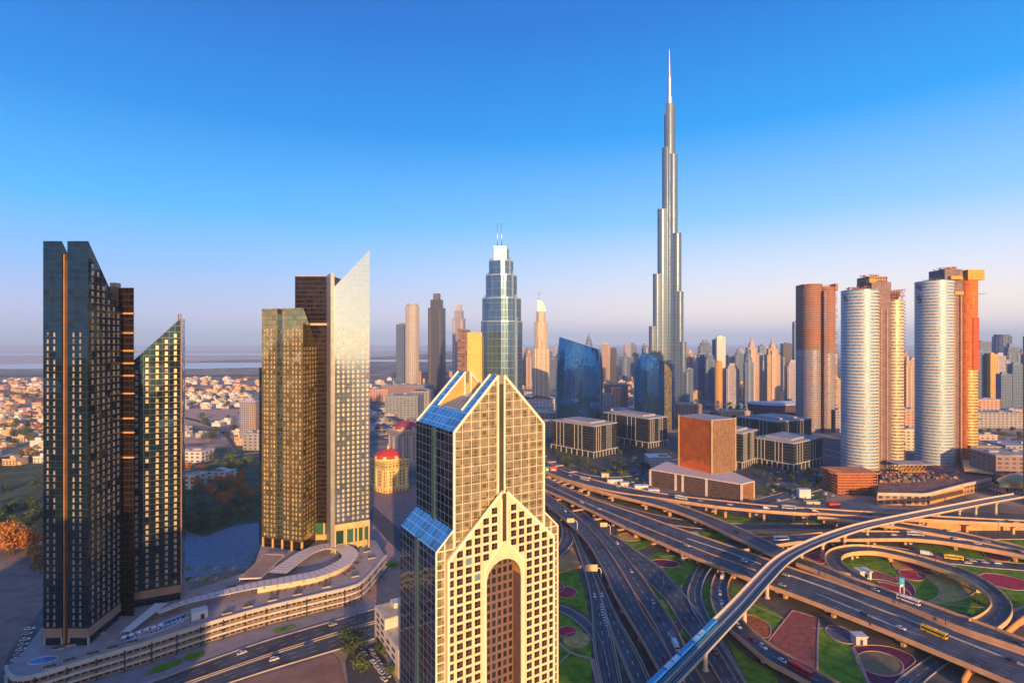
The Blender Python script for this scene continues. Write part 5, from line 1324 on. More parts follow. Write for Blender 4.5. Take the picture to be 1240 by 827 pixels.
skyline(709, 718, 403.5, 3000, 'teal', "faint teal tower peeping over the slanted blue glass tower", 'spire')
skyline(729.5, 739, 416, 2100, 'pink', "pinkish tower with a dark left side, right of the slanted blue tower", 'flat', k2='sandy')
skyline(739.8, 747, 421, 2150, 'dark', "slim dark tower touching the pinkish one by the slanted blue tower")
skyline(754, 762, 425, 2200, 'blue', "blue tower with a pointed top left of the sail tower", 'spire')
skyline(761.5, 768, 432, 2300, 'teal', "pale teal tower peeking out left of the sail tower")
# behind and right of the needle
S2 = [(826, 832.5, 419, 1900, 'pink', 'flat', "slim pale tower in the needle's right-hand shadow"), (832.5, 841.5, 424, 1800, 'pink', 'step', "pink stepped tower second from the needle"), (832, 840, 446, 1550, 'teal', 'flat', "short teal tower at the needle's foot by the lake"),
 (841.5, 848.5, 430, 1750, 'lilac', 'flat', "lilac flat tower third from the needle"), (848.5, 863, 411.5, 2100, 'blue', 'step', "broad blue stepped tower left of the bright white-topped one"), (846, 855, 428, 1650, 'blue', 'flat', "blue tower in front of the broad stepped one"),
 (855.5, 866.5, 427, 1600, 'teal', 'step', "teal ribbed tower left of the slim gold one"), (863.5, 869, 411, 1950, 'teal', 'flat', "slim teal tower glued to the bright white-topped one"), (869, 879, 407.5, 1900, 'white', 'flat', "bright white-topped tower above the slim gold one"),
 (867, 875.5, 437, 1500, 'gold', 'round', "slim gold round tower by the lake"), (876, 882, 446, 1700, 'pink', 'flat', "short pink tower behind the slim gold one"), (881, 896, 440, 1500, 'lilac', 'step', "wide lilac twin-bay tower on the lake shore"),
 (880, 892, 430, 2200, 'blue', 'flat', "hazy blue block above the lilac twin-bay tower"), (891.5, 902, 424.5, 2000, 'blue', 'step', "blue tower left of the pink spired one"), (903, 913, 421, 1460, 'teal', 'spire', "blue side shaft of the ornate spired pair"),
 (905, 920, 407, 1480, 'pink', 'spire', "ornate pink tower with a layered spire near the opera hall"), (918.5, 924, 430, 1550, 'white', 'flat', "slim cream tower right of the ornate pink one"), (923.5, 931.5, 438, 1600, 'lilac', 'flat', "short lilac tower between the two spired ones"),
 (930.5, 945.5, 409, 1500, 'sandy', 'spire', "sandy spired tower with a dark centre above the opera hall"), (945, 950, 432, 1900, 'pale', 'flat', "thin pale tower right of the sandy spired one"), (949.5, 962, 415.5, 1900, 'dark', 'flat', "dark blue square tower left of the tall teal one"),
 (955, 970, 436, 1500, 'lilac', 'step', "lilac block with bright crown left of the brown-topped tower"), (963, 973, 389, 1800, 'teal', 'flat', "tall teal tower half hidden by the brown-topped one"), (1008, 1014, 428, 1900, 'pale', 'flat', "pale slim tower right of the brown-topped tower"), (1010, 1020, 458, 1300, 'sandy', 'flat', "sandy mid-rise between the brown-topped and the silver-banded towers"),
 (1091, 1098, 437, 1250, 'dark', 'flat', "dark slim tower close to the left silver-banded tower"), (1098, 1104.5, 432, 1240, 'sandy', 'step', "sunlit sandy tower between the two silver-banded ones"), (1104, 1114, 434, 1260, 'pink', 'flat', "pinkish tower between the two silver-banded ones"),
 (1181, 1201, 425, 1350, 'teal', 'flat', "wide dark teal slab right of the orange-netted tower"), (1200.5, 1208, 428, 1330, 'gold', 'flat', "narrow slab with a lit edge beside the wide teal one"), (1188.5, 1204, 413, 1900, 'blue', 'flat', "hazy blue block behind the wide teal slab"),
 (1210.5, 1229, 405, 1700, 'blue', 'round', "hazy blue round-shouldered tower near the right edge"), (1208, 1222, 427, 1450, 'lilac', 'step', "pale lilac stepped tower in front of the round-shouldered one"), (1222, 1236, 416, 1500, 'blue', 'step', "blue stepped tower second from the right edge"), (1214, 1226, 452, 1250, 'blue', 'flat', "low blue block below the pale lilac stepped tower"), (1228, 1240, 440, 1350, 'teal', 'flat', "teal block tucked left of the brown edge tower"),
 (1252, 1275, 420, 1500, 'blue', 'step', "blue stepped tower beyond the brown edge tower")]
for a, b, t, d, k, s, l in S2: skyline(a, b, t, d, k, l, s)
skyline(1262, 1290, 405, 540, 'brown', "brown tower cut by the right edge of the picture", 'flat', .9, k2='brown')
skyline(290, 311, 484, 900, 'lilac', "grey plain slab with one lit side left of the gold tower", 'flat', .5, k2='sandy')  # sandy side bay paints the sunlit side of the slab
# unseen towers added behind the viewpoint, placed to shade roads, podium and left towers
def shading_tower(x0, x1, y0, y1, h, k, label, step=0):
    T = thing("shading_tower", label, "tower", ((x0 + x1) / 2, (y0 + y1) / 2, 0)); mt = sty(k); cap = MATS["cap_" + k]
    m = MB(); m.box(x0, x1, y0, y1, 0, h); m.build("shaft", mt, T)
    w = (x1 - x0) * .2
    m = MB(); m.box(x0 + w, x1 - w, y0 + 4, y1 - 4, h, h + step + 2); m.build("setback", mt, T)
    m = MB(); m.box(x0 - .4, x1 + .4, y0 - .4, y1 + .4, h - 1.5, h - .05); m.build("parapet", cap, T)
    for i in range(5):
        x = x0 + (x1 - x0) * (i + .5) / 5; m = MB(); m.box(x - .8, x + .8, y1 + .01, y1 + .9, 0, h - 1.6); m.build("pilaster", cap, T)
shading_tower(-256, -128, -100, -62, 140, 'dark', "unseen dark tower added behind the viewpoint to shade the leftmost slanted towers", 12)
shading_tower(-126, -84, -96, -60, 120, 'brown', "unseen brown block added behind the viewpoint to shade the podium's left half", 6)
shading_tower(112, 168, -98, -62, 88, 'pale', "unseen pale block added behind the viewpoint to shade the split ground road", 8)
shading_tower(170, 226, -94, -60, 70, 'brown', "unseen low brown block added behind the viewpoint to shade the brick-red planted field", 5)
shading_tower(228, 282, -100, -62, 62, 'lilac', "unseen lilac block added behind the viewpoint to shade the lawns under the main flyover", 4)
# distant hazy rows
rnd = random.Random(77)
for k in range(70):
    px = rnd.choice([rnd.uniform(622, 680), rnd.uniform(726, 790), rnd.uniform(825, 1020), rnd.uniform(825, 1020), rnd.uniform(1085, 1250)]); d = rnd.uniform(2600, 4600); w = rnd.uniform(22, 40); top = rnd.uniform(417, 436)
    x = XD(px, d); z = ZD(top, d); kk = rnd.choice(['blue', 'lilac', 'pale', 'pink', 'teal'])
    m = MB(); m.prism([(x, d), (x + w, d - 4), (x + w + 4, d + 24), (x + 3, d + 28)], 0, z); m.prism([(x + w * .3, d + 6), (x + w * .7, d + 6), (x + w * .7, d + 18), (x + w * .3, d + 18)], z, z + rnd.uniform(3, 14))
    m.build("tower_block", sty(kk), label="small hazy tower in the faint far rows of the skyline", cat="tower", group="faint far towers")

# boat-shaped hall
def opera():
    d = 1150; x0, x1 = XD(913, d), XD(975, d); cx = (x0 + x1) / 2; w = (x1 - x0) / 2; T = thing("opera_hall", "low boat-shaped hall with a pale blue curved roof", "hall", (cx, d + 30, 0))
    def ring(k, z, zz=0): return [(cx + w * k * (math.cos(t)), d + 30 + 26 * k * math.copysign(abs(math.sin(t)) ** .75, math.sin(t)), z + zz * math.cos(t) ** 2) for t in [2 * math.pi * i / 40 for i in range(40)]]
    m = MB(); m.loft([ring(.86, 0), ring(.95, 14), ring(1.0, 30, 3)]); m.build("hull_wall", facade("hull", (0.14, 0.1, 0.14), (0.06, 0.06, 0.1), 2, 5, .6, .9, .2, .5), T)
    m = MB(); m.loft([ring(1.04, 31.5, 3), ring(1.04, 33.5, 3), ring(.8, 36.5, 2), ring(.3, 38, 0)]); m.build("roof", solid("opera_roof", (0.5, 0.56, 0.62), .4, .3, var=.1), T)
opera()
# ------------------------------------------------------------------ interchange
ROADS = {}
def edge_world(px, z):
    out = []
    for i, p in enumerate(px):
        zz = p[2] if len(p) > 2 else z
        out.append(tuple(W(p[0], p[1], zz)))
    return out
def resample(L, Rr, z, n):
    A = cat_rom(edge_world(L, z), n); B = cat_rom(edge_world(Rr, z), n)
    # smooth the width a little
    def sm(P):
        for _ in range(2): P = [P[0]] + [(P[i - 1] + P[i] * 2 + P[i + 1]) / 4 for i in range(1, len(P) - 1)] + [P[-1]]
        return P
    return sm(A), sm(B)
def strip_between(m, A, B, f0, f1, dz, i0=0, i1=None, flip=False):
    i1 = len(A) - 1 if i1 is None else i1
    up = Vector((0, 0, dz))
    for i in range(i0, i1):
        q = [A[i].lerp(B[i], f0) + up, A[i].lerp(B[i], f1) + up, A[i + 1].lerp(B[i + 1], f1) + up, A[i + 1].lerp(B[i + 1], f0) + up]
        if (q[1] - q[0]).cross(q[2] - q[1]).z < 0: q.reverse()
        m.face(q)
def road(name, L, Rr, z=0.3, n=60, lanes=2, elevated=True, label=None, cat="flyover", parapet=1.0, ph=1.1, piers=True, double=(), pier_gap=34, wall_mat=None, mark=True, both=True, surf=None):
    A, B = resample(L, Rr, z, n)
    ROADS[name] = (A, B)
    if elevated:
        c = (A[0] + B[0]) / 2; T = thing("flyover", label, cat, (c.x, c.y, 0))
    else: T = None
    m = MB(); strip_between(m, A, B, 0, 1, 0)
    o = m.build("road_surface" if elevated else "road", surf or asphalt, T, kind=None if elevated else 'structure')
    par = T if elevated else o
    wid = [(A[i] - B[i]).length for i in range(len(A))]; wmean = sum(wid) / len(wid)
    acc = [0]
    for i in range(len(A) - 1): acc.append(acc[-1] + ((A[i] + B[i]) / 2 - (A[i + 1] + B[i + 1]) / 2).length)
    # markings
    if mark:
        m = MB(); e = .55 / wmean; lw = .17 / wmean
        edges = [(e, paint_yellow), (1 - e, paint_white)]
        for f in (e, 1 - e): strip_between(m, A, B, f - lw / 2, f + lw / 2, .02)
        m.build("edge_line", paint_yellow, par)
        m = MB()
        for k in range(1, lanes):
            f = e + (1 - 2 * e) * k / lanes
            # dashes on a fine resampling
            s = 0.0
            while s < acc[-1] - 4:
                def at(q, f=f):
                    j = 0
                    while j < len(acc) - 2 and acc[j + 1] < q: j += 1
                    t = (q - acc[j]) / max(1e-6, acc[j + 1] - acc[j]); return A[j].lerp(A[j + 1], t), B[j].lerp(B[j + 1], t)
                (a0, b0), (a1, b1) = at(s), at(s + 3.5)
                q4 = [a0.lerp(b0, f - lw / 2), a0.lerp(b0, f + lw / 2), a1.lerp(b1, f + lw / 2), a1.lerp(b1, f - lw / 2)]
                q4 = [v + Vector((0, 0, .022)) for v in q4]
                if (q4[1] - q4[0]).cross(q4[2] - q4[1]).z < 0: q4.reverse()
                m.face(q4); s += 10
        if m.f: m.build("lane_dash", paint_white, par)
    if mark and wmean > 6:
        m = MB(); wv = .5 / wmean
        for k in range(lanes):
            for o_ in (-.85, .85):
                f = e + (1 - 2 * e) * (k + .5) / lanes + o_ / wmean; strip_between(m, A, B, f - wv / 2, f + wv / 2, .008)
        m.build("tyre_track", asphalt_worn, par)
        if elevated:
            m = MB()
            for i in range(3, len(A) - 1, 6):
                t = (A[i + 1] - A[i]).normalized() * .35; q4 = [A[i], B[i], B[i] + t, A[i] + t]; q4 = [v + Vector((0, 0, .012)) for v in q4]
                if (q4[1] - q4[0]).cross(q4[2] - q4[1]).z < 0: q4.reverse()
                m.face(q4)
            m.build("expansion_joint", dark_steel, par)
    # parapets, deck, piers
    def parapet_mesh(P, Q, h, depth, th=.45, off=0.0):
        m = MB()
        for i in range(len(P) - 1):
            def pts(i):
                d = (P[i] - Q[i]); d.z = 0; d.normalize(); o_ = P[i] + d * (th + off); n_ = P[i] + d * off
                return n_, o_
            n0, o0 = pts(i); n1, o1 = pts(i + 1); H = Vector((0, 0, h)); Dn = Vector((0, 0, -depth))
            for q in ([o0 + Dn, o1 + Dn, o1 + H, o0 + H], [o0 + H, o1 + H, n1 + H, n0 + H], [n0 + H, n1 + H, n1, n0]):
                m.face(q)
        return m
    wm = wall_mat or concrete
    if parapet:
        dep = 1.5 if elevated else 0.3
        h = ph if elevated else (ph if parapet > 1 else .35)
        for P, Q in ((A, B), (B, A)):
            m = parapet_mesh(P, Q, h, dep); m.build("parapet" if elevated else "kerb", wm, par)
    if elevated:
        m = MB(); th = Vector((0, 0, -1.6))
        for i in range(len(A) - 1):
            q = [A[i].lerp(B[i], -.02) + th, A[i].lerp(B[i], 1.02) + th, A[i + 1].lerp(B[i + 1], 1.02) + th, A[i + 1].lerp(B[i + 1], -.02) + th]
            m.face(q)
            w0 = .16
            for f in (w0, 1 - w0):
                a, b = A[i].lerp(B[i], f), A[i + 1].lerp(B[i + 1], f); m.face([a + Vector((0, 0, -2.8)), b + Vector((0, 0, -2.8)), b + th, a + th])
            q = [A[i].lerp(B[i], w0) + Vector((0, 0, -2.8)), A[i].lerp(B[i], 1 - w0) + Vector((0, 0, -2.8)), A[i + 1].lerp(B[i + 1], 1 - w0) + Vector((0, 0, -2.8)), A[i + 1].lerp(B[i + 1], w0) + Vector((0, 0, -2.8))]
            m.face(q)
        m.build("girder", wm, T)
        if piers:
            s = pier_gap * .5
            while s < acc[-1]:
                j = 0
                while j < len(acc) - 2 and acc[j + 1] < s: j += 1
                a, b = A[j], B[j]; zc = a.z - 2.8
                if zc > 1.2:
                    t = (A[j + 1] - A[j]); t.z = 0; t.normalize(); nr = Vector((-t.y, t.x, 0)); c = (a + b) / 2; wd = (a - b).length
                    pm = MB(); k = max(1, int(round(wd / 14)))
                    for q in range(k):
                        cc = a.lerp(b, (q + .5) / k); pm.obox((cc.x, cc.y), nr, -1.4, 1.4, -.9, .9, 0, zc - 1.0)
                    pm.obox((c.x, c.y), nr, -wd * .42, wd * .42, -1.1, 1.1, zc - 1.0, zc + .05)
                    pm.build("pier", wm, T)
                s += pier_gap
    return T
def barrier(T, px, z, name="median_barrier", mat=None, h=.9, w=.5):
    P = cat_rom(edge_world(px, z), 40); m = MB()
    for i in range(len(P) - 1):
        t = (P[i + 1] - P[i]); e = Vector((t.x, t.y)); m.obox((P[i].x, P[i].y), e, 0, e.length, -w / 2, w / 2, P[i].z + .01, P[i].z + h, False)
    return m.build(name, mat or pale_concrete, T)
warm_conc = solid("warm_concrete", (0.58, 0.35, 0.20), .8, var=.18, scale=.15)
lo = 7.0
mv = road("main", [(560, 545), (620, 575), (660, 593), (696, 609), (728, 624), (760, 639.5), (790, 652.4), (837, 673), (872, 686.5), (907, 700.5), (940, 712.3), (972, 724.3), (1020, 743), (1068, 762), (1104, 776.6), (1148, 795), (1209, 820), (1290, 856)],
     [(560, 530), (620, 559), (680, 587.5), (712, 602), (745, 613.5), (769, 621.5), (800, 632.5), (832, 644), (882, 661), (918, 673.5), (954, 687), (1000, 702), (1060, 724), (1100, 739), (1160, 766), (1240, 793), (1340, 830)],
     lo, 90, 8, True, "broadest flyover with two carriageways, running down to the lower right corner", wall_mat=warm_conc)
barrier(mv, [(620, 566), (660, 585.7), (712, 610), (760, 630), (800, 646.5), (850, 667), (890, 682), (915, 691)], lo, mat=warm_conc)
barrier(mv, [(948, 694), (1004, 713.5), (1060, 736), (1100, 751), (1172, 779), (1240, 806), (1300, 832)], lo, h=.7)
barrier(mv, [(832, 652), (880, 668), (921, 683)], lo, h=.6)
# white chevron strip
m = MB(); P = cat_rom(edge_world([(988, 718), (1020, 731), (1060, 748), (1095, 762), (1122, 771)], lo), 60)
for i in range(0, 60):
    t = (P[i + 1] - P[i]).normalized(); nr = Vector((-t.y, t.x, 0)); k = .9 * (1 - abs(i - 28) / 34)
    q = [P[i] + nr * k, P[i] - nr * k + t * .8, P[i] - nr * k + t * 1.5, P[i] + nr * k + t * .7]; q = [v + Vector((0, 0, .03)) for v in q]
    if (q[1] - q[0]).cross(q[2] - q[1]).z < 0: q.reverse()
    m.face(q)
m.build("chevron_marking", paint_white, mv)
fr = road("frontage", [(964, 683), (1000, 696.5), (1060, 720.5), (1100, 736), (1160, 760), (1240, 788), (1335, 823)], [(972, 675.5), (1000, 687), (1030, 700), (1060, 710), (1076, 716.5), (1111, 727.6), (1140, 738), (1168, 748.5), (1206, 762.5), (1240, 775.5), (1335, 810)],
     lo + .02, 60, 3, True, "frontage carriageway running along the far side of the main flyover beside the loop lawn", wall_mat=warm_conc, ph=1.5)
lp = road("loop", [(1030, 697), (1010, 691.5), (1001, 682), (999.5, 673), (1006, 666.5), (1021, 662.3), (1041, 661), (1070, 664), (1100.5, 670.6), (1130, 678.4), (1160.5, 687.5), (1183.4, 698.4), (1204, 710.5), (1218.5, 723.8), (1225.5, 737), (1221, 750), (1207, 762)],
     [(1058, 708), (1036, 694), (1024, 686.5), (1018.5, 680), (1019, 675.4), (1025, 671.8), (1038.5, 669.3), (1060, 668.9), (1082, 673), (1106.5, 679), (1136, 688.7), (1163, 698.4), (1183.4, 710.5), (1196.7, 721.3), (1201, 731), (1196.7, 739.5), (1184.6, 748), (1174, 752)],
     lo - .06, 80, 2, True, "looping slip road curling round the planted oval lawn on the right", wall_mat=solid("sunlit_tint_parapet", (0.66, 0.43, 0.2), .8, var=.15), ph=1.4, pier_gap=28)  # brighter, warmer concrete with sunlight put into the parapet colour
far = [(560, 505), (610, 532), (640, 549), (668.5, 563), (684, 571), (708, 578.4), (733, 585), (766.4, 591.7)]
r1a = road("upper", far + [(790, 596.3, 8), (838, 603, 9), (887, 608, 10.5), (930, 613, 11), (992, 616.6, 11), (1060, 620.8, 11), (1100, 623.5, 11), (1140, 626, 10.5), (1240, 631, 10), (1340, 634, 10)],
     [(560, 515), (610, 543), (650, 566), (684, 580), (720, 590), (750, 597), (790, 602.2, 8), (826, 607.2, 8.8), (875, 614.4, 10.2), (930, 619, 11), (968, 621.5, 11), (1017, 624, 11), (1060, 626, 11), (1123, 629.5, 11), (1180, 632.5, 10.5), (1240, 634.8, 10), (1340, 638, 10)],
     8, 80, 3, True, "upper flyover sweeping left to right in front of the copper glass block", wall_mat=warm_conc)
r1b = road("branch", [(560, 516), (610, 544), (650, 567), (684, 581), (720, 591), (750, 597.6), (790, 602.4), (820, 611), (862.5, 626), (891.6, 638), (930, 656.5), (955, 669), (975, 680)],
     [(560, 527), (620, 556), (660, 571), (690, 582.8), (720.5, 592.8), (765, 604.6), (800, 613.5), (826, 622), (858, 635), (889, 650.5), (906, 658), (930, 669), (948, 678)],
     7.9, 70, 2, True, "descending branch that leaves the upper flyover and drops to the main one", wall_mat=warm_conc)
f3 = road("right_slip", [(990, 621.5, 10.9), (1050, 627, 10.5), (1100, 634.7, 9), (1142, 641, 8), (1172.5, 647.4), (1215, 657), (1240, 663), (1330, 686)], [(990, 626, 10.9), (1050, 633, 10.5), (1100, 641, 9), (1146, 649.5, 8), (1185, 656.5), (1240, 668.5), (1330, 693)],
     7, 50, 2, True, "slip flyover dropping to the right edge below the metro line", wall_mat=warm_conc)
f2 = road("right_flyover", [(880, 652, 2), (938, 649.5, 4), (968, 647.3, 6), (1000, 645.2), (1052, 643.8), (1088, 644.2), (1120, 646), (1148, 650), (1185, 657), (1240, 669), (1330, 693.5)], [(880, 668, 2), (938, 660.5, 4), (968, 656.4, 6), (1000, 654.5), (1052, 653.2), (1100, 653), (1130, 655), (1150, 657.5), (1185, 663), (1240, 673.5), (1330, 697)],
     6.9, 60, 3, True, "lower flyover with sunlit edge curving behind the oval loop to the right edge", wall_mat=warm_conc)
r5c = road("left_viaduct", [(628, 590), (645, 598), (660, 608), (676, 622), (690, 634), (697.5, 641), (712, 657), (724, 677.5), (735, 698), (743.4, 717.4), (756.7, 740), (769, 760), (781, 780), (798, 810.4), (808, 828), (828, 862)],
     [(640, 585), (660, 597), (678, 609.5), (696, 623.8), (711, 637), (727.7, 656), (742, 675.5), (755.5, 695.6), (766, 716), (777, 739), (786, 753), (793, 764), (800, 775), (812, 795), (825, 820), (840, 848)],
     6.0, 70, 3, True, "two-lane viaduct with pink side walls running down right of the gabled tower", wall_mat=solid("pink_concrete", (0.56, 0.3, 0.22), .8, var=.18, scale=.2))
r5d = road("left_viaduct_b", [(690, 618, 1), (706, 634, 2), (722, 650, 4), (737, 668), (752, 692), (766, 715), (778, 732), (790, 751), (801, 771), (812, 795), (825, 820), (840, 848)],
     [(700, 614, 1), (722, 635, 2), (744.6, 659, 4), (761.6, 680.5), (776, 698), (788, 715), (800, 732), (811.8, 749), (828.7, 782.6), (843, 811.6), (852, 827), (872, 862)],
     5.96, 60, 2, True, "curved viaduct carriageway merging from the right beneath the metro line", wall_mat=MATS["pink_concrete"])
road("ground_a", [(690, 640), (696, 655), (705, 682), (712, 705), (717, 735), (719, 778), (722, 800), (728, 827), (735, 862)], [(694, 641), (700, 655), (711, 680), (721, 703), (729.5, 730), (738, 760), (744, 785), (752, 827), (760, 862)], .5, 50, 2, False, parapet=2, ph=.8)
road("ground_b", [(694, 640.5), (700, 654), (711, 679), (721, 702), (729.5, 729), (738, 759), (752, 795), (766, 827), (782, 862)], [(697, 640), (703, 659), (714.4, 681), (728, 705), (743.4, 740), (763, 775), (778.5, 804), (788, 827), (805, 862)], .46, 50, 2, False, parapet=2, ph=.8)
road("ground_ramp", [(640, 728), (675.7, 732), (696, 740), (713, 752), (724, 768), (732, 790), (738, 815)], [(640, 734), (676, 739.5), (690, 746), (708, 761), (719, 778), (721.7, 800), (727, 827)], .42, 40, 1, False, parapet=1)
road("ground_loop", [(640, 598), (655, 606), (668, 618), (678, 632), (681, 645), (678, 657), (669, 667), (650, 674)], [(655, 598), (668, 607), (682, 622), (691, 638), (695, 650), (690, 662), (678, 674), (652, 686)], .4, 40, 2, False, parapet=2, ph=.9)
road("ground_c", [(690, 612), (710, 632), (730, 652), (745, 666), (764, 682), (781, 701), (800, 719), (808, 728), (825, 755), (838, 773), (858, 800), (874, 828), (894, 862)], [(712, 618), (736, 643.6), (749.5, 652), (765, 663), (782, 675), (800, 688), (814, 704.4), (830, 722.5), (842, 738), (856, 757), (872, 779), (890, 808), (915, 850)], .5, 60, 3, False, parapet=2, ph=.7)
road("ground_d", [(872, 666), (856, 676), (845, 688), (837, 704), (833, 719), (836, 733), (848, 754), (866, 782), (886, 815), (908, 852)], [(900, 668), (876, 678), (861, 688), (852, 703), (849, 717.7), (851, 732), (859, 750), (874.6, 779), (887, 798), (902.5, 827), (922, 862)], .44, 60, 2, False, parapet=2, ph=1.0, wall_mat=solid("blue_grey_wall", (0.3, 0.33, 0.38), .8))
r6 = road("queue_ramp", [(900, 668, .4), (880, 680, .4), (867.5, 694.7, .6), (862, 708, 1), (861, 725, 2), (867, 742, 3), (884, 762, 4), (904, 779), (930, 801), (950, 811), (977, 826), (1020, 850)],
     [(925, 670, .4), (900, 682, .4), (886.7, 696, .6), (880.7, 710.5, 1), (882, 724, 2), (887, 737, 3), (899, 752, 4), (914.5, 768), (930, 779.5), (944, 788.7), (968, 802), (1009.5, 825), (1050, 848)],
     5, 60, 2, True, "curved ramp with queueing cars and a red bus passing under the metro line", wall_mat=warm_conc, pier_gap=26)
road("ground_e", [(1060, 860), (1083, 828), (1110, 806), (1135, 790), (1160, 774), (1200, 752), (1240, 735)], [(1095, 860), (1116, 828), (1140, 808), (1165, 792), (1190, 778), (1222, 764), (1260, 742)], .3, 40, 2, False)
road("ground_f", [(1040, 659), (1070, 661), (1100, 665.5), (1140, 672.5), (1185, 677.5), (1240, 682.5), (1320, 690)], [(1040, 663), (1070, 667), (1100, 673), (1140, 680.5), (1170, 684), (1200, 687.5), (1240, 690.5), (1320, 699)], .3, 40, 3, False)
road("ground_g", [(640, 562), (672, 579), (700, 595), (740, 609), (780, 620), (830, 630), (890, 634), (1000, 634.5), (1120, 640), (1160, 642), (1240, 641.5), (1330, 642)], [(640, 570), (672, 588), (700, 602), (740, 617), (780, 628), (830, 638), (890, 641.5), (1000, 640.5), (1120, 648), (1160, 653), (1240, 652.5), (1330, 653)], .3, 60, 4, False)
def wall_thing(label, px, z, h, th, mat, name="retaining_wall"):
    P = cat_rom(edge_world(px, z), 16); T = None; m = MB(); offset_strip(m, [(p.x, p.y) for p in P], z, z + h, th / 2, th)
    return m.build(name, mat, label=label, cat="wall")
wall_thing("orange sunlit retaining wall under the upper flyover at the right", [(1122, 641.5), (1160, 642.5), (1240, 642), (1330, 642)], 0, 7.2, 1.0, MATS["orange_wall"])
wall_thing("pinkish concrete wall beside the ground road behind the metro line", [(905, 646), (960, 647), (1010, 645), (1048, 644)], 0, 3.2, .8, warm_conc)
wall_thing("bright amber embankment wall below the flyover near the lower right corner", [(1218, 772), (1229, 762), (1244, 751), (1262, 741)], 0, 4.0, .8, MATS["orange_wall"])
wall_thing("amber abutment wall under the near edge of the main flyover", [(1166, 833), (1178, 812), (1186, 806)], 0, 5.0, .8, MATS["orange_wall"])
# metro viaduct and train
MZ = 14.5
mc = cat_rom(edge_world([(742, 895), (775, 858), (808, 823.5), (841, 790), (870, 760), (899, 730), (920, 706.5), (950, 676.5), (990, 656), (1040, 638.7), (1090, 627.7), (1140, 617.7), (1200, 606), (1235, 600)], MZ), 90)
for _ in range(3): mc = [mc[0]] + [(mc[i - 1] + mc[i] * 2 + mc[i + 1]) / 4 for i in range(1, len(mc) - 1)] + [mc[-1]]
MT = thing("metro_viaduct", "sunlit curved rail viaduct on slim round piers crossing over every road", "rail viaduct", (mc[0].x, mc[0].y, 0))
def side(off, k=None): 
    out = []
    for i in range(len(mc)):
        t = (mc[min(i + 1, len(mc) - 1)] - mc[max(i - 1, 0)]).normalized(); nr = Vector((-t.y, t.x, 0)); out.append(mc[i] + nr * off)
    return out
def mstrip(name, o0, z0, o1, z1, mat):
    A, B = side(o0), side(o1); m = MB()
    for i in range(len(A) - 1): m.face([A[i] + Vector((0, 0, z0)), A[i + 1] + Vector((0, 0, z0)), B[i + 1] + Vector((0, 0, z1)), B[i] + Vector((0, 0, z1))])
    return m.build(name, mat, MT)
mw = solid("metro_concrete", (0.56, 0.46, 0.36), .75, var=.12, scale=.2)
for nm, prof in (("trough", [(4.9, 1.3), (5.3, 1.3), (4.9, -.4), (2.4, -2.2), (-2.4, -2.2), (-4.9, -.4), (-5.3, 1.3), (-4.9, 1.3), (-4.6, 0), (4.6, 0), (4.9, 1.3)]),):
    A = [[s_ + Vector((0, 0, z)) for s_ in side(o)] for o, z in prof]; m = MB()
    for a, b in zip(A, A[1:]):
        for i in range(len(a) - 1): m.face([a[i], a[i + 1], b[i + 1], b[i]])
    m.build(nm, mw, MT)
track = solid("track_bed", (0.11, 0.085, 0.085), .9, var=.3, scale=.5)
for s in (-2.2, 2.2):
    mstrip("track_bed", s + 1.5, .06, s - 1.5, .06, track)
    for r_ in (-.75, .75): mstrip("rail", s + r_ + .12, .22, s + r_ - .12, .22, steel)
mstrip("walkway", .45, .5, -.45, .5, pale_concrete)
for (px, py) in ((857, 826), (929.7, 727.4), (901, 757), (995, 682), (1050, 660.7), (970 + 0, 692), (1022, 668), (1082, 650), (1113, 641), (1134, 638.8), (1160, 633), (1182, 626), (1204, 621)):
    b = W(px, py, 0); c = min(mc, key=lambda q: abs(q.x / q.y - b.x / b.y)); m = MB()
    m.lathe((c.x, c.y, 0), [(1.9, 0), (1.9, .4), (1.15, .5), (1.1, MZ - 4.4), (2.4, MZ - 2.3)], 12, True); m.build("pier", mw, MT)
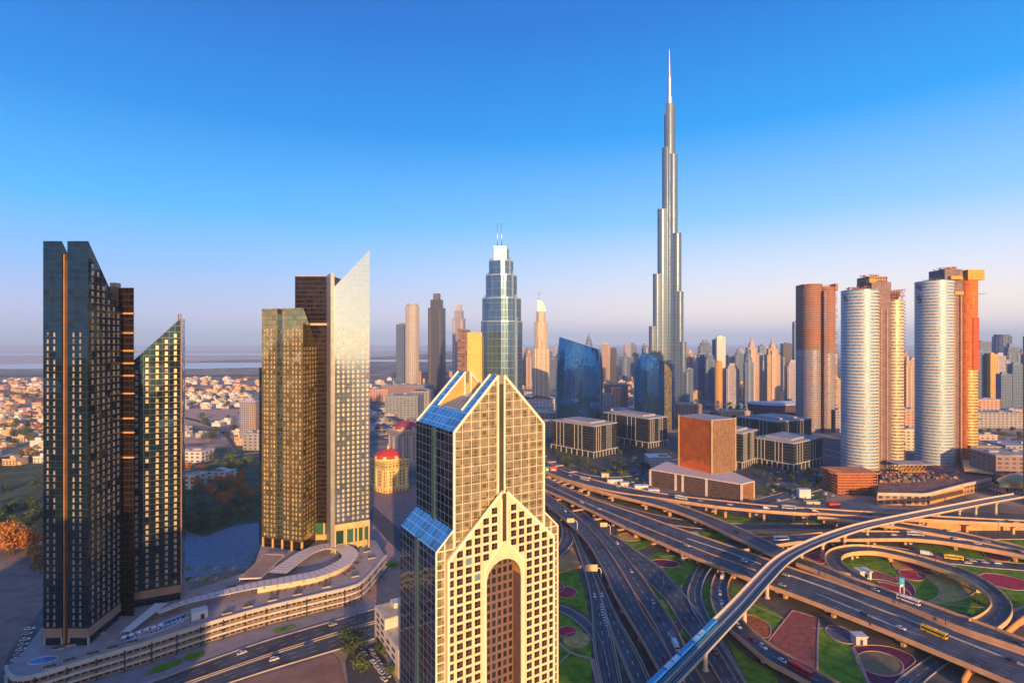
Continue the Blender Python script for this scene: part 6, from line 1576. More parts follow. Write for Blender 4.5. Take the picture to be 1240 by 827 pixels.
def train():
    i0 = min(range(len(mc)), key=lambda i: abs((mc[i].x / mc[i].y) * F + 620 - 872)); 
    def along(s):
        acc = 0; i = i0
        while i > 0:
            L_ = (mc[i] - mc[i - 1]).length
            if acc + L_ >= s: return mc[i].lerp(mc[i - 1], (s - acc) / L_), (mc[i] - mc[i - 1]).normalized()
            acc += L_; i -= 1
        return mc[0], (mc[1] - mc[0]).normalized()
    p0, t0 = along(0); T = thing("metro_train", "blue metro train running on the curved rail viaduct", "train", (p0.x, p0.y, MZ))
    blue = facade("train_blue", (0.02, 0.2, 0.5), (0.03, 0.28, 0.6), 2.2, 4, .8, .5, .12, .5, .25, .2, tilt=.02); white = solid("train_white", (0.65, 0.7, 0.72), .3, .1)
    win = solid("train_window", (0.03, 0.05, 0.07), .08, .3)
    for k in range(6):
        s0, s1 = k * 15.0 + .25, k * 15.0 + 14.6
        a, _ = along(s0); b, _ = along(s1); t = (a - b).normalized(); nr = Vector((-t.y, t.x, 0)); off = nr * 2.2
        def P(f, o, z): q = b.lerp(a, f) + off + nr * o; return (q.x, q.y, MZ + .25 + z)
        prof = [(-1.4, .2), (-1.45, 1.5), (-1.4, 2.9), (-1.0, 3.5), (1.0, 3.5), (1.4, 2.9), (1.45, 1.5), (1.4, .2)]
        rings = []
        for f in ((0, .02, .93, 1) if k == 0 else (0, .02, .98, 1)):
            sc2 = .93 if f in (0, 1) else 1; zs = (.6 if (f == 1 and k == 0) else sc2)
            rings.append([P(f, o * sc2, z * zs) for o, z in prof])
        m = MB(); m.loft([r_[::-1] for r_ in rings]); o = m.build("carriage", blue, T)
        m = MB(); m.face([P(.03, -.95, 3.53), P(.03, .95, 3.53), P(.45, .95, 3.53), P(.45, -.95, 3.53)][::-1]); m.face([P(.55, -.95, 3.53), P(.55, .95, 3.53), P(.95, .95, 3.53), P(.95, -.95, 3.53)][::-1])
        m.build("roof_panel", white if k % 2 else MATS.get("train_roof") or solid("train_roof", (0.03, 0.3, 0.62), .35, .1), o)
        for sd in (-1, 1):
            m = MB(); q = [P(.06, sd * 1.47, 1.5), P(.94, sd * 1.47, 1.5), P(.94, sd * 1.44, 2.5), P(.06, sd * 1.44, 2.5)]; m.face(q); m.build("window_band", win, o)
train()

# ------------------------------------------------------------------ lawns and planted beds of the interchange
sheet("ground_cover", [(560, 560), (640, 556), (700, 580), (800, 612), (1000, 622), (1100, 640), (1260, 640), (1400, 660), (1400, 870), (560, 900)], .1, solid("verge_soil", (0.075, 0.06, 0.06), .95, var=.4, scale=.08, c2=(.1, .09, .07)))
def lawn(pts, mat=None, z=.16, sm=False): return sheet("lawn", pts, z, mat or grass_m, smooth=sm)
lawn([(640, 690), (668, 690), (690, 676), (699, 690), (708, 716), (713, 745), (696, 735), (676, 728), (640, 724)])
lawn([(640, 742), (676, 741), (690, 748), (706, 764), (716, 782), (716, 850), (640, 850)])
lawn([(715, 700), (724, 698), (737, 722), (733, 726)]); lawn([(772, 690), (778, 694), (800, 722), (822, 748), (836, 776), (818, 762), (802, 738), (788, 718)])
lawn([(750, 628), (790, 640), (800, 655), (770, 668), (745, 650)]); lawn([(800, 668), (848, 682), (832, 700), (826, 712), (806, 694), (786, 674)]); lawn([(852, 708), (858, 700), (860, 722), (866, 745), (870, 760), (856, 742), (851, 722)])
lawn([(900, 733), (920, 730), (949, 746), (934, 764), (926, 776), (905, 752)]); lawn([(887, 705), (905, 718), (896, 738), (885, 722)])
lawn([(991, 760), (999, 759), (1032, 783), (1042, 805), (1052, 835), (1010, 835), (990, 814)])
lawn([(840, 625), (880, 622), (925, 632), (1000, 630), (1000, 634), (880, 634), (845, 629)]); lawn([(830, 645), (868, 642), (905, 660), (900, 668), (870, 657)])
lawn([(1190, 653), (1245, 654), (1300, 656), (1300, 672), (1245, 666), (1200, 660)]); lawn([(1100, 660), (1140, 660), (1200, 668), (1240, 678), (1240, 682), (1180, 676), (1120, 667)])
lawn([(1140, 682), (1170, 685.5), (1240, 692), (1330, 700), (1330, 760), (1240, 735), (1230, 738), (1222, 722), (1205, 707), (1180, 694)])
lawn([(880, 772), (905, 795), (940, 815), (950, 860), (915, 850), (895, 806)]); lawn([(1012, 676), (1060, 672), (1110, 682), (1160, 700), (1180, 712), (1196, 726), (1198, 734), (1182, 745), (1140, 735), (1095, 720), (1040, 695)], z=.15)
lawn([(670, 555), (700, 568), (760, 585), (790, 590), (770, 575), (720, 560), (690, 548)], scrub)
lawn([(880, 596), (930, 600), (1000, 606), (1000, 598), (940, 590), (905, 592)], scrub)
def bed(label, pts, mat, z=.22, sm=True, kerb=True, name="flower_bed"):
    P = [W(x, y, z) for x, y in pts]
    Q = [Vector((q[0], q[1], z)) for q in cat_rom([(p.x, p.y) for p in P] + [(P[0].x, P[0].y)], 6 * len(P))[:-1]] if sm else P
    a = sum(Q[i].x * Q[(i + 1) % len(Q)].y - Q[(i + 1) % len(Q)].x * Q[i].y for i in range(len(Q)))
    if a < 0: Q.reverse()
    c = sum(Q, Vector()) / len(Q); T = thing(name, label, "flower bed", (c.x, c.y, 0))
    m = MB(); m.face(Q); m.build("planting", mat, T)
    if kerb:
        m = MB(); pl = [(q.x, q.y) for q in Q]; pl.append(pl[0]); offset_strip(m, pl, 0, z + .25, .45, .6); m.build("kerb", MATS["paving_pink"] if kerb is True else kerb, T)
def ell(cx, cy, rx, ry, rot=0, n=14):
    return [(cx + rx * math.cos(t) * math.cos(R(rot)) - ry * math.sin(t) * math.sin(R(rot)), cy + rx * math.cos(t) * math.sin(R(rot)) + ry * math.sin(t) * math.cos(R(rot))) for t in [2 * math.pi * i / n for i in range(n)]]
bed("small red oval bed beside the gabled tower's right flank", ell(686, 717, 12, 6.4), soil_red); bed("orange oval bed half hidden by the gabled tower, touching the red one", ell(673, 711, 10, 6.5), soil_brick, .2)
bed("crimson round bed on the lower lawn by the gabled tower", ell(687, 764.5, 11, 6.5), soil_red, .24); bed("tan round bed overlapping the crimson one on the lower lawn", ell(698, 774.5, 15.5, 9), grass_dry, .21)
bed("large tan bed filling the right half of the oval loop", [(1110, 690), (1130, 692), (1160, 702), (1182, 712), (1170, 723), (1148, 729), (1122, 729.5), (1136, 722), (1137, 712), (1126, 702), (1112, 697)], grass_dry, .26)
bed("red wedge bed against the far side of the oval loop", [(1084, 679), (1100, 680.5), (1122, 684), (1133, 689), (1131, 694), (1121, 695), (1108, 690), (1094, 684)], soil_red, .3)
bed("small red oval bed inside the loop between lawn and tan bed", ell(1105, 695.6, 16.5, 6.2, 12), soil_red, .34)
bed("tan crescent bed above the small red oval inside the loop", [(1082, 678), (1090, 681), (1105, 687), (1118, 694), (1098, 690), (1086, 689), (1081, 683)], grass_dry, .28)
bed("pink paved bed round the white kiosk inside the loop", [(1038, 689), (1050, 689.5), (1070, 694), (1085, 701), (1086, 706), (1070, 702), (1052, 700), (1040, 696)], soil_brick, .25)
bed("red bed along the frontage road below the blue mast", [(1062, 704), (1074, 706), (1090, 711), (1103, 719), (1102, 725), (1088, 720), (1072, 712)], soil_red, .27)
bed("dark plum path bed behind the blue mast", [(1085, 698), (1094, 701), (1104, 708), (1108, 717), (1105, 723), (1099, 714), (1090, 706)], soil_plum, .29)
bed("long red striped bed on the lawn at the far right of the loop", [(1185, 696), (1196, 694), (1220, 697), (1245, 705), (1248, 712), (1230, 714), (1206, 709), (1190, 703)], soil_red, .28)
bed("large brick-red planted field between the queue ramp and the main flyover", [(960, 739), (975, 743), (991, 748.5), (990, 775), (989, 816), (960, 797), (929, 778), (943, 760)], soil_brick, .25, False)
bed("rust-red planted strip inside the bend of the queue ramp", [(905, 744), (914, 746), (930, 755), (933, 766), (927, 772), (914, 764), (902, 752)], solid("soil_rust", (0.32, 0.1, 0.03), .95, var=.5, scale=.4), .26)
bed("tan oval bed ringed by plum soil under the main flyover", ell(1065.5, 803, 29, 13.5, 14), solid("olive_bed", (0.19, 0.15, 0.07), .95, var=.3, scale=.3), .3)
bed("plum wedge bed under the main flyover at the bottom", [(1034, 782), (1060, 781), (1085, 785), (1108, 798), (1095, 812), (1082, 828), (1056, 828), (1045, 806)], soil_plum, .22)
bed("striped grey oval bed beside the grey kiosk under the flyover", ell(1019, 768, 20, 8.5, 22), solid("striped_bed", (0.12, 0.1, 0.12), .95, var=.6, scale=.5), .26)
bed("dark oval bed under the main flyover near the slip road bend", ell(805, 682, 18, 4.5, 5), soil_plum, .24); bed("round pink bed beside the curved viaduct under the metro line", ell(818, 760, 8, 7), soil_brick, .24)
bed("olive lawn bed beside a flyover pier left of the ground road", ell(762, 650, 14, 4.5, 4), grass_dry, .24); bed("dark red bed behind the oval loop under the lower flyover", [(1190, 668), (1208, 671), (1222, 678), (1214, 679), (1196, 675)], soil_plum, .24); bed("deep red bed left of the oval loop's tight bend", [(975, 672), (990, 668), (999, 671), (997, 682), (984, 677)], soil_red, .24)
bed("bright orange paved wedge between the loop road and the split ground road", [(675, 677), (686, 671), (693, 662), (698, 674), (704, 688), (688, 688), (676, 690)], solid("wedge_orange", (0.6, 0.26, 0.07), .9, var=.2, scale=.2), .24, False)
wall_thing("low amber wall at the foot of the orange paved wedge", [(660, 699), (677, 694.5), (691, 690.5), (704, 687)], 0.1, 1.6, .6, MATS["orange_wall"])
bed("red sloping strip between the two lanes left of the pink-walled viaduct", [(701, 643), (708, 652), (718, 671), (724, 682), (716, 678), (708, 664)], soil_brick, .26, False, False); bed("red sloping strip between the pink-walled viaduct and the curved one", [(734, 668), (748, 690), (760, 709), (758, 712), (746, 694), (735, 676)], soil_brick, .26, False, False)
def path(px, w, z=.3, mat=None):
    P = cat_rom([tuple(W(x, y, z)[:2]) for x, y in px], 24); m = MB(); ribbon_sheet(m, [tuple(p) for p in P], w, z, .1); m.build("path", mat or MATS["paving_pink"], kind='structure')
path([(640, 752), (676, 777), (690, 789), (717, 797)], 1.6); path([(717, 797), (722, 812), (726, 832), (730, 860)], 3.4); path([(640, 830), (676, 803), (690, 790)], .8); path([(900, 727), (922, 736), (949, 748.5)], .8); path([(992, 749), (990, 775), (990, 818)], 1.0, .32); path([(1032, 783), (1042, 806), (1054, 832)], 1.0, .32)
path([(985, 760), (999, 760), (1012, 762)], .8); path([(852, 728), (862, 722), (869, 718)], .7); path([(1110, 729), (1160, 733), (1198, 735)], .8); path([(1225, 738), (1240, 734), (1290, 728)], .8); path([(1118, 681), (1150, 686), (1190, 696)], .8); path([(800, 674), (830, 671), (848, 668)], .7); path([(780, 700), (788, 703), (795, 702)], .7)
m = MB()      # hatched gore between the split lanes
for i in range(13):
    f = i / 12; y = 731 + 38 * f; x = 728.5 + 9 * f; hw = .6 + 2.2 * math.sin(math.pi * min(1, f + .25))
    a, b, c, d = W(x - hw, y, .56), W(x + hw, y - .8, .56), W(x + hw, y + .5, .56), W(x - hw, y + 1.3, .56); m.face([d, c, b, a])
m.build("chevron_marking", paint_white, kind='structure')
def kiosk(px, py, w, h, label, mat):
    c = W(px, py, .3); T = thing("kiosk", label, "kiosk", (c.x, c.y, .3))
    m = MB(); m.box(c.x - w, c.x + w, c.y - w * .8, c.y + w * .8, .1, h); m.build("wall", mat, T)
    m = MB(); m.prism([(c.x - w * 1.15, c.y - w), (c.x + w * 1.15, c.y - w), (c.x + w * 1.15, c.y + w), (c.x - w * 1.15, c.y + w)], h, h + .6, True, True); m.build("roof", mat, T)
    m = MB(); m.box(c.x - w * .25, c.x + w * .25, c.y - w * .8 - .06, c.y - w * .7, .1, h * .7); m.build("door", dark_steel, T)
kiosk(1045, 699, 4.0, 5.5, "cream kiosk standing on the pink paving inside the oval loop", solid("kiosk_cream", (0.7, 0.62, 0.5), .7, var=.1))
kiosk(1040, 778, 3.0, 4.6, "pale grey pillared kiosk under the main flyover", solid("kiosk_grey", (0.5, 0.5, 0.5), .7, var=.1)); kiosk(838, 652, 5, 4, "flat-roofed kiosk between the main flyover and the branch", solid("kiosk_tan", (0.5, 0.4, 0.3), .7, var=.1)); kiosk(830, 677, 3.5, 5, "grey service hut in the shade under the main flyover", MATS["kiosk_grey"])
def mast_sign():
    c = W(1092, 722, .3); T = thing("totem_sign", "tall white-and-blue totem sign beside the frontage road", "sign", (c.x, c.y, .3))
    for x in (-1.2, 1.4):
        m = MB(); m.tube([(c.x + x, c.y, 0), (c.x + x, c.y, 9)], .3, 6); m.build("post", paint_white, T)
    m = MB(); m.box(c.x - 1.7, c.x + 1.5, c.y - .3, c.y + .3, 6.5, 12.5); m.build("panel", solid("sign_blue", (0.05, 0.35, 0.6), .4, var=.5, scale=.35), T)
    m = MB(); m.box(c.x - 1.3, c.x + .7, c.y - .36, c.y - .31, 6.8, 8.6); m.build("panel_white", paint_white, T)
mast_sign()
def gantry(px, py, z, w, h, label, arm=1):
    b = W(px, py, z); T = thing("gantry_sign", label, "road sign", tuple(b))
    ph = 8.5
    m = MB(); m.tube([(b.x, b.y, z), (b.x, b.y, z + ph - 2), (b.x - arm * .8, b.y, z + ph - .4), (b.x - arm * 2.4, b.y, z + ph)], .28, 6); m.tube([(b.x - arm * 2.4, b.y, z + ph), (b.x - arm * (w + 3), b.y, z + ph)], .22, 6); m.build("post", paint_white, T)
    m = MB(); x0, x1 = sorted((b.x - arm * 2.6, b.x - arm * (2.6 + w))); m.box(x0, x1, b.y - .35, b.y - .1, z + ph - h / 2, z + ph + h / 2); m.build("sign_board", solid("sign_back", (0.66, 0.5, 0.26), .6, .1, var=.1), T)
    for i in range(4):
        m = MB(); x = x0 + (x1 - x0) * (i + .5) / 4; m.box(x - .12, x + .12, b.y - .5, b.y - .36, z + ph - h / 2, z + ph + h / 2); m.build("stiffener", MATS["sign_back"], T)
gantry(699, 642, 6, 6, 3.6, "tan-backed road sign on a bent pole over the viaduct, upper left of the three"); gantry(739, 647, .5, 6, 3.6, "tan-backed road sign on a bent pole over the ground road right of the viaduct"); gantry(728, 702, .5, 8.5, 4.6, "largest tan-backed road sign over the split ground road")
def billboards():
    b = W(666, 572, 8)
    for i, (c, x, w, l) in enumerate((((0.02, 0.36, 0.22), -3.5, 2.4, "green round-cornered roadside sign at the start of the upper flyover"), ((0.62, 0.06, 0.04), 4.2, 4.0, "red and white roadside billboard at the start of the upper flyover"))):
        T = thing("billboard", l, "sign", (b.x + x, b.y, 8)); m = MB(); m.box(b.x + x - w, b.x + x + w, b.y - .3, b.y + .3, 10, 15); m.build("panel", solid("board%d" % i if False else ("board_green" if i == 0 else "board_red"), c, .5), T)
        m = MB(); m.box(b.x + x - w * .5, b.x + x + w * .6, b.y - .36, b.y - .31, 10.6, 12.2); m.build("panel_white", paint_white, T)
        for s in (-.6, .6):
            m = MB(); m.tube([(b.x + x + s * w, b.y + .5, 7.5), (b.x + x + s * w, b.y + .5, 14)], .2, 5); m.build("post", steel, T)
billboards()
# boulevard on the left
road("boulevard_a", [(60, 872), (120, 848), (180, 827), (250, 801), (320, 776.5), (390, 756), (454, 737), (520, 716)], [(100, 878), (160, 852), (223, 827), (260, 814), (325, 791.5), (398, 768), (455, 751), (530, 728)], .5, 60, 3, False, parapet=1)
road("boulevard_b", [(104, 880), (165, 854), (227, 829), (262, 816), (326, 794), (398, 771), (455, 754), (530, 731)], [(140, 884), (205, 854), (266, 830), (290, 822), (332, 808.5), (401, 788), (455, 772), (530, 750)], .5, 60, 3, False, parapet=1)
# ------------------------------------------------------------------ low-rise city
rnd = random.Random(21)
VM = {'white': solid("villa_white", (0.62, 0.58, 0.53), .85, var=.12, scale=.1), 'sand': solid("villa_sand", (0.52, 0.38, 0.25), .85, var=.15, scale=.1), 'red': solid("villa_red_roof", (0.42, 0.14, 0.1), .8, var=.2, scale=.1), 'grey': solid("villa_grey", (0.36, 0.36, 0.38), .85, var=.15, scale=.1)}
def villa_mesh(k, seed):
    r = random.Random(seed); m = MB(); w, d, h = r.uniform(7, 10), r.uniform(6, 9), r.uniform(6, 8.5)
    m.box(-w, w, -d, d, 0, h); m.box(-w - .3, w + .3, -d - .3, -d, h - .4, h + .9); m.box(-w - .3, w + .3, d, d + .3, h - .4, h + .9)
    if k == 'red':
        m.m = 1
        a = [(-w - .8, -d - .8, h), (w + .8, -d - .8, h), (w + .8, d + .8, h), (-w - .8, d + .8, h)]; p, q = (-w * .5, 0, h + 3.4), (w * .5, 0, h + 3.4)
        m.face([a[0], a[1], q, p]); m.face([a[1], a[2], q]); m.face([a[2], a[3], p, q]); m.face([a[3], a[0], p]); m.m = 0
    else:
        m.m = 1; m.box(-w * .5, w * .2, -d * .3, d * .6, h, h + 3.2); m.box(w * .35, w * .75, -d * .6, -d * .1, h, h + 1.6); m.m = 0
        m.box(w + .01, w + 4, -d * .7, d * .5, 0, h * .55)
    m.m = 2
    for i in range(4):
        x = -w * .75 + i * w * .5; m.box(x - .8, x + .8, -d - .36, -d - .31, 1, 2.6); m.box(x - .8, x + .8, -d - .36, -d - .31, h - 3.2, h - 1.6)
    return m
VP = {}
for k in VM:
    for s in range(3): VP[(k, s)] = (villa_mesh(k, s * 7 + len(k)), None)
VLAB = {'white': ("small white flat-roofed villa in the low district at the left", "white villas of the left district"), 'sand': ("small sand-coloured flat-roofed villa in the low district at the left", "sand villas of the left district"), 'red': ("small villa with a reddish hipped roof in the low district at the left", "red-roofed villas of the left district"), 'grey': ("small grey flat-roofed house in the low district at the left", "grey houses of the left district")}
def villa(x, y, k, s, rz, sc_=1.0):
    m, o = VP[(k, s)]
    if o is None:
        o = m.build("villa", [VM['sand' if k == 'red' else k], VM['red'] if k == 'red' else solid("villa_roof_" + k, tuple(min(.7, c * 1.1) for c in {'white': (.6, .56, .5), 'sand': (.5, .38, .28), 'grey': (.32, .33, .36)}.get(k, (.5, .4, .3))), .85, var=.2), dark_steel]); VP[(k, s)] = (m, o); v = o
    else: v = o.copy(); col.objects.link(v)
    v.location = (x, y, 0); v.rotation_euler = (0, 0, rz); v.scale = (sc_, sc_, sc_)
    tag(v, VLAB[k][0], "villa", VLAB[k][1])
cnt = 0; placed = []
def scatter(n, x0, x1, y0, y1, mix, gap=24, sc_=1.0, ok=None):
    global cnt
    t = 0; c0 = 0
    while c0 < n and t < n * 30:
        t += 1
        gx, gy = rnd.uniform(x0, x1), rnd.uniform(y0, y1)
        if any(abs(gx - a) < gap and abs(gy - b) < gap for a, b in placed[-400:]): continue
        if ok and not ok(gx, gy): continue
        placed.append((gx, gy)); villa(gx, gy, rnd.choice(mix), rnd.randint(0, 2), rnd.choice([0, .12, 1.57, -.2, 1.7]), sc_ * rnd.uniform(.85, 1.2)); c0 += 1
inview = lambda lo_, hi_: (lambda x, y: lo_ < x / y * F + 620 < hi_)
scatter(62, -1100, -520, 1350, 1750, ['white', 'white', 'grey', 'sand'], 22, 1.0, inview(205, 300))
scatter(46, -1500, -600, 1800, 2500, ['sand', 'red', 'sand', 'white'], 24, 1.15, inview(200, 320))
scatter(86, -2200, -800, 1000, 2400, ['red', 'red', 'sand', 'white'], 24, 1.15, inview(-40, 58))
scatter(46, -1200, -600, 720, 1300, ['sand', 'sand', 'white'], 22, 1.1, inview(-40, 58))
scatter(10, -640, -400, 850, 1150, ['white', 'sand', 'grey'], 20, .9, inview(222, 312))
scatter(22, -520, -260, 900, 1300, ['grey', 'white', 'grey'], 26, 1.1, inview(448, 482))
scatter(20, -560, -330, 1500, 2400, ['sand', 'white'], 26, 1.2, inview(446, 490))
# the mall and mid-distance halls: (px0, px1, top, base, colour, label)
def hall(px0, px1, top, base, c, label, name="low_building", cat="building", depth=50, kind=0):
    d = F * CZ / (base - HY); x0, x1 = XD(px0, d), XD(px1, d); z = max(5, ZD(top, d)); T = thing(name, label, cat, ((x0 + x1) / 2, d, 0))
    wm = facade("hall_%s" % c, {'salmon': (.5, .28, .2), 'cream': (.56, .48, .38), 'blue': (.22, .26, .32), 'grey': (.3, .3, .32), 'plum': (.24, .17, .19), 'sandy': (.46, .36, .27), 'white': (.55, .53, .5)}[c], (.1, .1, .12), 8, 5, .5, .45, .3, .3, tilt=.02)
    m = MB(); a = rnd.uniform(-.06, .06); ft = [(x0, d), (x1, d - 3), (x1 + 4, d + depth), (x0 + 5, d + depth + 2)]
    m.prism(ft, 0, z, False); m.build("wall", wm, T)
    cx, cy = sum(p[0] for p in ft) / 4, sum(p[1] for p in ft) / 4
    m = MB(); m.prism([(cx + (x - cx) * 1.02, cy + (y - cy) * 1.02) for x, y in ft], z, z + 1.0, True, True)
    m.build("roof", roof_pale if c in ('cream', 'salmon', 'sandy', 'white') else roof_grey, T)
    if kind == 1:      # shallow vaulted roof
        m = MB()
        for i in range(8):
            def q(j, b): f = j / 8; return (x0 + 3 + (x1 - x0 - 6) * f, d + (3 if b == 0 else depth - 3), z + 1.0 + (x1 - x0) * .1 * math.sin(math.pi * f))
            m.face([q(i, 0), q(i + 1, 0), q(i + 1, 1), q(i, 1)])
        m.build("vault", solid("vault_pale", (0.55, 0.5, 0.46), .7, var=.12), T)
    else:
        n = max(2, int((x1 - x0) / 22))
        for i in range(n):
            m = MB(); x = x0 + (x1 - x0) * (i + .5) / n + rnd.uniform(-3, 3); y = d + rnd.uniform(8, depth - 14); w = rnd.uniform(2, 6); m.box(x - w, x + w, y - 3, y + 3, z + 1.0, z + 1 + rnd.uniform(1.2, 3.5)); m.build("roof_unit", roof_grey, T)
HL = [(488, 552, 450.5, 470, 'salmon', "long salmon mall block below the beige and dark towers", 70, 0), (512, 548, 459, 476, 'cream', "pale vaulted mall hall in front of the salmon block", 50, 1), (462, 520, 467, 486, 'plum', "plum mall wing with a pinkish roof left of the vaulted hall", 60, 0), (448, 470, 472, 486, 'salmon', "low salmon shed at the pale slab tower's right edge", 40, 0),
 (466, 506, 480, 506, 'blue', "bluish shaded mall wing above the red-domed hotels", 60, 0), (498, 520, 474, 500, 'grey', "grey mall entrance block with a rounded front behind the gabled tower", 40, 1),
 (622, 652, 474, 484, 'grey', "grey low hall below the crescent-crowned hotel", 50, 1), (628, 672, 484, 500, 'white', "pale vaulted mall hall right of the gabled tower's peak", 60, 1), (630, 670, 492, 506, 'cream', "cream low mall roof right of the gabled tower", 40, 0), (640, 678, 500, 516, 'salmon', "salmon low mall wing just above the gabled tower's right eave", 40, 0), (655, 682, 512, 530, 'blue', "blue shaded low hall left of the slanted blue tower's foot", 40, 0),
 (726, 742, 478, 500, 'blue', "blue low block right of the slanted blue tower's foot", 30, 0), (732, 760, 466, 492, 'plum', "plum office block with an orange-lit striped side between the blue glass towers", 34, 0), (741, 752, 470, 495, 'salmon', "orange striped stair block between the blue glass towers", 14, 0), (740, 770, 496, 512, 'sandy', "sandy low block with an orange roof front between the blue glass towers", 30, 0),
 (820, 850, 490, 512, 'plum', "plum low block at the foot of the sail tower", 40, 0), (829, 848, 498, 508, 'cream', "cream low villa block by the lake park", 20, 0),
 (1012, 1062, 497, 524, 'grey', "plain grey low block between the round towers' feet", 30, 0), (1000, 1024, 478, 498, 'sandy', "sandy block at the brown-topped tower's foot", 30, 0), (1092, 1116, 496, 520, 'salmon', "salmon low block between the two silver-banded towers", 30, 0), (1090, 1114, 520, 545, 'cream', "cream low block between the two silver-banded towers, below the salmon one", 30, 0),
 (1180, 1210, 484, 508, 'salmon', "salmon sunlit mid-rise right of the orange-netted tower", 40, 0), (1176, 1240, 500, 518, 'grey', "long grey car-park hall below the salmon mid-rise", 40, 0), (1180, 1206, 527, 540, 'sandy', "small pink-sand wing with trees in front, right of the orange-netted tower", 20, 0), (1176, 1210, 541, 572, 'plum', "plum mall wall with a round tower front by the rail station", 40, 0), (1206, 1262, 552, 590, 'plum', "large shaded mall wall above the golden station shell", 40, 0), (1222, 1262, 496, 506, 'sandy', "sandy low hall with a lit turret at the right edge", 30, 0), (1218, 1262, 540, 552, 'grey', "grey flat mall roof at the right edge", 40, 0),
 (870, 915, 498, 508, 'sandy', "sandy low pavilion behind the copper block by the park", 20, 0), (990, 1012, 508, 522, 'salmon', "brick low block at the foot of the brown-topped tower", 24, 0), (216, 246, 547, 560, 'white', "white low building with bright roof ledges beside the park road", 22, 0), (222, 236, 576, 592, 'cream', "sunlit cream villa block among the orange trees", 18, 0), (250, 275, 572, 580, 'white', "white flat pavilion among the park trees", 16, 1), (294, 318, 525, 545, 'grey', "grey low annex at the foot of the plain grey slab", 24, 0)]
for a, b, t, bs, c, l, dp, kd in HL: hall(a, b, t, bs, c, l, depth=dp, kind=kd)
# old-town cluster
OT = {}
for kk in range(3):
    r = random.Random(kk); m = MB(); w, h = r.uniform(9, 14), r.uniform(12, 22); m.box(-w, w, -10, 10, 0, h); m.box(-w * .4, w * .3, -6, 6, h, h + 5); m.box(-w * .95, -w * .6, -9.8, -5, h, h + 3)
    m.m = 1
    for i in range(5):
        for j in range(int(h / 4)): x = -w * .8 + i * w * .4; m.box(x - .7, x + .7, -10.06, -10.01, 1.4 + 4 * j, 3.4 + 4 * j)
    OT[kk] = [m, None]
c0 = 0
for t in range(900):
    if c0 >= 70: break
    y = rnd.uniform(1450, 2300); px = rnd.choice([rnd.uniform(728, 800), rnd.uniform(728, 800), rnd.uniform(834, 905), rnd.uniform(620, 680)]); x = XD(px, y)
    if any(abs(x - a) < 26 and abs(y - b) < 24 for a, b in placed): continue
    placed.append((x, y)); k = rnd.randint(0, 2); m, o = OT[k]
    if o is None: o = m.build("townhouse", [VM['sand'], dark_steel]); OT[k][1] = o; v = o
    else: v = o.copy(); col.objects.link(v)
    v.location = (x, y, 0); v.rotation_euler = (0, 0, rnd.choice([0, .3, -.3, 1.57])); tag(v, "small sandy townhouse in the low quarter beneath the far towers", "townhouse", "sandy townhouses beneath the towers"); c0 += 1
# distant expressway ramps and roads through the left district
road("far_ramp", [(440, 486), (470, 500), (500, 514), (530, 527)], [(440, 491), (470, 506), (500, 521), (530, 535)], 8, 24, 3, True, "pale raised ramp passing behind the domed hotels, upper of two", pier_gap=40); road("far_ramp_low", [(440, 499), (465, 512), (490, 525), (520, 540)], [(440, 505), (465, 519), (490, 533), (520, 549)], 7, 24, 3, True, "pale raised ramp passing behind the domed hotels, lower of two", pier_gap=40)
road("park_road", [(180, 575), (230, 562), (280, 552), (330, 546), (380, 541)], [(180, 582), (230, 568), (280, 557), (330, 550), (380, 545)], .5, 30, 3, False, surf=asphalt_old); road("district_road", [(279, 461), (286, 472), (296, 485), (300, 495)], [(283, 461), (292, 472), (304, 485), (310, 495)], .6, 16, 2, False, mark=False, surf=asphalt_old); road("district_road_b", [(200, 500), (240, 508), (270, 520), (290, 545)], [(200, 503), (240, 511.5), (268, 524), (285, 548)], .6, 16, 2, False, mark=False, surf=asphalt_old)
road("office_road", [(672, 556), (700, 566), (740, 572), (790, 565), (830, 552)], [(672, 561), (700, 572), (742, 578), (795, 570), (836, 556)], .4, 30, 2, False, mark=False); road("office_road_b", [(910, 606), (950, 596), (985, 586), (1010, 575), (1022, 560)], [(925, 612), (960, 602), (995, 592), (1020, 580), (1030, 562)], .4, 20, 2, False, mark=False)

